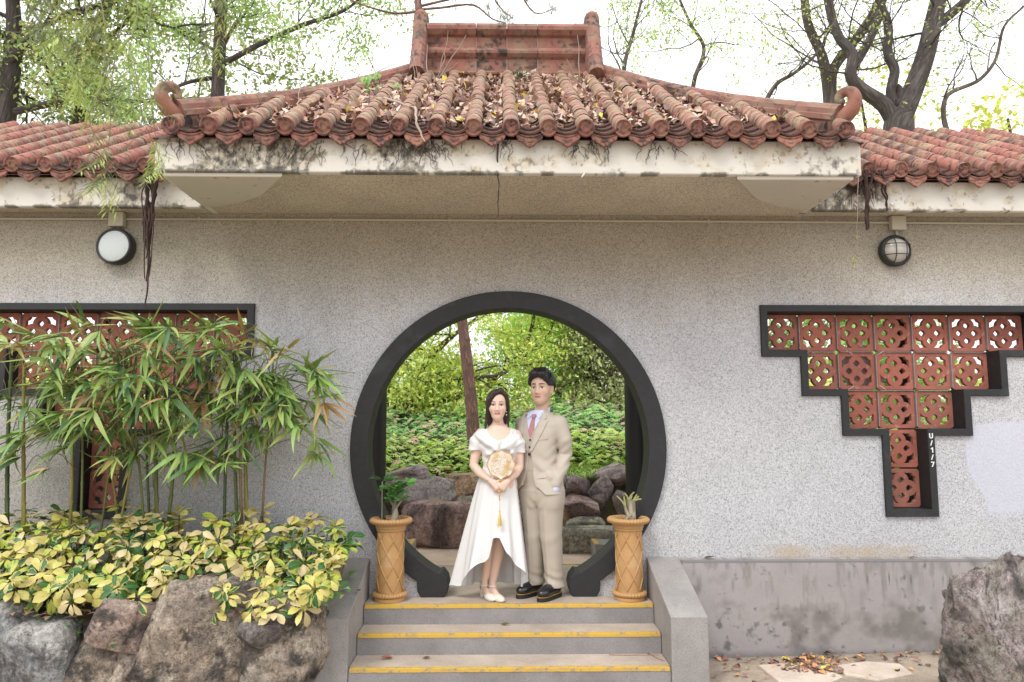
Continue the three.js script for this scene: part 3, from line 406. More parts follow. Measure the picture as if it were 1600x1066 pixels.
// ---- rocks ----------------------------------------------------------------
const PAL = {
  tan: [[0.31, 0.245, 0.185], [0.2, 0.165, 0.135], [0.06, 0.055, 0.052], [0.42, 0.36, 0.29]], grey: [[0.25, 0.25, 0.245], [0.17, 0.175, 0.18], [0.11, 0.1, 0.095], [0.34, 0.33, 0.31]],
  pink: [[0.38, 0.28, 0.23], [0.26, 0.2, 0.17], [0.09, 0.075, 0.07]], red: [[0.2, 0.132, 0.115], [0.14, 0.1, 0.092], [0.075, 0.056, 0.054], [0.28, 0.18, 0.125]], purple: [[0.22, 0.18, 0.175], [0.16, 0.128, 0.128], [0.075, 0.06, 0.06], [0.28, 0.2, 0.17]],
  dark: [[0.17, 0.145, 0.14], [0.1, 0.085, 0.085], [0.26, 0.24, 0.21]], brown: [[0.26, 0.165, 0.09], [0.18, 0.115, 0.07], [0.05, 0.042, 0.038]], green: [[0.17, 0.165, 0.12], [0.12, 0.115, 0.09], [0.07, 0.065, 0.055], [0.23, 0.21, 0.17]], lichen: [[0.26, 0.24, 0.2], [0.31, 0.25, 0.25], [0.1, 0.09, 0.085], [0.37, 0.33, 0.32]],
};
for (const k of Object.keys(PAL)) PAL[k] = PAL[k].map((c, i) => ((m) => c.map((v) => lerp(v, m, 0.08) * (i === 2 ? 1.5 : 1.9)))((c[0] + c[1] + c[2]) / 3));
function rock(label, px, z, sz, pal, seed, o = {}) {   // px: photograph rectangle it fills; sz: depth in metres
  const a = at(px[0], px[1], z), b = at(px[2], px[3], z), rx = (b.x - a.x) / 2, ry = (a.y - b.y) / 2, f = o.fill ?? 1.22;
  const m = tag(single('rock', boulder(rx * f, ry * f, sz, seed, { pal: PAL[pal].map((c, i) => c.map((v) => v * Math.min((o.gain ?? 1) * (i === 2 ? 0.9 : 1), 0.72 / Math.max(...c)))), ...o }), M_ROCK, [(a.x + b.x) / 2, (a.y + b.y) / 2, z - sz * 0.6]), label, 'rock', o.group);
  if (o.turn) m.rotation.set(...o.turn); return m;
}
rock('pale grey pointed rock cut off by the left edge', [-45, 955, 30, 1080], 1.12, 0.22, 'grey', 11, { cuts: 9 });
rock('blue-grey flat-faced slab rock second from the left edge', [-4, 978, 99, 1120], 1.2, 0.22, 'grey', 23, { cuts: 8, lo: 0.55, sq: 4, detail: 30 });
rock('tan cracked rock between the blue-grey slab and the largest boulder', [88, 985, 196, 1130], 1.14, 0.24, 'tan', 35, { cuts: 9, sq: 3.5, detail: 30, fill: 1.3 });
rock('small pinkish granite block perched under the yellow shrubs', [140, 945, 226, 1016], 1.2, 0.16, 'pink', 47, { cuts: 9, rough: 0.04, sq: 5, lo: 0.6, fill: 1.35, turn: [0.1, 0.3, -0.35], detail: 24 });
rock('small brown wedge rock below the pinkish granite block', [158, 1010, 208, 1100], 1.16, 0.15, 'tan', 48, { cuts: 9 });
rock('largest tan and dark stained boulder below the yellow shrubs', [182, 918, 408, 1150], 1.16, 0.42, 'tan', 59, { cuts: 13, rough: 0.06, detail: 48, fill: 1.3, lo: 0.48, hi: 0.85, sq: 3.2 });
rock('tan boulder with white patches beside the left cheek wall', [372, 945, 498, 1150], 1.1, 0.36, 'tan', 63, { cuts: 10, rough: 0.06, detail: 44, fill: 1.3, lo: 0.5, hi: 0.85, sq: 3.2 });
rock('small grey rock wedged between the two tan boulders', [372, 968, 432, 1020], 1.16, 0.12, 'dark', 75, { cuts: 9 });
rock('rugged lichen covered boulder at the lower right corner', [1502, 874, 1800, 1250], 1.75, 0.6, 'lichen', 87, { cuts: 12, rough: 0.1, detail: 36, lo: 0.5, hi: 0.85, fill: 1.14, gain: 0.9 });
const RG = [
  ['broad reddish slab rock with rusty streaks behind the left pot', [628, 790, 770, 864], -2.35, 0.28, 'red', 101, { cuts: 7, lo: 0.62, hi: 0.85, streak: 1, fill: 1.3, rough: 0.035, sq: 6, detail: 24 }],
  ['sloping grey flat rock above the reddish slab', [590, 748, 720, 806], -2.75, 0.4, 'dark', 113, { cuts: 8 }], ['dark rounded rock at the foot of the hedge behind the green potted plant', [592, 724, 674, 768], -3.0, 0.3, 'purple', 125, { cuts: 7 }],
  ['brown rounded rock with a dark stripe left of the bride', [686, 733, 765, 784], -2.75, 0.32, 'brown', 137, { cuts: 8 }], ['flat mossy rock under the brown rounded rock', [690, 774, 770, 806], -2.6, 0.3, 'green', 149, {}], ['plain grey rock hidden mostly behind the couple', [760, 760, 880, 860], -2.6, 0.3, 'dark', 150, {}],
  ['square green-grey rock at floor level right of the groom', [876, 826, 990, 876], -2.0, 0.26, 'green', 161, { cuts: 6, lo: 0.65, hi: 0.85, fill: 1.3, rough: 0.04, sq: 6, detail: 24 }], ['dark mossy rock lying on the square green-grey rock', [892, 806, 955, 834], -2.25, 0.22, 'green', 173, {}],
  ['purple rock with an orange weathered face right of the groom', [880, 772, 945, 820], -2.4, 0.28, 'red', 185, { cuts: 10 }], ['overhanging purple-brown rock above the orange-faced rock', [882, 738, 928, 782], -2.7, 0.26, 'purple', 197, { cuts: 9 }],
  ['upright purple rock beside the bare potted plant', [922, 748, 960, 806], -2.6, 0.26, 'purple', 209, { cuts: 9 }], ['pointed pale purple rock at the top of the pile under the grass', [934, 726, 982, 764], -2.8, 0.26, 'purple', 211, { cuts: 8, lo: 0.45 }],
  ['dark purple rock behind the bare potted plant', [950, 760, 1000, 812], -2.55, 0.3, 'purple', 223, {}], ['small broken rock by the trouser leg of the groom', [868, 790, 894, 836], -2.35, 0.2, 'brown', 235, {}], ['small grey rock on top of the pile beside the groom sleeve', [868, 740, 890, 784], -2.75, 0.2, 'dark', 236, {}], ['dark rock low behind the right pot', [980, 800, 1040, 870], -2.2, 0.3, 'dark', 237, {}],
];
for (const [l, p, z, s, pal, seed, o] of RG) rock(l, p, z, s, pal, seed, { detail: 16, lo: 0.4, hi: 0.72, cuts: 13, gain: 3.0, rough: 0.05, group: 'rocks piled behind the gate', ...o });
{ // the bank runs on behind both walls
  const r = rng(8), ORD = ['first', 'second', 'third', 'fourth', 'fifth', 'sixth'], mk = (s, n) => { for (let i = 0; i < n; i++) { const k = ['dark', 'purple', 'green', 'brown'][i % 4], x = s * lerp(1.55, 4.9, (i + 0.5) / n), q = 0.36 + 0.1 * r(); tag(single('rock', boulder(q * 1.15, q * 1.1, q, 300 + i + (s > 0 ? 50 : 0), { pal: PAL[k].map((c) => c.map((v) => v * 1.7)), detail: 10, lo: 0.45, hi: 0.75 }), M_ROCK, [x, 0.38, -2.95 - 0.2 * r()]), `${ORD[i]} bank stone ${s < 0 ? 'left' : 'right'} of the gate behind the wall, glimpsed through the lattice`, 'rock', 'stones of the bank behind the wall'); } }; mk(-1, 6); mk(1, 6);
}
// ---- hedge and grass behind -------------------------------------------------
const lc = (h, s, l, r, dh = 0.03, dl = 0.08) => new THREE.Color().setHSL(h + (r() - 0.5) * dh, clamp(s + (r() - 0.5) * 0.15, 0, 1), clamp(l + (r() - 0.5) * dl, 0.02, 0.95));
const G_LEAF = blade(1, 0.46, { fold: 0.3, droop: 0.35, seg: 2 }), G_LEAFW = blade(1, 0.62, { fold: 0.25, droop: 0.5, seg: 2 });
const G_SPRAY = mg([-1.1, -0.55, 0, 0.55, 1.1].map((a) => { const b = blade(0.72, 0.24, { fold: 0.3, droop: 0.4, seg: 2 }); b.rotateY(a); return mv(b, 0, 0, 0.12 * Math.cos(a)); }));
{
  const r = rng(44), items = [], surf = (x, s) => { const n = fbm(x * 0.9, s * 2.2, 4, 3), m = fbm(x * 2.6, s * 5, 9, 2); return V(x, (x > 0.4 ? 0.86 : 0.74) + 0.78 * Math.pow(s, 0.72) * (1 + 0.16 * n) + 0.16 * m, -3.3 - 1.7 * s * s - 0.5 * s + 0.3 * n * (1 - s)); };
  for (let i = 0; i < 17000; i++) {
    const x = (r() - 0.5) * 12, s = Math.pow(r(), 1.25) * 1.25, p = surf(x, s).add(randDir(r).multiplyScalar(0.1)), dir = V((r() - 0.5) * 1.5, -0.3 + 0.7 * r(), 1 - 0.5 * r()), patch = fbm(x * 1.8, s * 4, 30, 3), red = r() < 0.08 + 0.6 * smoothstep(patch, 0.02, 0.25) * smoothstep(s, 0.15, 0.5), deep = smoothstep(s, 0.5, 0.1);
    const c = red ? lc(0.065, 0.45, 0.6, r, 0.06, 0.16) : r() < deep ? lc(0.275, 0.48, 0.42, r, 0.05, 0.16) : lc(0.215, 0.64, 0.56, r, 0.06, 0.18); items.push([p, aim(dir, V(0, 1, 0.3), (r() - 0.5)), 0.06 + 0.09 * r() * r(), c]);
  }
  const hedge = tag(base('hedge', [0, 0, 0]), 'long clipped green hedge with reddish young tips above the rock pile', 'hedge', null, 'stuff'); leafMass('leaves', G_SPRAY, M_LEAF, items, hedge);
  const core = new THREE.PlaneGeometry(12, 1, 80, 14), P = core.attributes.position; for (let i = 0; i < P.count; i++) { const q = surf(P.getX(i), (P.getY(i) + 0.5) * 1.25); P.setXYZ(i, q.x, q.y - 0.1, q.z - 0.12); } core.computeVertexNormals(); part('dark_core', core, mat({ color: [0.03, 0.045, 0.016] }), hedge);  // plain dark sheet under the leaves, painted as the shaded inside of the hedge
  // grass tufts on the right of the bank
  const g = [], G = blade(1, 0.05, { fold: 0.5, droop: 1.3, seg: 4, peak: 0.3 }); for (let i = 0; i < 1500; i++) { const x = lerp(0.25, 2.2, Math.pow(r(), 0.8)), z = -3.02 - 0.35 * r(), a = r() * 6.28; g.push([V(x, groundY(x, -3.5) + 0.12 - (z + 3.02) * 0.3, z), aim(V(Math.cos(a), 1.1 + r(), Math.sin(a) + 0.5)), 0.16 + 0.14 * r(), lc(0.22, 0.58, 0.48, r, 0.06, 0.16)]); }
  const gr = tag(base('grass'), 'long bright green grass drooping over the rocks right of the groom', 'grass', null, 'stuff'); leafMass('blades', G, M_LEAF, g, gr);
}
// ---- trees ----------------------------------------------------------------
function grow(P0, D0, L0, R0, depth, r, o, out, tips) {
  const n = o.seg ?? 5, pts = [P0.clone()], rad = [R0], d = D0.clone().normalize(), end = R0 * (o.taper ?? 0.6); let p = P0.clone();
  for (let i = 1; i <= n; i++) { d.add(randDir(r).multiplyScalar(o.wig ?? 0.22)).add(V(0, o.lift ?? 0.05, 0)).normalize(); p = p.clone().addScaledVector(d, L0 / n); pts.push(p); rad.push(lerp(R0, end, i / n)); }
  out.push(tube(pts, rad, R0 > 0.06 ? 9 : R0 > 0.02 ? 6 : 4, false));
  if (depth <= (o.leafDepth ?? 1)) for (let i = 1; i <= n; i++) tips.push([pts[i], d.clone(), depth]);
  if (!depth) return;
  const k = o.kids ?? 3; for (let i = 0; i < k; i++) { const at_ = i === 0 ? n : 1 + Math.floor(r() * (n - 0.01)), q = randDir(r), nd = d.clone().multiplyScalar(i === 0 ? 1 : 0.55).addScaledVector(q, i === 0 ? 0.35 : (o.spread ?? 0.9)); if (o.flat) nd.y *= o.flat; grow(pts[at_], nd, L0 * lerp(0.6, 0.85, r()), Math.max(0.003, rad[at_] * (i === 0 ? 0.92 : 0.62)), depth - 1, r, o, out, tips); }
}
function crown(tips, r, n, spread, size, col, geo = G_LEAF) { const items = []; for (const [p, d] of tips) for (let i = 0; i < n && (n >= 1 || r() < n); i++) { const q = p.clone().add(randDir(r).multiplyScalar(spread * Math.cbrt(r()))); items.push([q, aim(randDir(r).add(V(0, -0.1, 0.35)), V(0, 1, 0), (r() - 0.5) * 2), size * (0.65 + 0.7 * r()), col(r, q)]); } return items; }
function tree(name, label, cat, stems, M, o, seed, leaf, group) {   // stems: [points, radii, depth, child count, child length]
  const r = rng(seed), t = tag(base(name), label, cat, group), out = [], tips = [];
  for (const [pts, rad, depth = 3, kids = 5, len = 1.4, from = 0.3, lim = o.limb ?? 0.5] of stems) {
    const n = pts.length * 5, cv = curve(pts, n), rr = cv.map((_, i) => { const f = i / n * (rad.length - 1), k = Math.min(rad.length - 2, Math.floor(f)); return lerp(rad[k], rad[k + 1], f - k); });
    out.push(tube(cv, rr, 12, false));
    for (let i = 0; i < kids; i++) { const f = Math.min(n - 1, Math.floor(lerp(from, 1, (i + r()) / kids) * n)), d = cv[Math.min(n, f + 1)].clone().sub(cv[Math.max(0, f - 1)]).normalize(); const nd = d.multiplyScalar(0.5).addScaledVector(randDir(r), 0.9); if (o.flat) nd.y *= o.flat; grow(cv[f], nd, len * (0.7 + 0.6 * r()), Math.max(0.006, rr[f] * lim), depth, r, o, out, tips); }
    if (o.endGrow !== false) grow(cv[n], cv[n].clone().sub(cv[n - 2]), len, rr[n] * 0.9, depth, r, o, out, tips);
  }
  part('trunk', mg(out), M, t); if (leaf) leafMass('crown', leaf.geo ?? G_LEAF, leaf.m ?? M_LEAF, crown(tips, r, leaf.n, leaf.spread, leaf.size, leaf.col, leaf.geo), t); return t;
}
const greens = (h, s, l, dh = 0.05, dl = 0.16) => (r) => lc(h, s, l, r, dh, dl);
const A = (x, y, z) => at(x, y, z);
// pine whose trunk shows through the gate and above the ridge
{
  const r = rng(61), p = [[742, 735, -3.9], [737, 640, -3.9], [729, 560, -3.92], [721, 495, -3.95], [700, 330, -4.05], [676, 130, -4.1], [655, 20, -4.2], [648, -60, -4.2]].map((q) => A(...q)); p.unshift(A(745, 790, -3.9));
  const t = tag(base('pine_tree'), 'slender pine with flaky reddish trunk behind the bride, its top above the roof ridge', 'pine tree'), out = [tube(curve(p, 60), curve(p, 60).map((_, i) => lerp(0.095, 0.05, i / 60) * (1 + 0.22 * fbm(i * 0.9, 0, 3, 2))), 12, false)], tips = [];
  for (const [x0, y0, pts] of [[655, 15, [[690, 12], [740, 8], [770, 30], [790, 36]]], [655, 10, [[720, -5], [800, -20], [835, 20], [868, 12]]], [655, 18, [[610, 20], [560, 5], [520, -15]]], [650, 0, [[750, -30], [780, 10], [800, 28]]]]) { const q = [A(x0, y0, -4.2), ...pts.map(([x, y]) => A(x, y, -4.1 + r() * 0.6))], cv = curve(q, 16); out.push(tube(cv, cv.map((_, i) => lerp(0.022, 0.006, i / 16)), 6, false)); cv.slice(6).forEach((c, i) => { if (i % 2 === 0 && x0 + y0 !== 673) for (let k = 0; k < 2; k++) tips.push([c.clone().add(V((r() - 0.5) * 0.16, (r() - 0.3) * 0.14, (r() - 0.5) * 0.16))]); }); }
  part('trunk', mg(out), M_BARKRED, t); const items = []; for (const [c] of tips) for (let i = 0; i < 26; i++) { const d = randDir(r); items.push([c, aim(d), 0.1 + 0.05 * r(), lc(0.22, 0.2, 0.2, r, 0.05, 0.1)]); } leafMass('needles', blade(1, 0.05, { seg: 2, droop: 0.1, fold: 0.1 }), M_LEAF, items, t);
}
// trees seen through the gate
const LIME = (r) => r() < 0.5 ? lc(0.18, 0.72, 0.57, r, 0.03, 0.16) : lc(0.215, 0.6, 0.44, r, 0.04, 0.14);
tree('lime_green_tree', 'spreading tree with bright yellow-green leaves and low dark limbs left of the couple', 'tree', [
  [[A(590, 680, -6), A(630, 640, -6), A(690, 600, -5.9), A(770, 588, -5.9)], [0.1, 0.07, 0.05, 0.03], 2, 9, 0.75, 0.1], [[A(600, 690, -6.3), A(640, 600, -6.3), A(690, 540, -6.2), A(740, 500, -6.2)], [0.09, 0.07, 0.05, 0.02], 2, 9, 0.75, 0.1], [[A(600, 690, -6.1), A(605, 600, -6.2), A(640, 510, -6.2), A(660, 440, -6.2)], [0.09, 0.06, 0.04, 0.02], 2, 8, 0.8, 0.2], [[A(640, 640, -6.4), A(760, 600, -6.6), A(820, 540, -6.6), A(840, 470, -6.5)], [0.07, 0.05, 0.04, 0.02], 2, 8, 0.75, 0.2],
], M_BARKGREY, { wig: 0.25, kids: 3, flat: 0.6, spread: 1 }, 71, { n: 10, spread: 0.3, size: 0.088, col: LIME });
tree('maple_tree', 'tall bright green tree with upright thin stems behind the groom', 'tree', [
  [[A(868, 690, -8), A(875, 600, -8), A(890, 520, -8), A(900, 440, -8)], [0.07, 0.06, 0.05, 0.03], 2, 8, 0.9, 0.1], [[A(880, 690, -8.2), A(905, 590, -8.2), A(935, 510, -8.3), A(960, 420, -8.3)], [0.06, 0.05, 0.04, 0.02], 2, 7, 0.8, 0.35], [[A(835, 690, -8.6), A(845, 590, -8.6), A(850, 500, -8.6), A(856, 420, -8.6)], [0.06, 0.05, 0.04, 0.03], 2, 8, 0.8, 0.1],
], M_BARKGREY, { wig: 0.2, kids: 3, spread: 0.9 }, 83, { n: 7, spread: 0.34, size: 0.13, geo: G_LEAFW, col: greens(0.255, 0.6, 0.5) });
tree('olive_tree', 'dark olive green tree with crooked leaning trunk at the right of the gate view', 'tree', [
  [[A(1010, 670, -6.5), A(975, 645, -6.5), A(945, 615, -6.5), A(925, 580, -6.5), A(915, 545, -6.5)], [0.09, 0.08, 0.06, 0.04, 0.02], 2, 9, 0.6, 0.25], [[A(950, 615, -6.5), A(955, 585, -6.5), A(940, 555, -6.4)], [0.05, 0.04, 0.03], 2, 6, 0.6, 0.2],
  [[A(1020, 660, -6.9), A(1010, 580, -6.9), A(980, 520, -6.9), A(960, 470, -6.9)], [0.08, 0.06, 0.04, 0.02], 2, 8, 0.7, 0.2],
], M_BARKDARK, { wig: 0.3, kids: 3 }, 95, { n: 9, spread: 0.26, size: 0.085, col: greens(0.19, 0.35, 0.4, 0.05, 0.2) });
// trees on either side that the lattice shows in pieces
for (const [x, z, s, h, lab] of [[-3.4, -6, 501, 0.22, 'green tree seen in pieces through the lattice behind the bamboo'], [-5.8, -7.5, 502, 0.25, 'green tree at the far left behind the lattice wall'], [3.6, -6.6, 503, 0.21, 'yellow-green tree seen in pieces through the right lattice'], [5.9, -6.2, 504, 0.25, 'green tree at the far right behind the lattice wall']]) tree('garden_tree', lab, 'tree', [[[V(x, 0.5, z), V(x + 0.1, 1.4, z), V(x - 0.1, 2.2, z - 0.1), V(x, 2.9, z)], [0.09, 0.07, 0.05, 0.03], 2, 11, 0.9, 0.15]], M_BARKGREY, { wig: 0.25, kids: 3 }, s, { n: 13, spread: 0.36, size: 0.13, col: greens(h, 0.5, 0.4) });
// far planting that closes the horizon
{
  const r = rng(77), items = []; for (let i = 0; i < 9000; i++) { const a = (r() - 0.5) * 2.4, R = 13 + 9 * r(), x = Math.sin(a) * R, z = 4 - Math.cos(a) * R - 2, hh = 1.5 + 1.3 * (0.5 + fbm(x * 0.3, 0, z * 0.3, 3)) + 0.5 * Math.abs(x) * 0.05; items.push([V(x, 0.4 + hh * Math.pow(r(), 0.7), z), aim(randDir(r).add(V(0, 0, 0.6))), 0.3 + 0.2 * r(), lc(0.205, 0.55, 0.42, r, 0.06, 0.16)]); }
  leafMass('leaves', G_LEAFW, M_LEAF, items, tag(base('distant_shrubbery'), 'distant green shrubbery closing the view behind the garden trees', 'shrubbery', null, 'stuff'));
}
// trees above the roofs
tree('broadleaf_tree', 'leafy light green tree with dark limbs above the left roof', 'tree', [
  [[A(0, 260, -7.5), A(12, 150, -7.5), A(22, 60, -7.5), A(14, -60, -7.5)], [0.2, 0.17, 0.14, 0.1], 3, 7, 1.5, 0.3, 0.35], [[A(120, 260, -8), A(128, 150, -8), A(150, 60, -8), A(190, -60, -8)], [0.12, 0.11, 0.09, 0.06], 3, 8, 1.4, 0.3], [[A(20, 175, -7.5), A(90, 160, -7.4), A(150, 155, -7.3), A(230, 160, -7.2)], [0.07, 0.06, 0.05, 0.02], 2, 6, 1.0, 0.3], [[A(10, 100, -7.4), A(70, 40, -7.2), A(160, 10, -7.2), A(300, 60, -7.0), A(345, 85, -7)], [0.07, 0.06, 0.05, 0.035, 0.02], 2, 7, 1.1, 0.2],
], M_BARKDARK, { wig: 0.26, kids: 3, spread: 1 }, 107, { n: 9, spread: 0.27, size: 0.11, col: (r) => r() < 0.25 ? lc(0.15, 0.45, 0.34, r, 0.04, 0.15) : lc(0.22, 0.48, 0.28, r, 0.05, 0.18) });
tree('broadleaf_tree', 'straight dark trunk with thin side boughs of small leaves rising behind the left hip ridge', 'tree', [
  [[A(338, 250, -6), A(341, 120, -6), A(345, 30, -6), A(346, -80, -6)], [0.115, 0.11, 0.105, 0.1], 2, 3, 0.9, 0.5, 0.25], [[A(343, 85, -6), A(366, 40, -5.9), A(388, 16, -5.9)], [0.035, 0.03, 0.015], 1, 2, 0.4, 0.4], [[A(340, 105, -6), A(400, 72, -5.8), A(470, 40, -5.7), A(540, 15, -5.6), A(580, -20, -5.6)], [0.05, 0.045, 0.04, 0.025, 0.012], 2, 8, 0.8, 0.3, 0.35], [[A(340, 120, -6), A(290, 130, -5.8), A(250, 150, -5.8)], [0.04, 0.03, 0.02], 2, 4, 0.8, 0.3],
], bark([0.13, 0.1, 0.095], 2.5, 1.5), { wig: 0.22, kids: 3, spread: 0.9 }, 119, { n: 7, spread: 0.3, size: 0.09, col: greens(0.235, 0.45, 0.4) });
tree('leaning_bare_tree', 'big nearly leafless tree with forking dark limbs above the right roof', 'tree', [
  [[A(1404, 260, -7), A(1405, 190, -7), A(1408, 175, -7)], [0.3, 0.26, 0.21], 1, 1, 0.3, 0.9, 0.1], [[A(1402, 196, -7), A(1382, 165, -7), A(1345, 138, -7), A(1330, 120, -7), A(1332, 85, -7), A(1312, 60, -7.1), A(1298, 20, -7.2), A(1288, -60, -7.3)], [0.17, 0.14, 0.12, 0.108, 0.1, 0.088, 0.082, 0.078], 2, 7, 1.0, 0.4, 0.2], [[A(1404, 195, -7), A(1425, 145, -7), A(1445, 90, -7), A(1455, 50, -7), A(1466, 0, -7), A(1478, -60, -7)], [0.2, 0.185, 0.17, 0.16, 0.145, 0.135], 2, 5, 0.9, 0.4, 0.16], [[A(1400, 170, -7), A(1392, 145, -7), A(1398, 110, -6.9), A(1388, 85, -6.9), A(1388, 40, -6.9), A(1375, 0, -7), A(1372, -60, -7)], [0.095, 0.088, 0.088, 0.083, 0.078, 0.07, 0.07], 2, 6, 0.9, 0.3, 0.2],
  [[A(1455, 45, -7), A(1490, 18, -7), A(1520, -10, -7)], [0.1, 0.085, 0.07], 2, 3, 0.8, 0.4, 0.3], [[A(1334, 105, -7), A(1360, 60, -7.4), A(1372, 30, -7.6), A(1385, -30, -7.8)], [0.085, 0.08, 0.08, 0.07], 2, 4, 0.9, 0.4, 0.25],
], bark([0.15, 0.13, 0.125], 1.6, 1), { wig: 0.24, kids: 3, spread: 0.85 }, 131, { n: 1, spread: 0.25, size: 0.085, col: greens(0.2, 0.5, 0.38) });
tree('grey_trunk_tree', 'grey forked trunk just left of the right roof scroll', 'tree', [
  [[A(1297, 250, -8), A(1297, 158, -8), A(1285, 90, -8), A(1262, 35, -8), A(1255, -40, -8)], [0.17, 0.13, 0.1, 0.085, 0.08], 2, 7, 1.1, 0.4, 0.2], [[A(1298, 165, -8), A(1302, 110, -8), A(1335, 65, -8.1), A(1365, 20, -8.2), A(1390, -40, -8.2)], [0.12, 0.1, 0.1, 0.09, 0.08], 2, 6, 1, 0.4, 0.2],
], M_BARKGREY, { wig: 0.24, kids: 3, spread: 0.85 }, 143, { n: 1, spread: 0.3, size: 0.09, col: greens(0.2, 0.5, 0.4) });
for (const [lab, pts, s] of [['thin bare sapling with sparse green leaves right of the roof ridge', [[1078, 190], [1085, 125], [1100, 75], [1078, 35], [1050, -30]], 151], ['thin leafless sapling with a bent stem between the ridge and the grey trunk', [[1195, 160], [1215, 130], [1240, 115], [1275, 85], [1300, 40]], 152], ['thin sapling with pale green shoots close to the ridge end', [[985, 170], [975, 110], [990, 50], [1010, -30]], 153], ['wiry bare branch tree at the far right edge', [[1490, 230], [1470, 185], [1432, 155], [1465, 190], [1475, 185], [1480, 150], [1530, 125], [1555, 95], [1570, 40], [1600, 10]], 154]]) {
  const q = pts.map(([x, y], i) => A(x, y, -6.2 - (s % 3) * 0.8)); if (s === 154) q.splice(1, 3);
  tree('sapling', lab, 'tree', [[q, [0.05, 0.04, 0.03, 0.018], 3, 8, 0.9, 0.25, 0.45]], M_BARKGREY, { wig: 0.3, kids: 3, spread: 0.8, taper: 0.5 }, s, { n: s === 152 || s === 154 ? 0.3 : 1, spread: 0.2, size: 0.075, col: greens(0.23, 0.55, 0.45) });
}
for (const [lab, x, y, z, w, n, s] of [['small yellow-green bush top above the far right roof', 1575, 185, -5.5, 0.7, 700, 161], ['low yellow-green bush between the forked limbs and the right roof', 1395, 175, -8.5, 1.3, 650, 162], ['yellow-green leaf tuft left of the big forked tree', 1345, 150, -8.6, 1.0, 350, 163]]) {
  const r = rng(s), c = A(x, y, z), t = tag(base('shrub'), lab, 'shrub'), it = []; for (let i = 0; i < n; i++) { const d = randDir(r).multiplyScalar(w * Math.cbrt(r())); d.y *= 0.75; const p = c.clone().add(d); if (fbm(p.x * 2, p.y * 2, p.z * 2, 2) < -0.06) continue; it.push([p, aim(randDir(r).add(V(0, 0, 0.5))), 0.1 + 0.06 * r(), lc(0.175, 0.6, 0.46, r, 0.04, 0.16)]); } leafMass('foliage', G_LEAFW, M_LEAF, it, t); part('stem', tube([c.clone().add(V(0, -2.6, 0)), c.clone().add(V(0.1, -1, 0)), c], [0.05, 0.04, 0.02], 7), M_BARKGREY, t);
}
// ---- planter on the left: soil, yellow shrubs, bamboo ----------------------
{
  const g = new THREE.PlaneGeometry(5.2, 0.9, 60, 14); g.rotateX(-Math.PI / 2); const P = g.attributes.position; for (let i = 0; i < P.count; i++) { const x = P.getX(i), z = P.getZ(i); P.setY(i, 0.24 + 0.08 * fbm(x * 2, 0, z * 2, 3) - 0.14 * smoothstep(z, 0.1, 0.45)); } g.computeVertexNormals();
  tag(single('planter_soil', boxUV(mv(g, -3.99, 0, 0.56)), mat({ map: rep(T_CON, 1, 1), color: [0.35, 0.26, 0.19], roughness: 1 })), 'dark soil of the raised bed behind the boulders', 'soil', null, 'structure');
}
// schefflera: whorls of drooping leaflets, yellow and cream with green splashes
const schTex = (s, a, b, g1, amt) => tex(128, 128, (u, v) => { const n = pf(u, v, 5, 4, 4, s), d = 1 - Math.abs(u - 0.5) * 2, base_ = mix3(a, b, pf(u, v, 3, 3, 3, s + 9)), mid = Math.abs(u - 0.5) < 0.025 ? 0.25 : 0; return mix3(mix3(base_, g1, smoothstep(n * 0.7 + d * 0.5, 1.02 - amt, 1.12 - amt)), [0.6, 0.6, 0.2], mid); });
const GRN = [0.035, 0.13, 0.025], SCH = [schTex(201, [0.6, 0.52, 0.16], [0.56, 0.5, 0.12], [0.25, 0.36, 0.04], 0.12), schTex(211, [0.62, 0.53, 0.27], [0.56, 0.44, 0.22], [0.4, 0.4, 0.08], 0.08), schTex(221, [0.52, 0.53, 0.1], [0.4, 0.47, 0.06], [0.12, 0.28, 0.03], 0.3), schTex(231, [0.58, 0.52, 0.2], [0.5, 0.5, 0.14], GRN, 0.52), schTex(241, [0.05, 0.17, 0.03], [0.03, 0.12, 0.03], GRN, 0.6), schTex(251, [0.55, 0.47, 0.14], [0.5, 0.42, 0.2], [0.35, 0.2, 0.1], 0.05)];
const M_SCH = SCH.map((t) => pmat({ map: t, roughness: 0.42, transmission: 0.18, thickness: 0 }));
const G_SCH = [0.2, 0.45, 0.75].map((d, i) => blade(0.1, 0.047, { fold: 0.22 - 0.3 * (i === 2), droop: d, seg: 5, peak: 0.62, tip: 1.5 }));
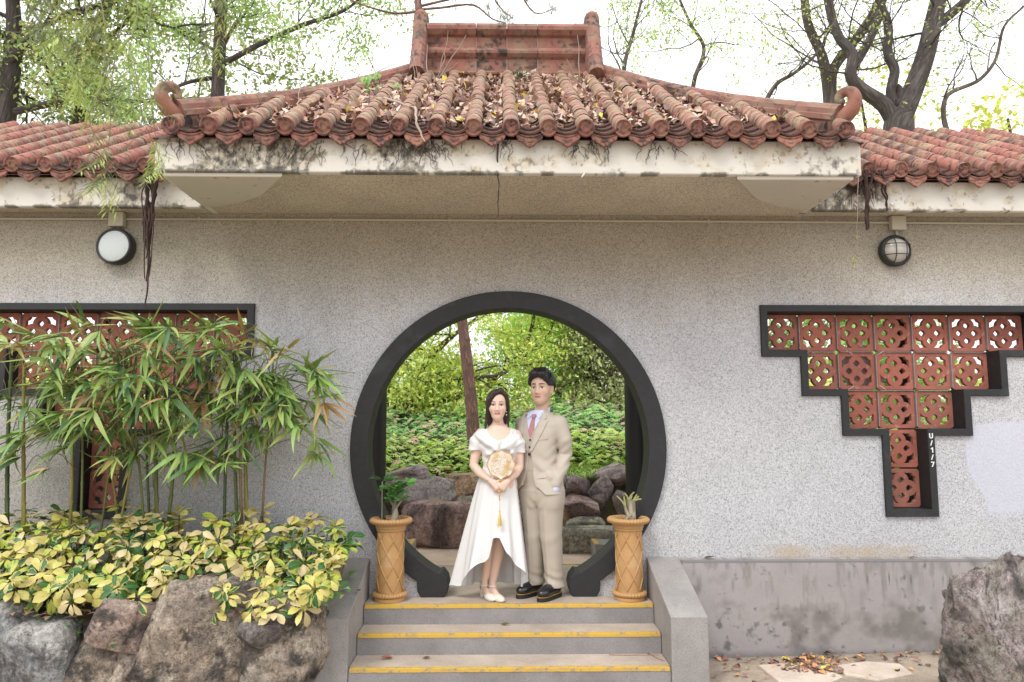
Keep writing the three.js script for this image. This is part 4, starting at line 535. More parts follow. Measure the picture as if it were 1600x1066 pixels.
{
  const r = rng(211), spots = [['beside the left edge of the picture', -3.75, 27], ['between the left edge and the lattice stem', -3.4, 31], ['before the lattice stem with the tallest crown', -3.02, 33], ['right of the lattice stem', -2.68, 32], ['in front of the middle bamboo canes', -2.36, 31], ['above the largest boulder', -2.06, 30], ['at the foot of the right bamboo canes', -1.76, 31], ['hanging over the tan boulder', -1.5, 30], ['reaching over the left cheek wall', -1.3, 17]];
  spots.forEach(([w, cx, n], si) => {
    const t = tag(base('schefflera_shrub', [cx, 0.2, 0.72]), 'variegated yellow and green umbrella shrub ' + w, 'shrub', 'yellow umbrella shrubs along the raised bed'), stems = [];
    for (let i = 0; i < n; i++) {
      const last = si === 8, x = (r() - 0.5) * (last ? 0.26 : 0.42), f = i / (n - 1), z = last ? lerp(-0.3, 0.42, f) : lerp(-0.32, 0.4, f) + (r() - 0.5) * 0.1, hTop = last ? lerp(0.36, 0.12, f) : lerp(0.53, si > 4 ? 0.06 : 0.12, Math.pow(f, 1.2)) + (si > 5 ? -0.06 : 0), y = hTop + (r() - 0.5) * 0.1 + (si === 2 && i === 1 ? 0.1 : 0), c = V(x, y, z), tilt = V(x * 0.6 + (r() - 0.5) * 0.9, 1.1 - f * 0.5, 0.1 + f * 0.6 + (r() - 0.5) * 0.5).normalize();
      stems.push(tube(curve([V(x * 0.4, 0.02, z * 0.4 - 0.05), V(x * 0.75, y * 0.55, z * 0.75 - 0.03), c.clone().addScaledVector(tilt, -0.02)], 6), [0.008, 0.008, 0.007, 0.006, 0.005, 0.004, 0.004], 5, false));
      const mode = r(), k = 7 + Math.floor(r() * 3), a0 = r() * 6.28, sz = 0.8 + 0.4 * r(), q = aim(tilt, V(0, 0, 1));
      for (let j = 0; j < k; j++) {
        const a = a0 + j / k * 6.283 + (r() - 0.5) * 0.3, out = V(Math.cos(a), Math.sin(a), -0.35 + 1.0 * r() - (mode < 0.3 ? 0.35 : 0)).applyQuaternion(q), p = c.clone().addScaledVector(out, 0.018); const u = r(), m = mode < 0.13 ? (u < 0.75 ? 4 : 3) : mode < 0.4 ? (u < 0.5 ? 2 : u < 0.8 ? 0 : 3) : mode < 0.7 ? (u < 0.6 ? 0 : u < 0.85 ? 3 : 5) : (u < 0.55 ? 1 : u < 0.75 ? 5 : u < 0.9 ? 0 : 4);
        const l = part('leaf', G_SCH[Math.min(2, Math.floor(r() * 1.6 + f * 1.5))], M_SCH[m], t, [p.x, p.y, p.z]); l.quaternion.copy(aim(out, tilt, (r() - 0.5) * 1.3)); l.scale.set(sz * (0.75 + 0.5 * r()), sz, sz * (0.7 + 0.55 * r()));
      }
    }
    part('stem', mg(stems), mat({ color: [0.16, 0.13, 0.06] }), t); const inn = [];
    for (let i = 0; i < (si === 8 ? 70 : 170); i++) { const f = r(), x = (r() - 0.5) * (si === 8 ? 0.26 : 0.46), z = lerp(-0.34, si === 8 ? 0.3 : 0.34, f), h = lerp(0.46, 0.08, Math.pow(f, 1.2)); inn.push([V(x, 0.02 + (h - 0.04) * r(), z - 0.05), aim(V(r() - 0.5, -0.2 + 0.6 * r(), r() - 0.2)), 0.085 + 0.04 * r(), r() < 0.55 ? lc(0.29, 0.5, 0.26, r, 0.04, 0.12) : lc(0.17, 0.55, 0.45, r, 0.04, 0.14)]); } leafMass('inner_leaves', G_LEAFW, M_LEAF, inn, t);
  });
  // low herbs and dry leaves in the gaps of the rock edge
  const it = []; for (const [cx, cy, cz, n, w] of [[300 - 25, 985, 1.0, 0, 0], [95, 985, 1.05, 60, 0.12], [70, 975, 1.0, 60, 0.14], [175, 1012, 1.3, 9, 0.02]]) for (let i = 0; i < n; i++) { const p = at(cx, cy, cz).add(V((r() - 0.5) * w * 2.2, (r() - 0.5) * w, (r() - 0.5) * w)); it.push([p, aim(V(r() - 0.5, 0.4 + r(), 0.4 + r())), 0.035 + 0.02 * r(), lc(0.29, 0.55, 0.24, r)]); }
  leafMass('leaves', G_LEAFW, M_LEAF, it, tag(base('ground_cover'), 'small green herbs in the gaps between the boulders and shrubs', 'herbs', null, 'stuff'));
  const dr = []; for (let i = 0; i < 220; i++) { const x = lerp(-3.6, -1.35, r()), z = 0.85 + 0.25 * r(); dr.push([V(x, 0.16 + 0.05 * r(), z), aim(randDir(r).setY(0.1)), 0.06 + 0.05 * r(), lc(0.07, 0.4, 0.26, r, 0.03, 0.14)]); }
  leafMass('fallen_leaves', G_LEAF, M_LEAF, dr, tag(base('dry_litter'), 'dry brown leaves lying between the shrubs and the boulders', 'dry leaves', null, 'stuff'));
  for (const [x, y, lab] of [[40, 800, 'dark green umbrella whorl rising at the left edge in front of the bamboo'], [88, 815, 'dark narrow-leaved seedling against the wall left of the lattice stem']]) {
    const t = tag(base('seedling', [at(x, y, 0.35).x, 0.24, 0.35]), lab, 'plant'), h = at(x, y, 0.35).y - 0.24; part('stem', tube([V(0, 0, 0), V(0.01, h * 0.5, 0), V(0, h, 0)], 0.006, 5), M_TWIG, t);
    const n = y > 810 ? 9 : 8; for (let j = 0; j < n; j++) { const a = j / n * 6.28, o = V(Math.cos(a), 0.2 + 0.3 * r(), Math.sin(a)); const l = part('leaf', y > 810 ? blade(0.17, 0.035, { droop: 0.4, seg: 4 }) : G_SCH[1], y > 810 ? leafMat([0.03, 0.07, 0.03], 0.1) : M_SCH[4], t, [0, h, 0]); l.quaternion.copy(aim(o)); }
  }
}
// bamboo
{
  const r = rng(307), G_BAM = [[0.15, 0.15], [0.4, 0.3], [0.75, 0.2], [-0.1, 0.5]].map(([d, f]) => blade(0.3, 0.031, { droop: d, fold: f, seg: 5, peak: 0.3, tip: 1.15 }));
  const bamT = tex(64, 128, (u, v) => { const l = Math.abs(Math.sin(u * 40)) * 0.12, e = smoothstep(v + 0.12 * (hsh(Math.floor(u * 30), 3, 4) - 0.5), 0.86, 0.97); return mix3([0.9 + l, 0.92 + l * 0.5, 0.9], [1.6, 1.15, 1.1], e * 0.4); });
  const cols = [[0.22, 0.38, 0.09], [0.28, 0.44, 0.11], [0.37, 0.49, 0.14], [0.11, 0.22, 0.07], [0.38, 0.42, 0.14], [0.36, 0.31, 0.1], [0.48, 0.31, 0.15], [0.08, 0.17, 0.07]], M_BAM = cols.map((c) => pmat({ map: bamT, color: c, roughness: 0.5, transmission: 0.22, thickness: 0 }));
  const culmM = [[0.1, 0.13, 0.025], [0.22, 0.2, 0.04], [0.055, 0.09, 0.025], [0.2, 0.13, 0.06]].map((c) => mat({ map: rep(T_BARK, 3, 0.6), color: c.map((k) => k * 1.6), roughness: 0.5 }));
  const culm = (t, px, py, ptx, pty, z, R, m) => {
    const a = at(px, py, z), b = at(ptx, pty, z - 0.05), pts = [], rad = []; a.y = 0.15; const n = Math.max(3, Math.round((b.y - a.y) / 0.17));
    for (let k = 0; k < n; k++) for (const [f, s] of [[0, 1.22], [0.06, 0.95], [0.5, 0.93], [0.94, 1], [0.99, 1.28]]) { const u = (k + f) / n, p = a.clone().lerp(b, u); p.x += 0.012 * Math.sin(u * 5 + px); p.z += 0.03 * u * u; pts.push(p.sub(t.position)); rad.push(1.35 * R * s * (1 - 0.35 * u)); }
    part('cane', tube(pts, rad, 9), culmM[m], t); return b;
  };
  // clump: place in the picture, canes, and the spread of its foliage as [x0, y0, x1, y1, leaves, fans]
  const clumps = [
    ['bamboo clump at the left edge with thick yellow-green canes', 40, 0.5, [[14, 815, 22, 560, 0.014, 2], [38, 815, 44, 570, 0.013, 1], [112, 815, 116, 600, 0.011, 1], [136, 815, 128, 580, 0.008, 0], [178, 815, 212, 700, 0.009, 1], [212, 700, 160, 640, 0.007, 1]], [[0, 512, 150, 694, 36], [-20, 582, 110, 744, 20], [-20, 600, 150, 730, 16], [60, 520, 170, 600, 10]], 11],
    ['bamboo clump with thin canes in front of the lattice stem', 190, 0.55, [[150, 815, 190, 560, 0.007, 0], [238, 815, 205, 580, 0.008, 0]], [[110, 522, 270, 684, 34], [60, 582, 260, 734, 23], [80, 500, 200, 584, 8]], 12],
    ['middle bamboo clump with green canes right of the lattice stem', 255, 0.45, [[246, 822, 250, 560, 0.013, 0], [240, 822, 232, 600, 0.009, 2], [262, 825, 278, 600, 0.012, 0]], [[210, 502, 370, 644, 28], [190, 592, 350, 734, 23], [230, 682, 330, 774, 5]], 13],
    ['bamboo clump with tall dark canes behind the umbrella shrubs', 355, 0.4, [[355, 858, 356, 560, 0.011, 2], [372, 870, 370, 580, 0.012, 0]], [[300, 512, 430, 664, 28], [270, 612, 400, 734, 16], [300, 712, 345, 784, 3]], 14],
    ['bamboo clump at the right end with a slanting brown cane', 400, 0.42, [[384, 872, 388, 600, 0.013, 1], [378, 870, 380, 640, 0.01, 3], [404, 862, 428, 600, 0.008, 3]], [[370, 548, 500, 684, 34], [390, 588, 512, 734, 21], [330, 622, 450, 744, 11]], 15],
  ];
  for (const [lab, px, z, canes, zones, seed] of clumps) {
    const q = rng(seed * 31), t = tag(base('bamboo_clump', [at(px, 800, z).x, 0.2, z]), lab, 'bamboo'), tops = canes.map((c) => culm(t, c[0], c[1], c[2], c[3], z + (q() - 0.5) * 0.12, c[4], c[5])), tw = []; let nl = 0;
    for (const [x0, y0, x1, y1, fans] of zones) for (let i = 0; i < fans; i++) {
      const zz = z + (q() - 0.35) * 0.5, p = at(lerp(x0, x1, q()), lerp(y0 - 12, y1, q() * 0.95), zz), src = tops[Math.floor(q() * tops.length)].clone(); src.y = Math.min(src.y, p.y) - 0.1 * q(); src.x += (q() - 0.5) * 0.04;
      const mid = src.clone().lerp(p, 0.6).add(V(0, 0.1 + 0.1 * q(), 0.03)); tw.push(tube(curve([src, mid, p].map((v) => v.clone().sub(t.position)), 6), [0.004, 0.004, 0.003, 0.003, 0.002, 0.002, 0.0015], 4, false));
      const d0 = p.clone().sub(mid).add(V((q() - 0.5) * 0.3, (q() - 0.4) * 0.25, 0.1 + 0.25 * q())).normalize(), n = 5 + Math.floor(q() * 4), dry = q(), side = V(0, 1, 0).cross(d0).normalize();
      for (let j = 0; j < n && nl < 300; j++, nl++) {
        const a = (j / (n - 1) - 0.5) * (1.5 + q() * 0.7), d = d0.clone().multiplyScalar(Math.cos(a)).addScaledVector(side, Math.sin(a)).add(V(0, 0.3 - 0.85 * q(), 0.3 * q() - 0.05)), u = q(), m = dry < 0.1 ? (u < 0.55 ? 6 : 5) : u < 0.24 ? 0 : u < 0.44 ? 1 : u < 0.58 ? 2 : u < 0.72 ? 3 : u < 0.84 ? 4 : u < 0.94 ? 7 : u < 0.98 ? 5 : 6, o = p.clone().addScaledVector(d0, -0.05 * q()).sub(t.position);
        const l = part('leaf', G_BAM[Math.floor(q() * 4)], M_BAM[m], t, [o.x, o.y, o.z]); l.quaternion.copy(aim(d, V((q() - 0.5) * 0.6, 1, 0.5 * q()), (q() - 0.5) * 1.2)); const s = 0.6 + 0.6 * q(); l.scale.set(s * (0.8 + 0.5 * q()), s, s);
      }
    }
    part('twig', mg(tw), mat({ color: [0.16, 0.17, 0.06] }), t);
  }
}
// ---- pots on the landing ----------------------------------------------------
const M_POT = mat({ map: rep(tex(512, 512, (u, v, i, j) => { const n = pf(u, v, 6, 6, 5, 151), f = pf(u, v, 40, 40, 2, 155); const L = 0.92 + 0.2 * (n - 0.5) + 0.08 * (f - 0.5) + 0.04 * (hsh(i, j, 3) - 0.5); return mix3([0.5 * L, 0.285 * L, 0.115 * L], [0.5, 0.36, 0.2], smoothstep(n, 0.56, 0.78) * 0.5); }), 1.5, 1.5), roughness: 0.6 });
const ropeRing = (R, y, r0, n) => { const g = new THREE.TorusGeometry(R, r0, 10, n * 6); g.rotateX(Math.PI / 2); const P = g.attributes.position; for (let i = 0; i < P.count; i++) { const x = P.getX(i), yy = P.getY(i), z = P.getZ(i), a = Math.atan2(z, x), rr = Math.hypot(x, z), phi = Math.atan2(yy, rr - R), k = 1 + 0.13 * Math.cos(a * n + phi); P.setXYZ(i, Math.cos(a) * (R + (rr - R) * k), yy * k, Math.sin(a) * (R + (rr - R) * k)); } g.computeVertexNormals(); return mv(g, 0, y, 0); };
function makePot(name, label, x, z) {
  const t = tag(base(name, [x, FY, z]), label, 'planter pot', 'tall tan planters flanking the gate');
  const L = (p, n = 48) => new THREE.LatheGeometry(p.map((q) => new THREE.Vector2(...q)), n);
  part('base_ring', boxUV(L([[0, 0], [0.118, 0], [0.122, 0.01], [0.122, 0.03], [0.112, 0.036]])), M_POT, t); part('rope_moulding', boxUV(ropeRing(0.117, 0.054, 0.019, 34)), M_POT, t);
  part('body', boxUV(L([[0.105, 0.05], [0.1, 0.09], [0.103, 0.3], [0.1, 0.5], [0.103, 0.52], [0.103, 0.55]])), M_POT, t);
  part('neck', boxUV(L([[0.103, 0.535], [0.112, 0.54], [0.114, 0.548], [0.11, 0.555], [0.118, 0.56], [0.121, 0.568], [0.118, 0.576], [0.13, 0.585], [0.15, 0.6], [0.152, 0.61], [0.13, 0.632], [0.12, 0.62], [0.11, 0.56]])), M_POT, t); part('rope_rim', boxUV(ropeRing(0.146, 0.617, 0.021, 40)), M_POT, t);
  part('soil', boxUV(mv(new THREE.CylinderGeometry(0.128, 0.128, 0.02, 24), 0, 0.6, 0)), mat({ color: [0.06, 0.045, 0.035] }), t);
  for (const s of [-1, 1]) for (let k = 0; k < 6; k++) { const pts = []; for (let i = 0; i <= 24; i++) { const u = i / 24, a = k / 6 * 6.283 + s * u * 2.35 + 0.35, R = 0.1035 + 0.001 * Math.sin(u * 9); pts.push(V(R * Math.sin(a), 0.085 + u * 0.44, R * Math.cos(a))); } part('trellis_strip', boxUV(tube(pts, 0.0062 - (s > 0 ? 0.0008 : 0), 6, false)), M_POT, t); }
  return t;
}
makePot('planter_pot', 'tall tan pot with diamond trellis relief holding the leafy green plant', -0.935, 0.115);
{ const p = makePot('planter_pot', 'tall tan pot with diamond trellis relief holding the bare stubby plant', 0.952, 0.115); p.rotation.y = 0.35; }
{
  const r = rng(411), t = tag(base('desert_rose', [-0.93, FY + 0.6, 0.115]), 'small green desert rose with thick grey stem in the left pot', 'potted plant'), M_ST = mat({ map: rep(T_BARK, 2, 1), color: [0.42, 0.38, 0.3] });
  part('stem', mg([tube(curve([V(0.02, 0, 0), V(0.025, 0.06, 0), V(0.02, 0.13, 0), V(0.03, 0.2, 0.01)], 8), [0.04, 0.036, 0.03, 0.026, 0.024, 0.02, 0.018, 0.014, 0.01], 10), tube(curve([V(0.025, 0.1, 0), V(0.07, 0.17, 0.01), V(0.1, 0.26, 0.02)], 6), [0.012, 0.011, 0.01, 0.009, 0.007, 0.006, 0.005], 7), tube(curve([V(0.02, 0.12, 0), V(-0.02, 0.19, 0.01), V(-0.03, 0.25, 0.0)], 6), [0.012, 0.011, 0.01, 0.009, 0.007, 0.006, 0.005], 7), tube(curve([V(-0.075, 0, 0.01), V(-0.078, 0.16, 0.01), V(-0.08, 0.32, 0.01)], 6), 0.005, 6)]), M_ST, t);
  const gl = blade(0.075, 0.032, { droop: 0.2, fold: 0.2, seg: 4, peak: 0.68, tip: 1.5 }), ms = [[0.1, 0.27, 0.06], [0.14, 0.33, 0.08], [0.07, 0.21, 0.05], [0.19, 0.38, 0.1]].map((c) => leafMat(c, 0.2, { roughness: 0.4 }));
  for (const [x, y, z, n, s] of [[-0.08, 0.33, 0.01, 9, 1.25], [-0.08, 0.25, 0.02, 4, 1.0], [-0.02, 0.24, 0.02, 11, 1.0], [0.02, 0.28, 0, 12, 1.05], [0.035, 0.2, 0.03, 12, 1], [0.1, 0.28, 0.02, 9, 1.1], [0.06, 0.24, 0.05, 9, 0.95], [0.0, 0.17, 0.04, 8, 0.9], [0.07, 0.17, 0.02, 7, 0.9], [0.125, 0.3, 0.02, 6, 1]]) for (let j = 0; j < n; j++) { const a = r() * 6.28, o = V(Math.cos(a), 0.15 + 0.7 * r(), Math.sin(a) + 0.2); const l = part('leaf', gl, ms[Math.floor(r() * 4)], t, [x + (r() - 0.5) * 0.03, y + (r() - 0.5) * 0.03, z]); l.quaternion.copy(aim(o, V(0, 1, 0.3), (r() - 0.5))); l.scale.setScalar(1.3 * s * (0.75 + 0.4 * r())); }
}
{
  const t = tag(base('pruned_desert_rose', [0.945, FY + 0.6, 0.115]), 'leafless pruned desert rose with stubby cut branches in the right pot', 'potted plant'), M_ST = mat({ map: rep(T_BARK, 2, 1), color: [0.5, 0.45, 0.33], roughness: 0.7 }), M_TIP = mat({ color: [0.3, 0.3, 0.12] });
  part('stem', mg([tube(curve([V(0.03, -0.01, 0), V(0.03, 0.04, 0.0), V(0.02, 0.12, 0), V(0.012, 0.18, 0)], 8), [0.045, 0.042, 0.036, 0.03, 0.027, 0.026, 0.025, 0.024, 0.022], 10), tube(curve([V(0.04, 0.0, 0), V(0.045, 0.09, 0), V(0.05, 0.17, 0)], 6), [0.03, 0.027, 0.024, 0.021, 0.02, 0.018, 0.016], 9), tube(curve([V(-0.02, -0.005, 0.03), V(-0.01, 0.035, 0.04), V(0.03, 0.06, 0.035)], 6), [0.014, 0.018, 0.018, 0.016, 0.014, 0.012, 0.01], 8), tube(curve([V(0.01, 0.03, 0.03), V(-0.015, 0.1, 0.02), V(-0.02, 0.14, 0.02)], 6), [0.02, 0.018, 0.014, 0.012, 0.011, 0.01, 0.01], 8)]), M_ST, t);
  const st = []; for (const [a, b, c] of [[[-0.02, 0.13, 0.02], [-0.05, 0.17, 0.02], [-0.085, 0.205, 0.02]], [[-0.02, 0.14, 0.02], [-0.024, 0.175, 0.02], [-0.028, 0.205, 0.02]], [[0.01, 0.17, 0], [0.0, 0.2, 0], [-0.02, 0.225, 0]], [[0.015, 0.17, 0], [0.03, 0.205, 0], [0.058, 0.235, 0.01]], [[0.02, 0.17, 0], [0.035, 0.19, 0], [0.04, 0.21, 0]], [[0.05, 0.165, 0], [0.075, 0.185, 0], [0.095, 0.2, 0]], [[0.05, 0.16, 0], [0.08, 0.175, 0], [0.115, 0.178, 0]], [[0.05, 0.165, 0], [0.06, 0.185, 0], [0.08, 0.215, 0]]]) st.push(tube(curve([V(...a), V(...b), V(...c)], 5), [0.011, 0.009, 0.0075, 0.007, 0.0065, 0.006], 7)); part('branch_stub', mg(st), M_TIP, t);
  const r = rng(5), it = []; for (let i = 0; i < 16; i++) it.push([V(-0.075 + 0.03 * (r() - 0.5), i < 8 ? 0.04 * r() : 0.0 - 0.03 * r(), 0.0), aim(randDir(r).add(V(-0.3, 0.6, 0.4))), 0.04, lc(0.26, 0.6, 0.36, r)]); leafMass('weed', G_LEAFW, M_LEAF, it, t);
}
// ---- the couple -----------------------------------------------------------------
// skin of a distance field on a grid (surface nets)
function skin(f, lo, hi, h, colour) {
  const n = [0, 1, 2].map((k) => Math.ceil((hi[k] - lo[k]) / h) + 1), [nx, ny, nz] = n, F = new Float32Array(nx * ny * nz), id = (x, y, z) => x + nx * (y + ny * z);
  const B = 5, hb = h * B; for (let bz = 0; bz < nz; bz += B) for (let by = 0; by < ny; by += B) for (let bx = 0; bx < nx; bx += B) {
    const v = f(lo[0] + bx * h + hb / 2, lo[1] + by * h + hb / 2, lo[2] + bz * h + hb / 2), far = Math.abs(v) > hb * 2.2;
    for (let z = bz; z < Math.min(nz, bz + B); z++) for (let y = by; y < Math.min(ny, by + B); y++) for (let x = bx; x < Math.min(nx, bx + B); x++) F[id(x, y, z)] = far ? v : f(lo[0] + x * h, lo[1] + y * h, lo[2] + z * h);
  }
  const vid = new Int32Array(nx * ny * nz).fill(-1), P = [], I = [], c = [[0, 0, 0], [1, 0, 0], [0, 1, 0], [1, 1, 0], [0, 0, 1], [1, 0, 1], [0, 1, 1], [1, 1, 1]], E = [[0, 1], [2, 3], [4, 5], [6, 7], [0, 2], [1, 3], [4, 6], [5, 7], [0, 4], [1, 5], [2, 6], [3, 7]];
  for (let z = 0; z < nz - 1; z++) for (let y = 0; y < ny - 1; y++) for (let x = 0; x < nx - 1; x++) {
    const i0 = id(x, y, z), sg = F[i0] < 0; if ((F[i0 + 1] < 0) === sg && (F[i0 + nx] < 0) === sg && (F[i0 + nx + 1] < 0) === sg && (F[i0 + nx * ny] < 0) === sg && (F[i0 + nx * ny + 1] < 0) === sg && (F[i0 + nx * ny + nx] < 0) === sg && (F[i0 + nx * ny + nx + 1] < 0) === sg) continue; const v = c.map(([a, b, d]) => F[id(x + a, y + b, z + d)]); let m = 0; for (let i = 0; i < 8; i++) if (v[i] < 0) m |= 1 << i; if (!m || m === 255) continue;
    let sx = 0, sy = 0, sz = 0, k = 0; for (const [a, b] of E) if ((v[a] < 0) !== (v[b] < 0)) { const t = v[a] / (v[a] - v[b]); sx += c[a][0] + t * (c[b][0] - c[a][0]); sy += c[a][1] + t * (c[b][1] - c[a][1]); sz += c[a][2] + t * (c[b][2] - c[a][2]); k++; }
    vid[id(x, y, z)] = P.length / 3; P.push(lo[0] + (x + sx / k) * h, lo[1] + (y + sy / k) * h, lo[2] + (z + sz / k) * h);
  }
  const q = (a, b, d, e, s) => { if (a < 0 || b < 0 || d < 0 || e < 0) return; s ? I.push(a, b, d, a, d, e) : I.push(a, d, b, a, e, d); };
  for (let z = 1; z < nz - 1; z++) for (let y = 1; y < ny - 1; y++) for (let x = 1; x < nx - 1; x++) {
    const i = id(x, y, z), s = F[i] < 0;
    if (s !== F[i + 1] < 0) q(vid[id(x, y - 1, z - 1)], vid[id(x, y, z - 1)], vid[i], vid[id(x, y - 1, z)], s);
    if (s !== F[i + nx] < 0) q(vid[id(x - 1, y, z - 1)], vid[id(x - 1, y, z)], vid[i], vid[id(x, y, z - 1)], s);
    if (s !== F[i + nx * ny] < 0) q(vid[id(x - 1, y - 1, z)], vid[id(x, y - 1, z)], vid[i], vid[id(x - 1, y, z)], s);
  }
  const N = [], C = [], e = h * 0.5; for (let i = 0; i < P.length; i += 3) { const [x, y, z] = [P[i], P[i + 1], P[i + 2]], g = V(f(x + e, y, z) - f(x - e, y, z), f(x, y + e, z) - f(x, y - e, z), f(x, y, z + e) - f(x, y, z - e)).normalize(); N.push(g.x, g.y, g.z); if (colour) C.push(...colour(x, y, z, g)); }
  const g = new THREE.BufferGeometry(); g.setAttribute('position', new THREE.Float32BufferAttribute(P, 3)); g.setAttribute('normal', new THREE.Float32BufferAttribute(N, 3)); if (colour) g.setAttribute('color', new THREE.Float32BufferAttribute(C, 3)); g.setIndex(I); return boxUV(g);
}
const smin = (a, b, k) => { const h = Math.max(k - Math.abs(a - b), 0) / k; return Math.min(a, b) - h * h * k * 0.25; }, smax = (a, b, k) => -smin(-a, -b, k);
const cone = (a, b, ra, rb) => { const bx = b[0] - a[0], by = b[1] - a[1], bz = b[2] - a[2], L = bx * bx + by * by + bz * bz; return (x, y, z) => { const px = x - a[0], py = y - a[1], pz = z - a[2], t = clamp((px * bx + py * by + pz * bz) / L, 0, 1); return Math.hypot(px - bx * t, py - by * t, pz - bz * t) - (ra + (rb - ra) * t); }; };
const chain = (pts, rad) => { const c = pts.slice(1).map((p, i) => cone(pts[i], p, rad[i], rad[i + 1])); return (x, y, z) => { let d = 9; for (const f of c) d = Math.min(d, f(x, y, z)); return d; }; };
const ball = (c, r) => (x, y, z) => { const px = x - c[0], py = y - c[1], pz = z - c[2], a = Math.hypot(px / r[0], py / r[1], pz / r[2]), b = Math.hypot(px / r[0] ** 2, py / r[1] ** 2, pz / r[2] ** 2); return b < 1e-9 ? -Math.min(...r) : a * (a - 1) / b; };
const blend = (k, ...fs) => (x, y, z) => { let d = fs[0](x, y, z); for (let i = 1; i < fs.length; i++) d = smin(d, fs[i](x, y, z), k); return d; };
// a trunk or leg given by rows [y, half width, half depth, centre x, centre z]
const rows = (T, pw = 2.3, grow = 0) => (x, y, z) => {
  const yy = clamp(y, T[0][0], T[T.length - 1][0]); let i = 0; while (i < T.length - 2 && yy > T[i + 1][0]) i++; const t = smoothstep(yy, T[i][0], T[i + 1][0]) * 0.5 + 0.5 * (yy - T[i][0]) / (T[i + 1][0] - T[i][0]), a = T[i], b = T[i + 1], w = lerp(a[1], b[1], t) + grow, d = lerp(a[2], b[2], t) + grow, u = Math.abs(x - lerp(a[3], b[3], t)) / w, v = Math.abs(z - lerp(a[4], b[4], t)) / d, r = Math.pow(Math.pow(u, pw) + Math.pow(v, pw), 1 / pw), s = (r - 1) * Math.min(w, d) * 0.9, o = Math.abs(y - yy); return o > 0 ? (s > 0 ? Math.hypot(s, o) : Math.max(s, o)) : s;
};
// a hand: palm and five separate jointed fingers; dir = along the fingers, back = out of the back of the hand, side = towards the thumb
function handField(w, dir, back, side, L, curl, thumb = 0.5) {
  const d = V(...dir).normalize(), s0 = V(...side), s = s0.addScaledVector(d, -s0.dot(d)).normalize(), b = s.clone().cross(d); if (b.dot(V(...back)) < 0) b.negate(); const W = V(...w), at3 = (a, c, e) => W.clone().addScaledVector(d, a * L).addScaledVector(s, c * L).addScaledVector(b, e * L), fs = [], arr = (v) => [v.x, v.y, v.z];
  const palm = [[0.17, 0.5, 0.03], [0.06, 0.53, 0.045], [-0.055, 0.51, 0.04], [-0.16, 0.46, 0.02]]; let pf_ = cone(arr(at3(0, 0.05, 0)), arr(at3(0.46, 0.13, 0.02)), 0.105 * L, 0.095 * L); for (const [c, a, e] of palm.slice(1)) { const q = cone(arr(at3(0.02, c * 0.4, 0)), arr(at3(a - 0.03, c, e - 0.01)), 0.1 * L, 0.085 * L); const p0 = pf_; pf_ = (x, y, z) => smin(p0(x, y, z), q(x, y, z), 0.03 * L * 3); }
  const len = [0.42, 0.47, 0.43, 0.34], rad = [0.052, 0.054, 0.051, 0.045];
  palm.forEach(([c, a, e], i) => { const pts = [at3(a - 0.06, c, e)], r = [rad[i] * L * 1.1]; let ang = 0.1, p = pts[0].clone(); [0.5, 0.29, 0.22].forEach((f, k) => { ang += curl * [0.55, 0.95, 0.6][k] * (1 + 0.12 * i); p = p.clone().addScaledVector(d, Math.cos(ang) * f * len[i] * L).addScaledVector(b, -Math.sin(ang) * f * len[i] * L).addScaledVector(s, (c - 0.0) * 0.06 * L); pts.push(p); r.push(rad[i] * L * [1, 0.92, 0.75][k]); }); fs.push(chain(pts.map(arr), r)); });
  const t = [at3(0.1, 0.13, -0.02), at3(0.28, 0.3, -0.08 * thumb), at3(0.47, 0.36 - 0.1 * thumb, -0.16 * thumb), at3(0.6, 0.32 - 0.16 * thumb, -0.2 * thumb)]; const th = chain(t.map(arr), [0.075 * L, 0.066 * L, 0.056 * L, 0.045 * L]);
  return (x, y, z) => { let v = smin(pf_(x, y, z), th(x, y, z), 0.05 * L); for (const f of fs) { const q = f(x, y, z); v = smin(v, q, 0.025 * L); } return v; };
}
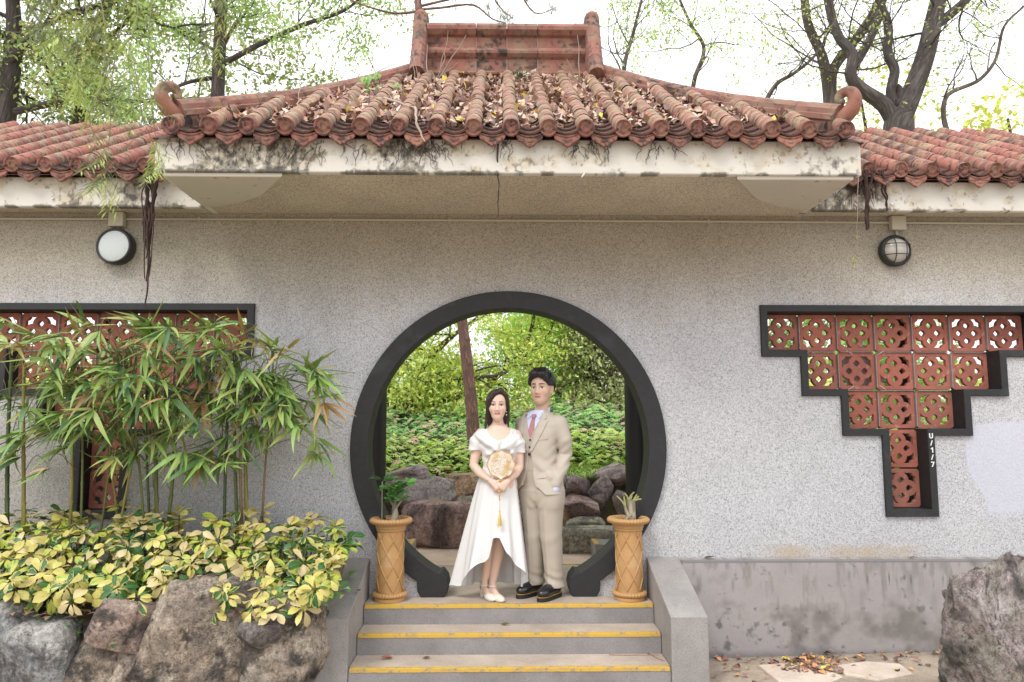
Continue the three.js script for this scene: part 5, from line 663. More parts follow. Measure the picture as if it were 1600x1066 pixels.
// a head looking along +z; c = centre between the ears at eye height, H = chin to crown
function head(c, H, yaw, o) {
  const k = H / 0.225, cy = Math.cos(yaw), sy = Math.sin(yaw), loc = (x, y, z) => { const X = x - c[0], Y = (y - c[1]) / k, Z = z - c[2], tx = X * cy - Z * sy, tz = X * sy + Z * cy; return [tx / k, Y, tz / k]; };
  const j = o.jaw, parts = [ball([0, 0.024, -0.012], [0.074, 0.094, 0.092]), ball([0, -0.04, 0.022], [0.061 * j, 0.074, 0.07]), ball([0, -0.092, 0.05], [0.031 * j, 0.024, 0.03]), ball([0, 0.04, 0.036], [0.058, 0.05, 0.05])], skull = blend(0.035, ...parts);
  const nose = blend(0.012, cone([0, 0.006, 0.083], [0, -0.034, 0.099], 0.008, 0.011), ball([0.011, -0.038, 0.089], [0.0085, 0.007, 0.009]), ball([-0.011, -0.038, 0.089], [0.0085, 0.007, 0.009])), lips = ball([0, -0.0635, 0.083], [0.023, 0.0085, 0.011]), cheek = blend(0.02, ball([0.038, -0.028, 0.056], [0.024, 0.022, 0.022]), ball([-0.038, -0.028, 0.056], [0.024, 0.022, 0.022])), brow = blend(0.01, cone([0.012, 0.021, 0.081], [0.045, 0.022, 0.066], 0.008, 0.006), cone([-0.012, 0.021, 0.081], [-0.045, 0.022, 0.066], 0.008, 0.006));
  const socket = [ball([0.032, 0.001, 0.094], [0.02, 0.011, 0.018]), ball([-0.032, 0.001, 0.094], [0.02, 0.011, 0.018])], eye = [ball([0.032, 0, 0.069], [0.0145, 0.0125, 0.0125]), ball([-0.032, 0, 0.069], [0.0145, 0.0125, 0.0125])], ears = [1, -1].map((s) => blend(0.006, ball([s * 0.077, -0.008, -0.008], [0.008, 0.03, 0.018]), ball([s * 0.074, -0.034, 0.0], [0.007, 0.01, 0.009])));
  const f = (x, y, z) => { const [X, Y, Z] = loc(x, y, z); let d = skull(X, Y, Z); d = smin(d, cheek(X, Y, Z), 0.025); d = smin(d, brow(X, Y, Z), 0.014); for (const s of socket) d = smax(d, -s(X, Y, Z), 0.012); d = smin(d, nose(X, Y, Z), 0.014); d = smin(d, lips(X, Y, Z), 0.008); for (const e of eye) d = smin(d, e(X, Y, Z), 0.003); for (const e of ears) d = smin(d, e(X, Y, Z), 0.01); return d * k; };
  const col = (x, y, z) => { const [X, Y, Z] = loc(x, y, z), ax = Math.abs(X), s = o.skin; let cc = s.slice(); if (Z < 0.02) return cc;
    const b = Math.exp(-(((ax - 0.04) / 0.02) ** 2) - (((Y + 0.034) / 0.018) ** 2)); cc = mix3(cc, [s[0] * 0.98, s[1] * 0.78, s[2] * 0.76], 0.55 * b); cc = mix3(cc, [s[0] * 0.8, s[1] * 0.68, s[2] * 0.62], 0.5 * Math.exp(-((ax / 0.008) ** 2) - (((Y + 0.044) / 0.004) ** 2)));
    const ly = Y + 0.0635 - 7 * ax * ax, lw = 0.0235 - 0.2 * Math.abs(ly), lp = smoothstep(lw - ax, -0.002, 0.003) * smoothstep(0.008 - Math.abs(ly), -0.001, 0.002); cc = mix3(cc, o.lip, lp); if (ax < 0.021 && Math.abs(ly + 0.0003) < 0.0016) cc = mix3(cc, [0.14, 0.035, 0.03], 0.8);
    const by = 0.0245 + 0.12 * (ax - 0.012) - 3.2 * Math.max(0, ax - 0.03) ** 2 * 10 * 0.35, bw = o.brow * (1 - 0.5 * smoothstep(ax, 0.03, 0.052)); if (ax > 0.011 && ax < 0.053) cc = mix3(cc, o.hair, 0.85 * smoothstep(bw - Math.abs(Y - by), -0.002, 0.002));
    const ex = (ax - 0.032) / 0.0165, ey = (Y - 0.0005 - 0.001 * ex) / (0.0062 * Math.sqrt(Math.max(0.01, 1 - ex * ex))), in_ = Math.abs(ex) < 1 && Math.abs(ey) < 1; if (in_) { cc = Math.hypot((ax - 0.0315) / 0.0068, (Y - 0.001) / 0.0068) < 1 ? [0.012, 0.009, 0.008] : [0.52, 0.47, 0.44]; }
    const lid = Math.abs(ex) < 1.12 ? Math.abs(Y - (0.0066 * Math.sqrt(Math.max(0, 1 - (ex / 1.12) ** 2)) + 0.0008 + (ex > 0.5 ? 0.0008 : 0))) : 1; if (lid < o.lash) cc = mix3(cc, [0.015, 0.011, 0.01], 0.92); return cc; };
  return { f, col, loc, k };
}
const M_SKIN = pmat({ vertexColors: true, roughness: 0.5, sheen: 0.15, sheenRoughness: 0.5 }), noiseUV = (s, a, b, sc) => tex(256, 256, (u, v) => a + b * pf(u, v, sc, sc, 4, s), false);
const M_HAIRB = pmat({ color: [0.034, 0.02, 0.016], roughness: 0.38, anisotropy: 0.6 }), M_HAIRG = pmat({ color: [0.011, 0.01, 0.011], roughness: 0.45 });
const T_WEAVE = tex(512, 512, (u, v, i, j) => 0.5 + 0.25 * (hsh(i >> 1, j, 1) - 0.5) + 0.25 * (hsh(i, j >> 1, 2) - 0.5) + 0.2 * (pf(u, v, 8, 8, 3, 3) - 0.5), false);
const satin = pmat({ color: [0.7, 0.695, 0.69], roughness: 0.55, sheen: 0.3, bumpMap: rep(T_WEAVE, 6, 6), bumpScale: 0.0006 });
const personAt = (label, p, turn) => { const t = tag(base('person', p, turn), label, 'person', null); return t; };
const body = (list) => mg(list, true);
// --- woman in white
const BR = personAt('woman with long dark hair in white off-shoulder high-low dress, hands clasped round a fan', [-0.147, FY, 0.08], 0);
{
  const SK = [0.7, 0.49, 0.39], cS = () => SK, hd = head([0.056, 1.526, 0.0], 0.236, -0.04, { jaw: 0.93, skin: SK, lip: [0.5, 0.17, 0.15], hair: [0.05, 0.03, 0.025], brow: 0.0032, lash: 0.0022 });
  const TB = [[0.8, 0.15, 0.115, 0.06, 0], [0.9, 0.155, 0.115, 0.062, 0], [1.0, 0.122, 0.09, 0.064, 0], [1.06, 0.118, 0.088, 0.065, 0.002], [1.14, 0.13, 0.1, 0.066, 0.008], [1.2, 0.138, 0.112, 0.067, 0.012], [1.27, 0.148, 0.09, 0.066, 0], [1.32, 0.13, 0.07, 0.064, -0.008], [1.36, 0.07, 0.055, 0.06, -0.012]];
  const torso = rows(TB, 2.2), arm = [chain([[-0.078, 1.3, -0.01], [-0.118, 1.16, 0.0], [-0.138, 1.045, 0.015], [-0.085, 0.99, 0.085], [0.0, 0.935, 0.142]], [0.044, 0.04, 0.034, 0.034, 0.0225]), chain([[0.208, 1.285, -0.01], [0.228, 1.15, 0.0], [0.232, 1.03, 0.015], [0.2, 0.985, 0.085], [0.138, 0.935, 0.142]], [0.043, 0.039, 0.033, 0.033, 0.0225])];
  const legR = chain([[0.105, 0.82, 0], [0.085, 0.62, 0.015], [0.072, 0.47, 0.02], [0.056, 0.34, -0.002], [0.02, 0.13, -0.015], [0.018, 0.075, -0.012]], [0.085, 0.066, 0.05, 0.05, 0.029, 0.03]), legL = chain([[0.02, 0.82, 0], [0.02, 0.62, 0.005], [0.012, 0.46, 0.0], [-0.008, 0.34, -0.03], [-0.042, 0.13, -0.05], [-0.044, 0.075, -0.045]], [0.085, 0.066, 0.049, 0.049, 0.029, 0.03]), foot = [chain([[0.018, 0.075, -0.015], [0.035, 0.062, 0.03], [0.07, 0.028, 0.1]], [0.03, 0.026, 0.022]), chain([[-0.044, 0.075, -0.048], [-0.03, 0.062, 0.0], [-0.002, 0.028, 0.07]], [0.03, 0.026, 0.022])];
  const neck = chain([[0.06, 1.33, -0.025], [0.055, 1.46, -0.026]], [0.049, 0.041]), bodyF = (x, y, z) => { let d = torso(x, y, z); d = smin(d, neck(x, y, z), 0.05); for (const a of arm) d = smin(d, a(x, y, z), 0.03); for (const l of [legR, legL]) d = smin(d, l(x, y, z), 0.01); for (const l of foot) d = Math.min(d, l(x, y, z)); return d; };
  const hA = handField([0.004, 0.934, 0.145], [0.8, -0.52, 0.2], [-0.1, 0.35, 1], [0.35, 0.75, -0.3], 0.165, 0.5, 0.4), hB = handField([0.136, 0.933, 0.145], [-0.72, -0.66, 0.3], [0.1, 0.3, 1], [-0.5, 0.6, 0.1], 0.165, 0.55, 0.3);
  part('body', body([skin(bodyF, [-0.2, 0.0, -0.15], [0.3, 1.43, 0.19], 0.0085, cS), skin((x, y, z) => smin(hd.f(x, y, z), neck(x, y, z), 0.012), [-0.05, 1.39, -0.13], [0.155, 1.66, 0.125], 0.0028, hd.col), skin(hA, [-0.03, 0.8, 0.08], [0.16, 0.98, 0.23], 0.0028, cS), skin(hB, [-0.03, 0.79, 0.08], [0.17, 0.98, 0.24], 0.0028, cS)]), M_SKIN, BR);
  // hair: parted on one side, swept down both cheeks
  const cap = ball([0.053, 1.553, -0.018], [0.096, 0.11, 0.112]), back = blend(0.05, ball([0.05, 1.46, -0.06], [0.08, 0.12, 0.055]), ball([0.05, 1.38, -0.065], [0.07, 0.08, 0.04])), face = ball([0.07, 1.49, 0.11], [0.066, 0.12, 0.09]);
  const lkL = chain([[0.08, 1.645, 0.062], [0.03, 1.625, 0.084], [-0.008, 1.575, 0.076], [-0.026, 1.5, 0.05], [-0.03, 1.43, 0.03], [-0.04, 1.37, 0.03], [-0.044, 1.335, 0.03]], [0.02, 0.02, 0.019, 0.016, 0.015, 0.012, 0.006]), lkR = chain([[0.08, 1.647, 0.062], [0.116, 1.615, 0.064], [0.136, 1.55, 0.036], [0.144, 1.48, 0.005], [0.14, 1.41, 0.0], [0.142, 1.345, 0.0]], [0.018, 0.016, 0.014, 0.011, 0.012, 0.006]);
  const strand = (x, y, z) => 0.0011 * Math.sin(x * 420 + y * 60 + 3 * fbm(x * 30, y * 8, z * 30, 2)) + 0.001 * Math.sin(x * 900 + z * 700);
  const hair = (x, y, z) => { let d = smin(cap(x, y, z), back(x, y, z), 0.05); d = smax(d, -face(x, y, z), 0.012); d = smin(d, lkL(x, y, z), 0.014); d = smin(d, lkR(x, y, z), 0.014); return d + strand(x, y, z); };
  part('hair', skin(hair, [-0.09, 1.26, -0.15], [0.19, 1.68, 0.12], 0.0032), M_HAIRB, BR);
  // bodice, sleeves and bow
  const neckY = (x) => { const u = (x - 0.068) / 0.115; return 1.247 + 0.085 * u * u + 0.03 * u ** 4; }, bod = rows(TB, 2.2, 0.009), fold = (x, y, z) => 0.006 * Math.sin(y * 75 - Math.abs(x - 0.068) * 60 + 2 * fbm(x * 9, y * 9, z * 9, 2));
  const slv = [chain([[-0.066, 1.3, -0.008], [-0.11, 1.235, 0.004], [-0.126, 1.155, 0.006]], [0.05, 0.062, 0.056]), chain([[0.196, 1.282, -0.008], [0.226, 1.22, 0.004], [0.232, 1.14, 0.006]], [0.046, 0.054, 0.048])], swag = blend(0.02, chain([[-0.1, 1.27, 0.05], [-0.03, 1.215, 0.1], [0.062, 1.205, 0.118]], [0.026, 0.024, 0.02]), chain([[0.225, 1.245, 0.045], [0.16, 1.2, 0.1], [0.075, 1.205, 0.118]], [0.026, 0.026, 0.02]), chain([[0.07, 1.205, 0.115], [0.02, 1.16, 0.118], [-0.03, 1.128, 0.085]], [0.018, 0.017, 0.012]), chain([[0.075, 1.205, 0.115], [0.15, 1.175, 0.112], [0.19, 1.12, 0.07]], [0.018, 0.018, 0.012]), ball([0.068, 1.207, 0.12], [0.02, 0.022, 0.016]));
  const dressTop = (x, y, z) => { let d = smax(bod(x, y, z), y - neckY(x), 0.006); d = smax(d, 0.965 - y, 0.004); let s = Math.min(slv[0](x, y, z), slv[1](x, y, z)); s = smax(s, (x < 0 ? 1.165 : 1.145) - y, 0.006); s = smax(s, y - 1.335, 0.01); d = smin(d, s, 0.02); d = smin(d, smax(swag(x, y, z), y - neckY(x) - 0.01, 0.008) + fold(x, y, z), 0.016); for (const [a, b] of [[-0.046, -0.024], [0.158, 0.182]]) d = Math.min(d, smax(bod(x, y, z) - 0.001, Math.max(a - x, x - b, 1.2 - y, y - 1.352), 0.004)); return d + 0.3 * fold(x, y, z); };
  const G = new THREE.Group(); const dress = part('dress', skin(dressTop, [-0.22, 0.95, -0.14], [0.32, 1.37, 0.17], 0.0055), satin, BR);
  // skirt: pleated flare, short in front and falling to the ankles at the sides and back
  const NT = 180, NY = 44, P = [], I = [], HR = [[0, 0.5], [0.14, 0.497], [0.21, 0.465], [0.35, 0.39], [0.57, 0.33], [0.8, 0.275], [1.1, 0.2], [1.5, 0.1], [3.2, 0.08]], HL = [[0, 0.5], [0.1, 0.495], [0.15, 0.4], [0.2, 0.35], [0.4, 0.31], [0.78, 0.25], [1.15, 0.165], [1.5, 0.1], [3.2, 0.08]], hem = (a) => { const u = Math.abs(a - 0.02), HT = a < 0.02 ? HL : HR; let k = 0; while (k < HT.length - 2 && u > HT[k + 1][0]) k++; const t = clamp((u - HT[k][0]) / (HT[k + 1][0] - HT[k][0]), 0, 1); return lerp(HT[k][1], HT[k + 1][1], smoothstep(t, 0, 1) * 0.4 + t * 0.6) + 0.008 * Math.sin(a * 11) * smoothstep(u, 0.25, 0.6); };
  for (let j = 0; j <= NY; j++) for (let i = 0; i <= NT; i++) {
    const a = (i / NT - 0.5) * 2 * Math.PI, hy = hem(a), t = j / NY, y = lerp(1.0, hy, t), g = clamp((1.0 - y) / 0.9, 0, 1), rx = lerp(0.128, 0.272, Math.pow(g, 0.72)), rz = lerp(0.1, 0.225, Math.pow(g, 0.85)), amp = 0.006 + 0.05 * g, pl = amp * (Math.sin(a * 7 + 0.6) * 0.6 + Math.sin(a * 12 + 1.9 + g) * 0.35 + 0.3 * Math.sin(a * 3)), flareEdge = 0.04 * Math.exp(-(((Math.abs(a) - 0.5) / 0.22) ** 2)) * smoothstep(t, 0.5, 1);
    const r_ = 1 + pl / 0.25 + flareEdge / 0.25; P.push(0.062 + lerp(0, -0.045, g) * (1 - 0) + 0.0 + rx * r_ * Math.sin(a) * 1.0, y + 0.004 * Math.sin(a * 12 + 1) * t, rz * r_ * Math.cos(a) * (Math.cos(a) > 0 ? 1 : 0.9)); if (i && j) { const q = j * (NT + 1) + i; I.push(q, q - 1, q - NT - 2, q, q - NT - 2, q - NT - 1); }
  }
  const sk = new THREE.BufferGeometry(); sk.setAttribute('position', new THREE.Float32BufferAttribute(P, 3)); sk.setIndex(I); sk.computeVertexNormals(); part('skirt', boxUV(sk), satin, BR);
  const edge = [], line = []; for (let i = 0; i <= NT; i++) { const o = (NY * (NT + 1) + i) * 3; edge.push(V(P[o], P[o + 1] + 0.001, P[o + 2])); } line.push(tube(edge, 0.003, 5, false)); part('hem', mg(line), satin, dress);
  part('petticoat', boxUV(mv(new THREE.CylinderGeometry(0.14, 0.125, 0.34, 32, 1, true).scale(1, 1, 0.85), 0.062, 0.67, 0.005)), satin, BR);
  // shoes and jewellery
  const shoeM = pmat({ color: [0.74, 0.69, 0.6], roughness: 0.35 }), mkShoe = (hx, hz, dx, dz) => { const a = Math.atan2(dx, dz), c = Math.cos(a), s = Math.sin(a), T = (x, y, z) => { const X = x - hx, Z = z - hz; return [X * c - Z * s, y, X * s + Z * c]; }, toe = ball([0, 0.026, 0.142], [0.037, 0.027, 0.062]), vamp = ball([0, 0.03, 0.1], [0.035, 0.03, 0.06]), cut = ball([0, 0.07, 0.075], [0.03, 0.045, 0.056]), cup = chain([[0, 0.06, -0.022], [0, 0.078, -0.026]], [0.029, 0.027]), hollow = chain([[0, 0.07, -0.012], [0, 0.1, -0.012]], [0.027, 0.028]), sole = chain([[0, 0.05, -0.02], [0, 0.045, 0.02], [0, 0.014, 0.085], [0, 0.008, 0.15]], [0.022, 0.02, 0.022, 0.022]), heel = cone([0, 0.05, -0.025], [0, 0.0, -0.025], 0.024, 0.019);
    return skin((x, y, z) => { const p = T(x, y, z); let d = smin(toe(...p), vamp(...p), 0.02); d = smax(d, -cut(...p), 0.006); d = Math.min(d, smax(cup(...p), -hollow(...p), 0.003)); d = smin(d, Math.max(sole(...p), Math.abs(p[0]) - 0.03), 0.006); d = smin(d, heel(...p), 0.008); return Math.max(d, 0.001 - y); }, [hx - 0.11, -0.006, hz - 0.1], [hx + 0.17, 0.125, hz + 0.21], 0.0035); };
  for (const [hx, hz, dx, dz, ax, az] of [[0.012, -0.02, 0.42, 0.9, 0.018, -0.014], [-0.05, -0.052, 0.4, 0.9, -0.044, -0.047]]) { const sh = part('shoe', mkShoe(hx, hz, dx, dz), shoeM, BR), st = new THREE.TorusGeometry(0.034, 0.0045, 8, 28); st.rotateX(Math.PI / 2 + 0.15); part('ankle_strap', mv(st, ax, 0.104, az), shoeM, sh); }
  part('bracelet', mv(new THREE.TorusGeometry(0.025, 0.003, 8, 24).rotateY(0.9).rotateZ(0.7), 0.146, 0.944, 0.133), mat({ color: [0.75, 0.7, 0.68], roughness: 0.2, metalness: 0.4 }), BR); part('earring', mg([mv(new THREE.SphereGeometry(0.005, 8, 6), 0.126, 1.475, 0.02), mv(new THREE.SphereGeometry(0.006, 8, 6), 0.127, 1.45, 0.022)]), mat({ color: [0.8, 0.75, 0.7], roughness: 0.2 }), BR);
}
// round fan and its tassel
{
  const t = tag(base('hand_fan', [-0.147 + 0.082, FY + 1.062, 0.08 + 0.178]), 'round lobed cream lace fan with gold flowers held upright before the waist', 'fan'), R = (a) => 0.105 * (1 + 0.035 * Math.cos(a * 8)), sh = new THREE.Shape(Array.from({ length: 96 }, (_, i) => { const a = i / 96 * 6.2832; return new THREE.Vector2(R(a) * Math.sin(a), R(a) * Math.cos(a)); }));
  part('gauze', boxUV(mv(new THREE.ExtrudeGeometry(sh, { depth: 0.002, bevelEnabled: false }), 0, 0, -0.001)), mat({ map: rep(tex(256, 256, (u, v, i, j) => { const n = pf(u, v, 18, 18, 3, 171); return mix3([0.68, 0.61, 0.53], [0.56, 0.43, 0.27], smoothstep(n, 0.5, 0.66) * 0.6); }), 6, 6), roughness: 0.8 }), t);
  const GOLD = mat({ color: [0.55, 0.34, 0.1], roughness: 0.5, metalness: 0.2 }); part('rim', tube(Array.from({ length: 97 }, (_, i) => { const a = i / 96 * 6.2832; return V(R(a) * Math.sin(a), R(a) * Math.cos(a), 0); }), 0.0038, 7, false), GOLD, t);
  const r = rng(19), cs = [[0.68, 0.55, 0.33], [0.64, 0.48, 0.27], [0.74, 0.66, 0.5], [0.6, 0.4, 0.18]].map((c) => mat({ color: c, roughness: 0.7 })); for (const [x, y, s] of [[-0.03, 0.06, 0.026], [-0.052, 0.036, 0.02], [-0.012, 0.045, 0.018], [0.034, 0.066, 0.017], [0.06, 0.02, 0.02], [0.05, -0.02, 0.028], [0.07, -0.028, 0.018], [-0.052, -0.04, 0.02], [-0.03, -0.015, 0.016], [0.03, -0.062, 0.026], [0.008, -0.068, 0.018], [-0.07, 0.0, 0.012], [0.075, 0.05, 0.012]]) { const p = []; for (let k = 0; k < 5; k++) { const b = blade(s, s * 0.75, { droop: -0.2, seg: 3, peak: 0.6 }); b.rotateX(-Math.PI / 2 + 0.25); b.rotateZ(k / 5 * 6.283 + r()); p.push(mv(b, x, y, 0.004)); } p.push(mv(new THREE.SphereGeometry(s * 0.16, 6, 5), x, y, 0.006)); part('embroidered_flower', mg(p), cs[Math.floor(r() * 4)], t); }
  part('handle', tube([V(0, -0.1, -0.003), V(-0.004, -0.18, 0.0), V(-0.012, -0.262, 0.006)], [0.006, 0.006, 0.005], 8), GOLD, t); part('bead', mv(new THREE.SphereGeometry(0.011, 12, 8), 0, -0.108, 0.002), mat({ color: [0.75, 0.68, 0.5], roughness: 0.3 }), t);
  const ts = []; for (let i = 0; i < 40; i++) { const a = r() * 6.28, q = Math.sqrt(r()); ts.push(tube([V(-0.008, -0.36, 0.026), V(-0.008 + 0.008 * q * Math.cos(a), -0.385, 0.028 + 0.008 * q * Math.sin(a)), V(-0.007 + 0.019 * q * Math.cos(a), -0.47 + 0.004 * r(), 0.034 + 0.016 * q * Math.sin(a))], 0.0018, 4, false)); } const tas = part('tassel', mg(ts), mat({ color: [0.75, 0.58, 0.2], roughness: 0.6 }), t); part('cord', tube(curve([V(-0.012, -0.26, 0.006), V(-0.008, -0.3, 0.024), V(-0.008, -0.36, 0.026)], 8), 0.0022, 5), GOLD, tas); part('knot', mg([mv(new THREE.SphereGeometry(0.007, 8, 6), -0.008, -0.27, 0.012), mv(new THREE.SphereGeometry(0.006, 8, 6), -0.008, -0.36, 0.026)]), GOLD, tas);
}
// --- man in a beige suit, turned to his right; built facing +z and turned as a whole
const YG = -0.56, GR = personAt('man with short black hair in beige suit, blue shirt and pink tie, hand in pocket', [0.234, FY, -0.02], YG);
{
  const cw = Math.cos(YG), sw = Math.sin(YG), L = (wx, y, wz) => [wx * cw - wz * sw, y, wx * sw + wz * cw];
  const SK = [0.6, 0.4, 0.3], cS = () => SK, hc = L(0.042, 1.672, 0.0), hd = head(hc, 0.262, 0.14, { jaw: 1.04, skin: SK, lip: [0.42, 0.19, 0.16], hair: [0.012, 0.01, 0.01], brow: 0.0055, lash: 0.0018 });
  const nk = L(0.028, 1.4, -0.02), neck = chain([nk, [hc[0], 1.6, hc[2] - 0.03]], [0.061, 0.051]);
  const TJ = [[0.8, 0.204, 0.162, 0.035, 0.006], [0.9, 0.191, 0.149, 0.03, 0.004], [1.0, 0.168, 0.13, 0.02, 0], [1.1, 0.163, 0.126, 0.008, 0], [1.2, 0.178, 0.13, 0.002, 0], [1.3, 0.19, 0.128, 0.006, -0.004], [1.37, 0.192, 0.112, 0.016, -0.01], [1.42, 0.172, 0.092, 0.014, -0.016], [1.455, 0.13, 0.078, 0.002, -0.02], [1.49, 0.075, 0.066, 0.006, -0.022]];
  const eL = L(0.228, 1.13, 0.06), cuff = L(0.132, 0.9, 0.15), wr = L(0.127, 0.872, 0.142), shL = [0.2, 1.385, -0.02], armL = [shL, [0.236, 1.25, -0.03], eL, [(eL[0] + cuff[0]) / 2 + 0.012, (eL[1] + cuff[1]) / 2, (eL[2] + cuff[2]) / 2 + 0.01], cuff], armR = [[-0.165, 1.375, -0.045], [-0.185, 1.26, -0.08], [-0.2, 1.13, -0.12], [-0.23, 0.98, -0.14], [-0.25, 0.9, -0.13]];
  // legs and pelvis
  const TL = [[0.09, 0.07, 0.094, -0.035, -0.02], [0.14, 0.064, 0.084, -0.035, -0.022], [0.3, 0.072, 0.09, -0.03, -0.015], [0.5, 0.082, 0.098, -0.025, 0.0], [0.72, 0.098, 0.118, -0.03, 0.0], [0.84, 0.105, 0.125, -0.02, 0.0]], TR = [[0.085, 0.07, 0.094, 0.14, -0.028], [0.14, 0.064, 0.084, 0.138, -0.026], [0.3, 0.072, 0.09, 0.132, -0.015], [0.5, 0.082, 0.1, 0.128, 0.004], [0.72, 0.098, 0.118, 0.122, 0.002], [0.84, 0.105, 0.125, 0.112, 0.0]], TP = [[0.72, 0.16, 0.108, 0.045, 0], [0.85, 0.172, 0.119, 0.042, 0], [1.0, 0.16, 0.118, 0.022, 0], [1.06, 0.155, 0.115, 0.015, 0]];
  const lg = [rows(TL, 2.15), rows(TR, 2.15)], pel = rows(TP, 2.3), crease = (x, y, z) => { let d = 0; for (const c of [-0.032, 0.128]) d -= 0.006 * Math.exp(-(((x - c) / 0.012) ** 2)) * (z > 0 ? 1 : 0) * smoothstep(0.75 - y, 0, 0.1); const br = smoothstep(0.26 - y, 0, 0.12); d += 0.0035 * br * Math.sin(y * 85 + x * 45); d += 0.004 * Math.sin((y - Math.abs(x - 0.05) * 1.2) * 55) * Math.exp(-(((y - 0.74) / 0.06) ** 2) - (((x - 0.05) / 0.07) ** 2)); d += 0.0015 * Math.sin(y * 45 + z * 28) * Math.exp(-(((y - 0.46) / 0.08) ** 2)); return d; };
  const pc = L(0.1, 0.755, 0.118), pock = ball(pc, [0.06, 0.09, 0.055]), pantsF = (x, y, z) => { let d = Math.min(smax(lg[0](x, y, z), y - 0.85, 0.01), smax(lg[1](x, y, z), y - 0.85, 0.01)); d = smin(d, smax(pel(x, y, z), 0.725 - y, 0.07), 0.06); d = smin(d, pock(x, y, z), 0.04); return d + crease(x, y, z); };
  const weave = (c) => pmat({ color: c, roughness: 0.9, sheen: 0.25, sheenRoughness: 0.7, bumpMap: rep(T_WEAVE, 9, 9), bumpScale: 0.0006 }), SUIT = weave([0.475, 0.425, 0.36]), TROU = weave([0.43, 0.38, 0.315]), VEST = weave([0.43, 0.385, 0.325]);
  part('trousers', skin(pantsF, [-0.17, 0.07, -0.17], [0.27, 1.07, 0.17], 0.0075), TROU, GR);
  // jacket
  const BY = 1.14, tor = rows(TJ, 2.35), sl = [chain(armL, [0.062, 0.06, 0.054, 0.052, 0.047]), chain(armR, [0.058, 0.058, 0.054, 0.05, 0.046])], flapF = cone(L(0.1, 0.96, 0.155), L(0.155, 0.86, 0.11), 0.035, 0.02);
  const wr_ = (x, y, z) => { let d = 0.0; const ex = Math.hypot(x - eL[0], (y - eL[1] + 0.05) * 0.8, z - eL[2]); d += 0.0045 * Math.sin(y * 80 - x * 50 + z * 40) * Math.exp(-((ex / 0.13) ** 2)); d += 0.005 * Math.sin((y + x * 0.9) * 48 + 1) * Math.exp(-(((y - 1.02) / 0.1) ** 2) - (((x - 0.1) / 0.12) ** 2)); d += 0.0025 * fbm(x * 7, y * 5, z * 7, 2); return d; };
  const vOpen = (x, y) => (y - BY) * 0.29 - Math.abs(x), cutA = (x, y) => { const t = clamp((BY - 0.02 - y) / 0.3, 0, 1); return (0.012 + 0.06 * t * t + 0.02 * t + 0.14 * Math.max(0, t - 0.8) ** 0.6) - Math.abs(x + 0.0); };
  const jackF = (x, y, z) => { let d = smax(tor(x, y, z), 0.815 + 0.04 * smoothstep(Math.abs(x - 0.02), 0.15, 0.0) * (z > 0 ? 0 : 1) - y, 0.008); if (z > 0.02) { d = smax(d, Math.min(vOpen(x, y), y - BY), 0.006); d = smax(d, Math.min(cutA(x, y), BY - y), 0.008); } let s = Math.min(sl[0](x, y, z), sl[1](x, y, z)); d = smin(d, s, lerp(0.012, 0.05, smoothstep(y, 1.22, 1.33))); d = smin(d, flapF(x, y, z), 0.03); return d + wr_(x, y, z); };
  part('jacket', skin(jackF, [-0.34, 0.78, -0.2], [0.34, 1.5, 0.24], 0.0065), SUIT, GR);
  // shirt with collar, waistcoat, tie
  const shirtF = (x, y, z) => { let d = smax(rows(TJ, 2.35, -0.022)(x, y, z), 1.0 - y, 0.01); return d; }, shirtT = rows(TJ, 2.35, -0.02), vestT = rows(TJ, 2.35, -0.01), col = chain([nk, [hc[0] - 0.003, 1.53, hc[2] - 0.026]], [0.07, 0.0625]);
  const SH = pmat({ color: [0.58, 0.62, 0.84], roughness: 0.7 });
  part('shirt', skin((x, y, z) => { let d = smax(shirtT(x, y, z), 1.05 - y, 0.01); const c = smax(col(x, y, z), y - 1.515 + 0.85 * Math.max(0, z + 0.06), 0.004); return smin(d, c, 0.008); }, [-0.2, 1.03, -0.13], [0.2, 1.56, 0.14], 0.006), SH, GR);
  part('waistcoat', skin((x, y, z) => { let d = smax(vestT(x, y, z), Math.max(y - 1.44, 1.0 - y), 0.006); if (z > 0) d = smax(d, Math.min((y - 1.262) * 0.42 - Math.abs(x), y - 1.26), 0.005); return d; }, [-0.2, 0.98, -0.13], [0.2, 1.46, 0.15], 0.006), VEST, GR);
  // flat pieces laid over a surface: polygon in x, y, pressed on from the front
  const lay = (poly, f, off, th, edge = 0.016) => {
    const pts = poly.map((p) => new THREE.Vector2(...p)), T = THREE.ShapeUtils.triangulateShape(pts, []).map((t) => t.map((i) => [pts[i].x, pts[i].y])), done = []; while (T.length) { const t = T.pop(), l = [0, 1, 2].map((i) => Math.hypot(t[i][0] - t[(i + 1) % 3][0], t[i][1] - t[(i + 1) % 3][1])), m = l.indexOf(Math.max(...l)); if (l[m] < edge) { done.push(t); continue; } const a = t[m], b = t[(m + 1) % 3], c = t[(m + 2) % 3], q = [(a[0] + b[0]) / 2, (a[1] + b[1]) / 2]; T.push([a, q, c], [q, b, c]); }
    const zOf = (x, y) => { let z = 0.3; for (let i = 0; i < 90; i++) { const d = f(x, y, z); if (d < 0.0008) break; z -= Math.max(d * 0.7, 0.0008); if (z < -0.1) break; } return z + off; }, P = [], key = new Map(), vid = (p) => { const k = p[0].toFixed(5) + ',' + p[1].toFixed(5); if (!key.has(k)) { key.set(k, P.length / 3); P.push(p[0], p[1], zOf(p[0], p[1])); } return key.get(k); }, I = []; for (const t of done) { const a = t.map(vid), ar = (t[1][0] - t[0][0]) * (t[2][1] - t[0][1]) - (t[2][0] - t[0][0]) * (t[1][1] - t[0][1]); ar > 0 ? I.push(a[0], a[1], a[2]) : I.push(a[0], a[2], a[1]); }
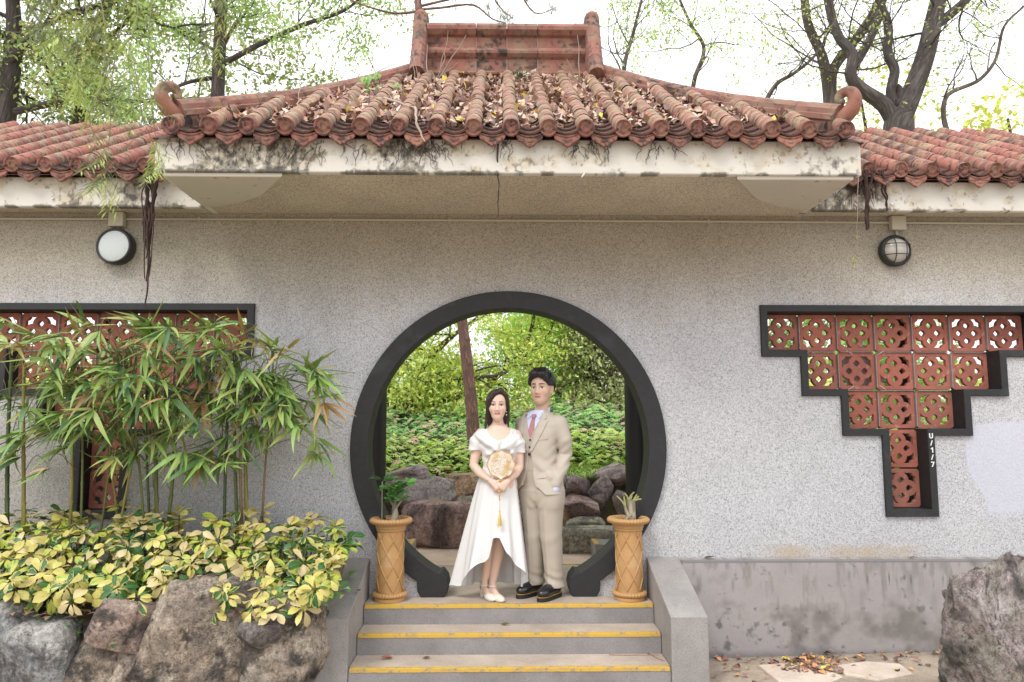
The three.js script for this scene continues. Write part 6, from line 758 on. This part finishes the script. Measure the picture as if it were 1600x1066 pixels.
    const ec = new Map(); for (let i = 0; i < I.length; i += 3) for (let k = 0; k < 3; k++) { const a = I[i + k], b = I[i + (k + 1) % 3]; ec.has(b + ',' + a) ? ec.delete(b + ',' + a) : ec.set(a + ',' + b, [a, b]); } for (const [a, b] of ec.values()) { const o = P.length / 3; for (const [i, dz] of [[a, 0], [b, 0], [b, -th], [a, -th]]) P.push(P[i * 3], P[i * 3 + 1], P[i * 3 + 2] + dz); I.push(o, o + 3, o + 2, o, o + 2, o + 1); }
    const g = new THREE.BufferGeometry(); g.setAttribute('position', new THREE.Float32BufferAttribute(P, 3)); g.setIndex(I); g.computeVertexNormals(); return boxUV(g);
  };
  const solid = (x, y, z) => Math.min(tor(x, y, z), 9), jk = GR.children[GR.children.length - 3];
  const lapR = [[0.002, BY + 0.01], [0.03, BY + 0.09], [0.062, BY + 0.2], [0.084, 1.425], [0.075, 1.47], [0.105, 1.462], [0.125, 1.425], [0.108, 1.412], [0.142, 1.4], [0.118, 1.33], [0.075, 1.24], [0.03, 1.165]];
  for (const s of [1, -1]) part('lapel', lay(lapR.map(([x, y]) => [x * s + (s < 0 ? -0.002 : 0), y]), solid, 0.0075, 0.006), SUIT, jk);
  part('pocket_flap', lay([[0.065, 0.985], [0.165, 1.0], [0.165, 0.955], [0.07, 0.94]], solid, 0.006, 0.005), SUIT, jk); part('breast_pocket', lay([[0.075, 1.262], [0.15, 1.272], [0.149, 1.256], [0.077, 1.246]], solid, 0.004, 0.003), SUIT, jk);
  const BT = mat({ color: [0.02, 0.02, 0.024], roughness: 0.35 }), bt = (x, y, f, R, par) => { const g = new THREE.CylinderGeometry(R, R, 0.005, 16); g.rotateX(Math.PI / 2); let z = 0.3; for (let i = 0; i < 90 && f(x, y, z) > 0.0008; i++) z -= Math.max(0.0008, f(x, y, z) * 0.7); part('button', mv(g, x, y, z + 0.005), BT, par); };
  bt(0.0, BY - 0.008, tor, 0.0115, jk); bt(0.002, 1.248, vestT, 0.008, jk); bt(0.0, 1.19, vestT, 0.007, jk);
  part('tie', mg([lay([[-0.02, 1.455], [0.022, 1.455], [0.014, 1.425], [-0.012, 1.425]], shirtT, 0.018, 0.012, 0.01), lay([[-0.012, 1.427], [0.014, 1.427], [0.03, 1.3], [0.032, 1.24], [-0.026, 1.24], [-0.026, 1.3]], shirtT, 0.008, 0.008, 0.012)]), pmat({ color: [0.42, 0.19, 0.2], roughness: 0.5 }), GR);
  part('collar', mg([lay([[0.004, 1.458], [0.03, 1.48], [0.068, 1.495], [0.078, 1.47], [0.055, 1.42]], (x, y, z) => Math.min(shirtT(x, y, z), col(x, y, z)), 0.007, 0.004, 0.01), lay([[-0.004, 1.458], [-0.03, 1.48], [-0.068, 1.495], [-0.078, 1.47], [-0.055, 1.42]], (x, y, z) => Math.min(shirtT(x, y, z), col(x, y, z)), 0.007, 0.004, 0.01)]), SH, GR);
  part('shirt_cuff', skin(smaxOf(cone(cuff, L(0.127, 0.862, 0.15), 0.043, 0.041)), [cuff[0] - 0.08, 0.8, cuff[2] - 0.08], [cuff[0] + 0.08, 0.96, cuff[2] + 0.08], 0.005), SH, GR);
  // head, neck, hands, and the rest of the body under the clothes
  const fd = L(-0.22, -1, -0.22), hL = handField(wr, fd, L(0.5, 0.2, 0.9), L(-0.9, -0.2, 0.4), 0.185, 0.35, 0.4), hR = handField(armR[4], [-0.1, -1, 0.1], [-1, 0, 0], [0, 0, 1], 0.185, 0.4, 0.5), inner = (x, y, z) => { let d = rows(TJ, 2.3, -0.035)(x, y, z); d = Math.min(d, rows(TL, 2.1, -0.02)(x, y, z), rows(TR, 2.1, -0.02)(x, y, z), rows(TP, 2.1, -0.025)(x, y, z)); d = Math.min(d, chain(armL, [0.045, 0.045, 0.04, 0.036, 0.03])(x, y, z), chain(armR, [0.045, 0.045, 0.04, 0.036, 0.03])(x, y, z)); return smin(d, neck(x, y, z), 0.03); };
  part('body', body([skin(inner, [-0.33, 0.08, -0.17], [0.31, 1.56, 0.22], 0.014, cS), skin((x, y, z) => smin(hd.f(x, y, z), neck(x, y, z), 0.014), [hc[0] - 0.125, 1.47, hc[2] - 0.16], [hc[0] + 0.125, 1.83, hc[2] + 0.15], 0.0032, hd.col), skin(hL, [wr[0] - 0.14, 0.64, wr[2] - 0.16], [wr[0] + 0.12, 0.93, wr[2] + 0.12], 0.0034, cS), skin(hR, [-0.42, 0.68, -0.24], [-0.17, 0.95, 0.0], 0.004, cS)]), M_SKIN, GR);
  // hair: full fringe swept over the forehead
  const toLoc = hd.loc, capH = ball([0, 0.048, -0.016], [0.085, 0.1, 0.105]), faceH = ball([-0.006, -0.03, 0.1], [0.068, 0.102, 0.072]), sideH = blend(0.02, ball([0.074, 0.03, 0.0], [0.022, 0.06, 0.06]), ball([-0.074, 0.03, 0.0], [0.022, 0.06, 0.06]), ball([0, 0.02, -0.07], [0.075, 0.08, 0.05])), fr = [chain([[0.02, 0.12, 0.06], [-0.02, 0.1, 0.098], [-0.052, 0.072, 0.088]], [0.03, 0.024, 0.012]), chain([[0.03, 0.12, 0.06], [0.042, 0.095, 0.09], [0.064, 0.045, 0.066]], [0.03, 0.024, 0.012]), chain([[0.02, 0.125, 0.05], [0.022, 0.096, 0.1], [0.03, 0.07, 0.098]], [0.03, 0.022, 0.008]), chain([[-0.02, 0.12, 0.05], [-0.05, 0.095, 0.07], [-0.074, 0.04, 0.05]], [0.03, 0.024, 0.014])];
  part('hair', skin((x, y, z) => { const [X, Y, Z] = toLoc(x, y, z); let d = smin(capH(X, Y, Z), sideH(X, Y, Z), 0.02); d = smax(d, -faceH(X, Y, Z), 0.01); d = smax(d, lerp(0.016, -0.07, smoothstep(-Z, 0.02, 0.045)) - Y, 0.012); for (const f of fr) d = smin(d, f(X, Y, Z), 0.012); return (d + 0.0012 * Math.sin(X * 380 + Y * 140 + 5 * fbm(X * 14, Y * 14, Z * 14, 2)) + 0.004 * fbm(X * 16, Y * 16, Z * 16, 2)) * hd.k; }, [hc[0] - 0.14, 1.56, hc[2] - 0.17], [hc[0] + 0.14, 1.84, hc[2] + 0.16], 0.0038), M_HAIRG, GR);
  // shoes: thick soled, black, with a yellow welt
  const outl = (k) => { const p = []; for (let i = 0; i < 40; i++) { const a = i / 40 * 6.2832, z = Math.cos(a), x = Math.sin(a); p.push(new THREE.Vector2((0.05 + 0.008 * Math.max(0, z) - 0.006 * Math.max(0, -z)) * k * x * (1 - 0.12 * Math.exp(-((z / 0.35) ** 2))) , -(0.155 * k * Math.sign(z) * Math.pow(Math.abs(z), 0.86)))); } return new THREE.Shape(p); }, up = (g, y) => { g.rotateX(-Math.PI / 2); return mv(g, 0, y, 0); };
  const soleG = boxUV(up(new THREE.ExtrudeGeometry(outl(1.0), { depth: 0.03, bevelEnabled: true, bevelSize: 0.004, bevelThickness: 0.003, bevelSegments: 1 }), 0.004)), weltG = boxUV(up(new THREE.ExtrudeGeometry(outl(1.015), { depth: 0.003, bevelEnabled: false }), 0.0365)), upF = (x, y, z) => { let d = blend(0.03, ball([0, 0.062, 0.085], [0.05, 0.04, 0.068]), ball([0, 0.07, 0.02], [0.044, 0.05, 0.08]), ball([0, 0.075, -0.075], [0.042, 0.06, 0.07]))(x, y, z); d = smax(d, 0.036 - y, 0.003); d = smax(d, -ball([0, 0.15, -0.07], [0.034, 0.05, 0.055])(x, y, z), 0.004); return d; }, upG = skin(upF, [-0.07, 0.02, -0.17], [0.07, 0.15, 0.17], 0.004), BL = pmat({ color: [0.012, 0.012, 0.013], roughness: 0.28, clearcoat: 0.3 }), WELT = mat({ color: [0.42, 0.24, 0.04] }), RUB = mat({ color: [0.014, 0.014, 0.014], roughness: 0.6 });
  const lace = mg([0, 1, 2, 3].map((k) => tube(curve([V(-0.028, 0.098 + 0.005 * k, 0.055 - 0.02 * k), V(0, 0.115 + 0.005 * k, 0.058 - 0.02 * k), V(0.028, 0.098 + 0.005 * k, 0.055 - 0.02 * k)], 6), 0.0028, 5)));
  for (const [x, z, a] of [[-0.05, 0.035, -0.18], [0.135, 0.045, -0.08]]) { const s = new THREE.Group(); s.name = numbered('shoe'); s.position.set(x, 0, z); s.rotation.y = a; GR.add(s); part('sole', soleG, RUB, s); part('welt', weltG, WELT, s); part('upper', upG, BL, s); part('laces', lace, BL, s); part('sock', boxUV(mv(new THREE.CylinderGeometry(0.036, 0.034, 0.1, 16), 0, 0.12, -0.065)), SH, s); }
}
function smaxOf(f) { return (x, y, z) => f(x, y, z); }
// ---- lamps, conduit, roots, litter -------------------------------------------
{
  const c = at(180, 385, 0.06), t = tag(base('bulkhead_lamp', [c.x, c.y, 0]), 'round bulkhead lamp with plain frosted white lens on the left wall', 'wall lamp');
  const L = (p, n = 40) => { const g = new THREE.LatheGeometry(p.map((q) => new THREE.Vector2(...q)), n); g.rotateX(Math.PI / 2); return boxUV(g); };
  part('housing', L([[0.125, 0.0], [0.15, 0.005], [0.153, 0.06], [0.148, 0.085], [0.136, 0.09], [0.128, 0.082]]), mat({ color: [0.02, 0.02, 0.02], roughness: 0.45 }), t);
  part('lens', L([[0, 0.094], [0.05, 0.093], [0.1, 0.088], [0.13, 0.078]]), mat({ map: rep(tex(256, 256, (u, v) => { const n = pf(u, v, 6, 6, 4, 161), s = smoothstep(pf(u, v, 20, 8, 3, 165), 0.72, 0.82) * smoothstep(n, 0.4, 0.6); return mix3([0.5, 0.54, 0.53], [0.12, 0.12, 0.1], s * 0.6); }), 3, 3, 0.4, 0.2), roughness: 0.3 }), t); t.rotation.y = -0.06;
}
{
  const c = at(1401, 391, 0.06), t = tag(base('bulkhead_lamp', [c.x, c.y, 0]), 'round caged bulkhead lamp with black wire guard on the right wall', 'wall lamp'), R = 0.132, B = mat({ color: [0.022, 0.022, 0.024], roughness: 0.4 });
  const L = (p, n = 40) => { const g = new THREE.LatheGeometry(p.map((q) => new THREE.Vector2(...q)), n); g.rotateX(Math.PI / 2); return boxUV(g); };
  part('housing', L([[0.1, 0.0], [R, 0.004], [R + 0.003, 0.05], [R - 0.012, 0.062], [R - 0.03, 0.055]]), B, t); part('lens', L([[0, 0.118], [0.035, 0.115], [0.07, 0.103], [0.095, 0.08], [0.106, 0.05]]), mat({ color: [0.42, 0.4, 0.35], roughness: 0.25 }), t);
  const bar = (f) => tube(Array.from({ length: 13 }, (_, i) => { const a = (i / 12 - 0.5) * 2; return f(a * (R - 0.01), 0.062 + 0.075 * Math.sqrt(Math.max(0, 1 - a * a))); }), 0.004, 6); const bars = []; for (const o of [-0.045, 0.045]) { const k = Math.sqrt(1 - (o / R) ** 2); bars.push(bar((s, z) => V(s * k, o, 0.058 + (z - 0.058) * k)), bar((s, z) => V(o, s * k, 0.058 + (z - 0.058) * k))); } bars.push(mv(new THREE.TorusGeometry(R - 0.012, 0.006, 8, 36), 0, 0, 0.062)); part('wire_guard', mg(bars), B, t); t.rotation.y = 0.05;
}
{
  const M = mat({ color: [0.42, 0.38, 0.29], roughness: 0.7 }), y = 3.118, t = tag(base('conduit', [0, 0, 0]), 'cream painted cable conduit running along the wall under the eaves', 'conduit');
  part('pipe', tube([V(-7, y - 0.01, 0.014), V(-2, y + 0.004, 0.014), V(0, y + 0.004, 0.014), V(2, y + 0.004, 0.014), V(7, y - 0.01, 0.014)], 0.0105, 8), M, t);
  for (const s of [-1, 1]) { const x = at(s < 0 ? 183 : 1402, 350, 0.03).x; part('junction_box', box(0.125, 0.125, 0.06, x, y - 0.01, 0.034, 0.008), M, t); part('drop_pipe', tube([V(x, y - 0.07, 0.014), V(x, y - 0.14, 0.014)], 0.01, 8), M, t); }
  const cl = []; for (const x of [-2.6, -1.5, -0.5, 0.6, 1.7, 2.7]) cl.push(box(0.02, 0.03, 0.03, x, y + 0.004, 0.012, 0.003)); part('clip', mg(cl), M, t);
}
const wig = (a, b, n, r, w) => { const p = []; for (let i = 0; i <= n; i++) { const t = i / n, q = a.clone().lerp(b, t); if (i && i < n) q.add(V((r() - 0.5) * w, (r() - 0.5) * w * 0.5, (r() - 0.5) * w)); p.push(q); } return p; };
function strands(name, label, cat, list, M, seed, w = 0.05, rad = 0.006) { const r = rng(seed), t = tag(base(name), label, cat), g = []; for (const [a, b, n, R] of list) g.push(tube(curve(wig(a, b, n ?? 5, r, w), (n ?? 5) * 3), Array.from({ length: (n ?? 5) * 3 + 1 }, (_, i) => (R ?? rad) * lerp(1, 0.45, i / ((n ?? 5) * 3))), 5)); if (g.length <= 12) g.forEach((q) => part('strand', q, M, t)); else part('strand', mg(g), M, t).userData.kind = 'stuff'; return t; }
const M_ROOT = mat({ map: rep(T_BARK, 6, 2), color: [0.1, 0.062, 0.055], roughness: 1 }), M_PALE = mat({ color: [0.36, 0.29, 0.23], roughness: 0.9 }), M_DEAD = mat({ color: [0.09, 0.075, 0.06], roughness: 1 });
{
  const r = rng(71), L = []; for (let i = 0; i < 18; i++) { const x = (r() - 0.5) * 0.11, z = (r() - 0.5) * 0.1; L.push([at(240, 262, 0.36).add(V(x, 0.05 * r(), z)), at(229 + 7 * (r() - 0.5), 350 + 125 * r() * r(), 0.3).add(V(x * 0.4, 0, z * 0.4)), 7, 0.005 + 0.005 * r()]); } L.push([at(240, 262, 0.36), at(226, 478, 0.3), 9, 0.014], [at(243, 262, 0.36), at(228, 440, 0.3), 9, 0.012]);
  strands('hanging_roots', 'long dark bundle of dead roots hanging from the roof corner left of the gate', 'roots', L, M_ROOT, 72, 0.035);
  const K = []; for (const [x0, x1, y1, R, n] of [[1345, 1342, 305, 0.011, 3], [1352, 1356, 368, 0.016, 3], [1358, 1352, 350, 0.012, 2], [1375, 1386, 335, 0.012, 2], [1368, 1366, 318, 0.008, 2], [1332, 1338, 300, 0.008, 2]]) for (let i = 0; i < n; i++) K.push([at(x0 + 4 * (r() - 0.5), 268, 0.3).add(V(0, 0, 0.05 * r())), at(x1 + 5 * (r() - 0.5), y1 - 12 * r(), 0.27), 6, R]); for (let i = 0; i < 14; i++) K.push([at(1300 + 75 * r(), 272, 0.3), at(1290 + 100 * r(), 300 + 25 * r(), 0.262), 4, 0.004]);
  strands('hanging_roots', 'short dark root strands hanging from the roof corner above the caged lamp', 'roots', K, M_ROOT, 73, 0.03);
  strands('pale_creeper', 'thin pale creeper stem hanging beside the short root strands', 'creeper', [[at(1342, 268, 0.34), at(1338, 362, 0.3), 4, 0.004]], M_PALE, 74, 0.01);
  { const t = tag(base('creeper_shoot', [0, 0, 0]), 'tiny green creeper shoot dangling in front of the right wall', 'creeper'), it = [], q = rng(9); for (const [x, y, n] of [[1340, 370, 3], [1339, 402, 4], [1335, 412, 5]]) for (let i = 0; i < n; i++) it.push([at(x, y, 0.3).add(V((q() - 0.5) * 0.05, (q() - 0.5) * 0.02, 0)), aim(randDir(q).add(V(0, 0, 1))), 0.035, lc(0.2, 0.6, 0.4, q)]); part('stem', tube([at(1340, 360, 0.3), at(1339, 395, 0.3), at(1333, 415, 0.3), at(1330, 436, 0.3)], 0.0025, 4), M_PALE, t); leafMass('foliage', G_LEAFW, M_LEAF, it, t); }
  strands('hanging_root', 'single dark root thread hanging over the eave band above the gate', 'roots', [[at(778, 225, 1.08), at(779, 300, 1.02), 6, 0.008], [at(779, 298, 1.02), at(778, 340, 1.0), 4, 0.006]], M_ROOT, 75, 0.012);
  // rootlets clinging to the eave bands
  const B = []; const patch = (x0, x1, y0, y1, n, z) => { for (let i = 0; i < n; i++) { const x = lerp(x0, x1, r()), y = lerp(y0, y1, r() * 0.6); B.push([at(x, y, z), at(x + (r() - 0.5) * 34, y + 8 + 26 * r(), z), 4, 0.0028]); } };
  patch(255, 330, 212, 250, 14, 1.069); patch(335, 470, 215, 250, 34, 1.069); patch(600, 700, 215, 250, 60, 1.072); patch(780, 800, 215, 235, 8, 1.068); patch(890, 960, 215, 245, 26, 1.068); patch(990, 1060, 215, 250, 16, 1.068); patch(470, 600, 214, 250, 22, 1.067);
  strands('clinging_rootlets', 'thin dark rootlets clinging to the white eave band under the main roof', 'rootlets', B, M_DEAD, 76, 0.03);
}
// dead stems standing up among the tiles
{
  const S = (a, b, za, zb, R = 0.006, n = 4) => [at(a[0], a[1], za), at(b[0], b[1], zb), n, R];
  strands('dead_stems', 'pale dry stems sprouting at the left foot of the main ridge', 'dry stems', [S([680, 130], [700, 48], -0.6, -0.5, 0.005), S([685, 125], [728, 55], -0.6, -0.4, 0.008), S([690, 130], [694, 80], -0.6, -0.6), S([670, 120], [668, 70], -0.5, -0.5), S([655, 130], [640, 60], -0.4, -0.4, 0.004), S([648, 135], [634, 40], -0.3, -0.3, 0.004), S([690, 120], [715, 98], -0.6, -0.4, 0.005)], M_PALE, 81, 0.04);
  strands('dead_stems', 'pale dry stems sprouting at the right foot of the main ridge', 'dry stems', [S([905, 138], [902, 55], -0.6, -0.5, 0.007), S([905, 135], [885, 92], -0.5, -0.4, 0.005), S([910, 130], [873, 100], -0.5, -0.4), S([930, 145], [960, 155], -0.3, 0.1, 0.006)], M_PALE, 82, 0.03);
  strands('fallen_branch', 'crooked pale branch lying across the tile rolls and hanging over the eave', 'branch', [S([600, 153], [648, 168], 0.5, 0.85, 0.012), S([648, 168], [650, 192], 0.85, 1.16, 0.013), S([650, 192], [664, 221], 1.16, 1.2, 0.011)], M_PALE, 83, 0.02);
  strands('loose_vine', 'thin pale vine looped over the left hip ridge', 'vine', [S([465, 170], [467, 143], 0.6, 0.5, 0.006), S([467, 143], [490, 125], 0.5, 0.3, 0.006), S([500, 168], [540, 145], 0.5, 0.4, 0.005), S([590, 112], [645, 88], 0.0, -0.6, 0.005), S([620, 128], [640, 150], 0, 0, 0.004)], M_PALE, 84, 0.03);
  strands('loose_twig', 'dark dry twig lying at the foot of the main ridge', 'twig', [S([742, 118], [780, 132], -0.55, -0.5, 0.012)], M_DEAD, 85, 0.03);
  strands('loose_twig', 'pale twig lying beside the right hip ridge', 'twig', [S([935, 132], [962, 150], -0.3, 0.05, 0.008), S([880, 138], [890, 128], -0.2, -0.3, 0.006)], M_PALE, 86, 0.03);
  const t = tag(base('roof_weed', [0, 0, 0]), 'green weed shoots growing at the top of the left hip ridge', 'weed'), q = rng(12), it = []; for (const [x, y, n, s] of [[571, 82, 4, 0.07], [578, 95, 2, 0.05], [556, 92, 2, 0.05], [575, 120, 6, 0.09], [582, 135, 5, 0.09], [590, 118, 4, 0.07], [620, 132, 4, 0.07], [597, 137, 4, 0.06]]) for (let i = 0; i < n; i++) it.push([at(x, y, -0.1).add(V((q() - 0.5) * 0.06, (q() - 0.5) * 0.06, 0.05 * q())), aim(V(q() - 0.5, -0.6 - 0.4 * q(), 0.5)), s, lc(0.26, 0.5, 0.36, q)]);
  for (const q of [[[600, 145], [590, 120], [571, 80]], [[600, 145], [585, 130], [575, 118]], [[625, 148], [623, 140], [620, 130]]]) part('stem', tube(curve(q.map(([x, y], i) => at(x, y, i ? -0.1 : -0.05)), 6), 0.004, 5), M_TWIG, t); leafMass('foliage', G_LEAFW, M_LEAF, it, t);
  const g = tag(base('roof_grass', [0, 0, 0]), 'small grey-green grass tuft at the foot of the main ridge', 'grass tuft'), L = []; for (let i = 0; i < 12; i++) { const b = blade(0.2 + 0.1 * q(), 0.014, { droop: 1, seg: 4 }); b.applyQuaternion(aim(V(i % 3 ? q() - 0.6 : 1, 0.5 * q(), 0.6))); const p = at(812, 122, -0.6); L.push(mv(b, p.x, p.y, p.z)); } part('blades', mg(L), mat({ color: [0.22, 0.3, 0.17] }), g);
}
// leaf litter in the channels of the main roof
{
  const r = rng(515), it = [], dz = Math.cos(MA), dy = Math.sin(MA), col = () => { const u = r(); return u < 0.035 ? lc(0.13, 0.7, 0.42, r) : u < 0.3 ? lc(0.065, 0.28, 0.5, r, 0.03, 0.2) : u < 0.75 ? lc(0.05, 0.34, 0.34, r, 0.03, 0.18) : lc(0.035, 0.3, 0.17, r, 0.03, 0.1); };
  for (let i = 0; i < 9500; i++) {
    const ch = Math.floor(r() * 18) - 9, x = (ch + 0.5) * ROLL + (r() - 0.5) * 0.19, amt = [0.35, 1][Math.abs(x) < 1.15 || (x < 0 && x > -1.6) ? 1 : 0]; if (r() > amt) continue;
    const sMax = (ZE - Math.min(hipZ(x) + 0.05, 1)) / dz, s = lerp(0.1 + (hsh(ch + 20, 1, 2) * 0.28) + (x > 0.15 ? 0.16 * hsh(ch + 20, 4, 9) : 0), sMax, r()); if (s > sMax || sMax < 0.3) continue;
    const d = x - (ch + 0.5) * ROLL, lift = -0.045 + 0.03 * r() + 6 * d * d * 0.6, p = V(x, YE + s * dy + lift * dz, ZE - s * dz + lift * dy); it.push([p, aim(randDir(r).add(V(0, 0.2, 0.2)), randDir(r).multiplyScalar(0.7).add(V(0, dz, dy))), 0.05 + 0.05 * r(), col()]);
  }
  leafMass('fallen_leaves', G_LEAFW, mat({ color: [1, 1, 1], roughness: 0.95 }), it, tag(base('roof_litter'), 'brown fallen leaves filling the channels of the main roof', 'fallen leaves', null, 'stuff'));
  // litter along the right plinth and single leaves on the steps
  const g = []; for (let i = 0; i < 280; i++) { const cl = r() < 0.45, x = cl ? 2.12 + (r() - 0.5) * 0.75 * r() + 0.12 : 1.45 + 2.4 * r(), z = cl ? 0.2 + 0.34 * r() : 0.14 + 0.7 * r() * r(); g.push([V(x, groundY(x, z) + 0.012 + 0.015 * r(), z), aim(V(r() - 0.5, 0.25 * (r() - 0.3), r() - 0.5), V(0, 1, 0), (r() - 0.5) * 1.4), 0.035 + 0.05 * r(), r() < 0.08 ? lc(0.14, 0.7, 0.42, r) : r() < 0.3 ? lc(0.06, 0.6, 0.4, r) : lc(0.04, 0.4, 0.17, r, 0.03, 0.14)]); }
  leafMass('fallen_leaves', G_LEAFW, mat({ color: [1, 1, 1], roughness: 0.9 }), g, tag(base('ground_litter'), 'brown and yellow fallen leaves scattered along the right plinth', 'fallen leaves', null, 'stuff'));
  const lf = (label, px, py, z, y, s, c, turn) => { const p = at(px, py, z); const l = tag(single('fallen_leaf', blade(s, s * 0.55, { droop: -0.25, fold: 0.5, seg: 4 }), mat({ color: c, roughness: 0.8 })), label, 'leaf'); l.position.set(p.x, y, z); l.rotation.y = turn; };
  lf('green-brown curled leaf on the middle step', 782, 982, 0.3, -0.1, 0.07, [0.12, 0.13, 0.03], 1.4); lf('large reddish brown leaf on the lowest step', 614, 1030, 0.6, -0.246, 0.09, [0.34, 0.13, 0.06], -1.2); lf('small dark brown leaf on the lowest step', 660, 1032, 0.6, -0.248, 0.06, [0.16, 0.08, 0.05], 1.2);
  lf('dry leaf on the plinth ledge near the lichen boulder', 1582, 868, 0.06, 0.343, 0.07, [0.2, 0.11, 0.08], 1.2); lf('dry leaf on the plinth ledge in the middle of the right wall', 1420, 870, 0.08, 0.343, 0.06, [0.22, 0.14, 0.1], 1.5); lf('dry leaf on the plinth ledge near the steps', 1100, 869, 0.06, 0.343, 0.08, [0.12, 0.07, 0.05], 1.5); lf('curled dry leaf on top of the left cheek wall', 556, 925, 0.5, 0.2, 0.07, [0.1, 0.08, 0.06], 0.6);
  lf('big tan dry leaf against the right plinth beside the lichen boulder', 1478, 1026, 0.2, -0.345, 0.12, [0.5, 0.28, 0.17], 0.4); lf('orange leaf against the right plinth in the middle of the litter', 1268, 1028, 0.2, -0.38, 0.09, [0.5, 0.2, 0.05], -0.5);
  strands('dry_stalk', 'thin reddish stalk lying at the right end of the lowest step', 'stalk', [[V(0.72, -0.25, 0.55), V(1.08, -0.25, 0.56), 4, 0.003], [V(1.0, -0.25, 0.52), V(1.09, -0.25, 0.7), 3, 0.003]], mat({ color: [0.3, 0.13, 0.1] }), 91, 0.01);
}
// sheet tied behind the right lattice with pale wire
{
  const c = at(1343, 580, -0.24), g = new THREE.PlaneGeometry(0.3, 0.36, 10, 10), P = g.attributes.position; for (let i = 0; i < P.count; i++) P.setZ(i, 0.015 * Math.sin(P.getX(i) * 14) + 0.012 * Math.sin(P.getY(i) * 11 + 1)); g.computeVertexNormals(); g.rotateZ(0.5);
  const t = tag(base('tied_sheet', [c.x, c.y, c.z]), 'crumpled pale grey sheet tied with wire behind one block of the right lattice', 'plastic sheet'); part('sheet', g, mat({ color: [0.5, 0.51, 0.58], roughness: 0.5 }), t);
  const w = []; for (const [x, y] of [[-0.16, 0.165], [0.16, 0.165], [-0.16, -0.165], [0.16, -0.165]]) w.push(tube(curve([V(x, y, 0.115), V(x * 0.75, y * 0.85, 0.125), V(x * 0.6, y * 0.7, 0.06), V(x * 0.5, y * 0.5, 0.0)], 8), 0.0025, 5)); part('wire', mg(w), mat({ color: [0.6, 0.6, 0.58] }), t);
}
// feathery conifer bough close to the lens, upper left
{
  const r = rng(613), t = tag(base('conifer_bough', [0, 0, 0]), 'feathery pale green conifer bough hanging close in front at the upper left', 'branch'), tw = [], it = [], Z = 3.5;
  const bough = (pts, z, k) => { const cv = curve(pts.map(([x, y], i) => at(x, y, z + 0.12 * Math.sin(i))), 18); tw.push(tube(cv, cv.map((_, i) => lerp(0.0026, 0.0008, i / 18)), 5)); cv.forEach((c, i) => { if (i > 2 && r() < (i > 12 ? 0.9 : 0.5)) for (let j = 0; j < k; j++) { const d = V((r() - 0.5) * 1.6, -0.35 - 0.8 * r(), (r() - 0.5) * 1.6).normalize(), L = 0.05 + 0.09 * r(), e = c.clone().addScaledVector(d, L); tw.push(tube([c, c.clone().lerp(e, 0.5).add(V(0, 0.008, 0)), e], [0.001, 0.0008, 0.0006], 3, false)); const tip = r() < (i > 13 ? 0.85 : 0.3); for (let m = 0; m < 8; m++) { const u = (m + 1) / 8, q = c.clone().lerp(e, u); for (const s of [-1, 1]) it.push([q, aim(d.clone().multiplyScalar(0.8).add(V(s * 0.8, (r() - 0.5) * 0.4, (r() - 0.5) * 0.8))), 0.03 + 0.018 * r(), tip ? lc(0.21, 0.5, 0.38, r, 0.03, 0.1) : lc(0.23, 0.28, 0.2, r, 0.05, 0.1)]); } } }); };
  for (const p of [[[150, -40], [165, 60], [160, 130], [150, 180]], [[120, -40], [135, 30], [120, 90], [125, 140]], [[200, -60], [190, 40], [175, 120], [172, 200], [163, 285]], [[240, -40], [232, 90], [240, 190], [250, 265]], [[330, -60], [335, 0], [322, 60], [328, 90]], [[60, -40], [80, 20], [95, 60]], [[100, -60], [60, -10], [110, 20], [140, 40]], [[345, -60], [348, -10], [345, 40]], [[190, -60], [215, 20], [200, 90], [210, 150]], [[20, -60], [60, 30], [110, 70]], [[200, 60], [215, 130], [225, 190], [258, 262]], [[165, 120], [140, 190], [170, 250], [160, 282]]]) bough(p, Z + (r() - 0.5) * 0.5, 1);
  part('twig', mg(tw), mat({ color: [0.16, 0.17, 0.07] }), t); leafMass('foliage', blade(1, 0.16, { seg: 2, droop: 0.2, fold: 0.2 }), leafMat([1, 1, 1], 0.25), it, t);
}
const renderer = new THREE.WebGLRenderer({ antialias: true });
renderer.setSize(1024, 682); renderer.toneMapping = THREE.LinearToneMapping; renderer.toneMappingExposure = EXPOSURE; renderer.shadowMap.enabled = true; renderer.shadowMap.type = THREE.PCFSoftShadowMap;
renderer.render(scene, camera);
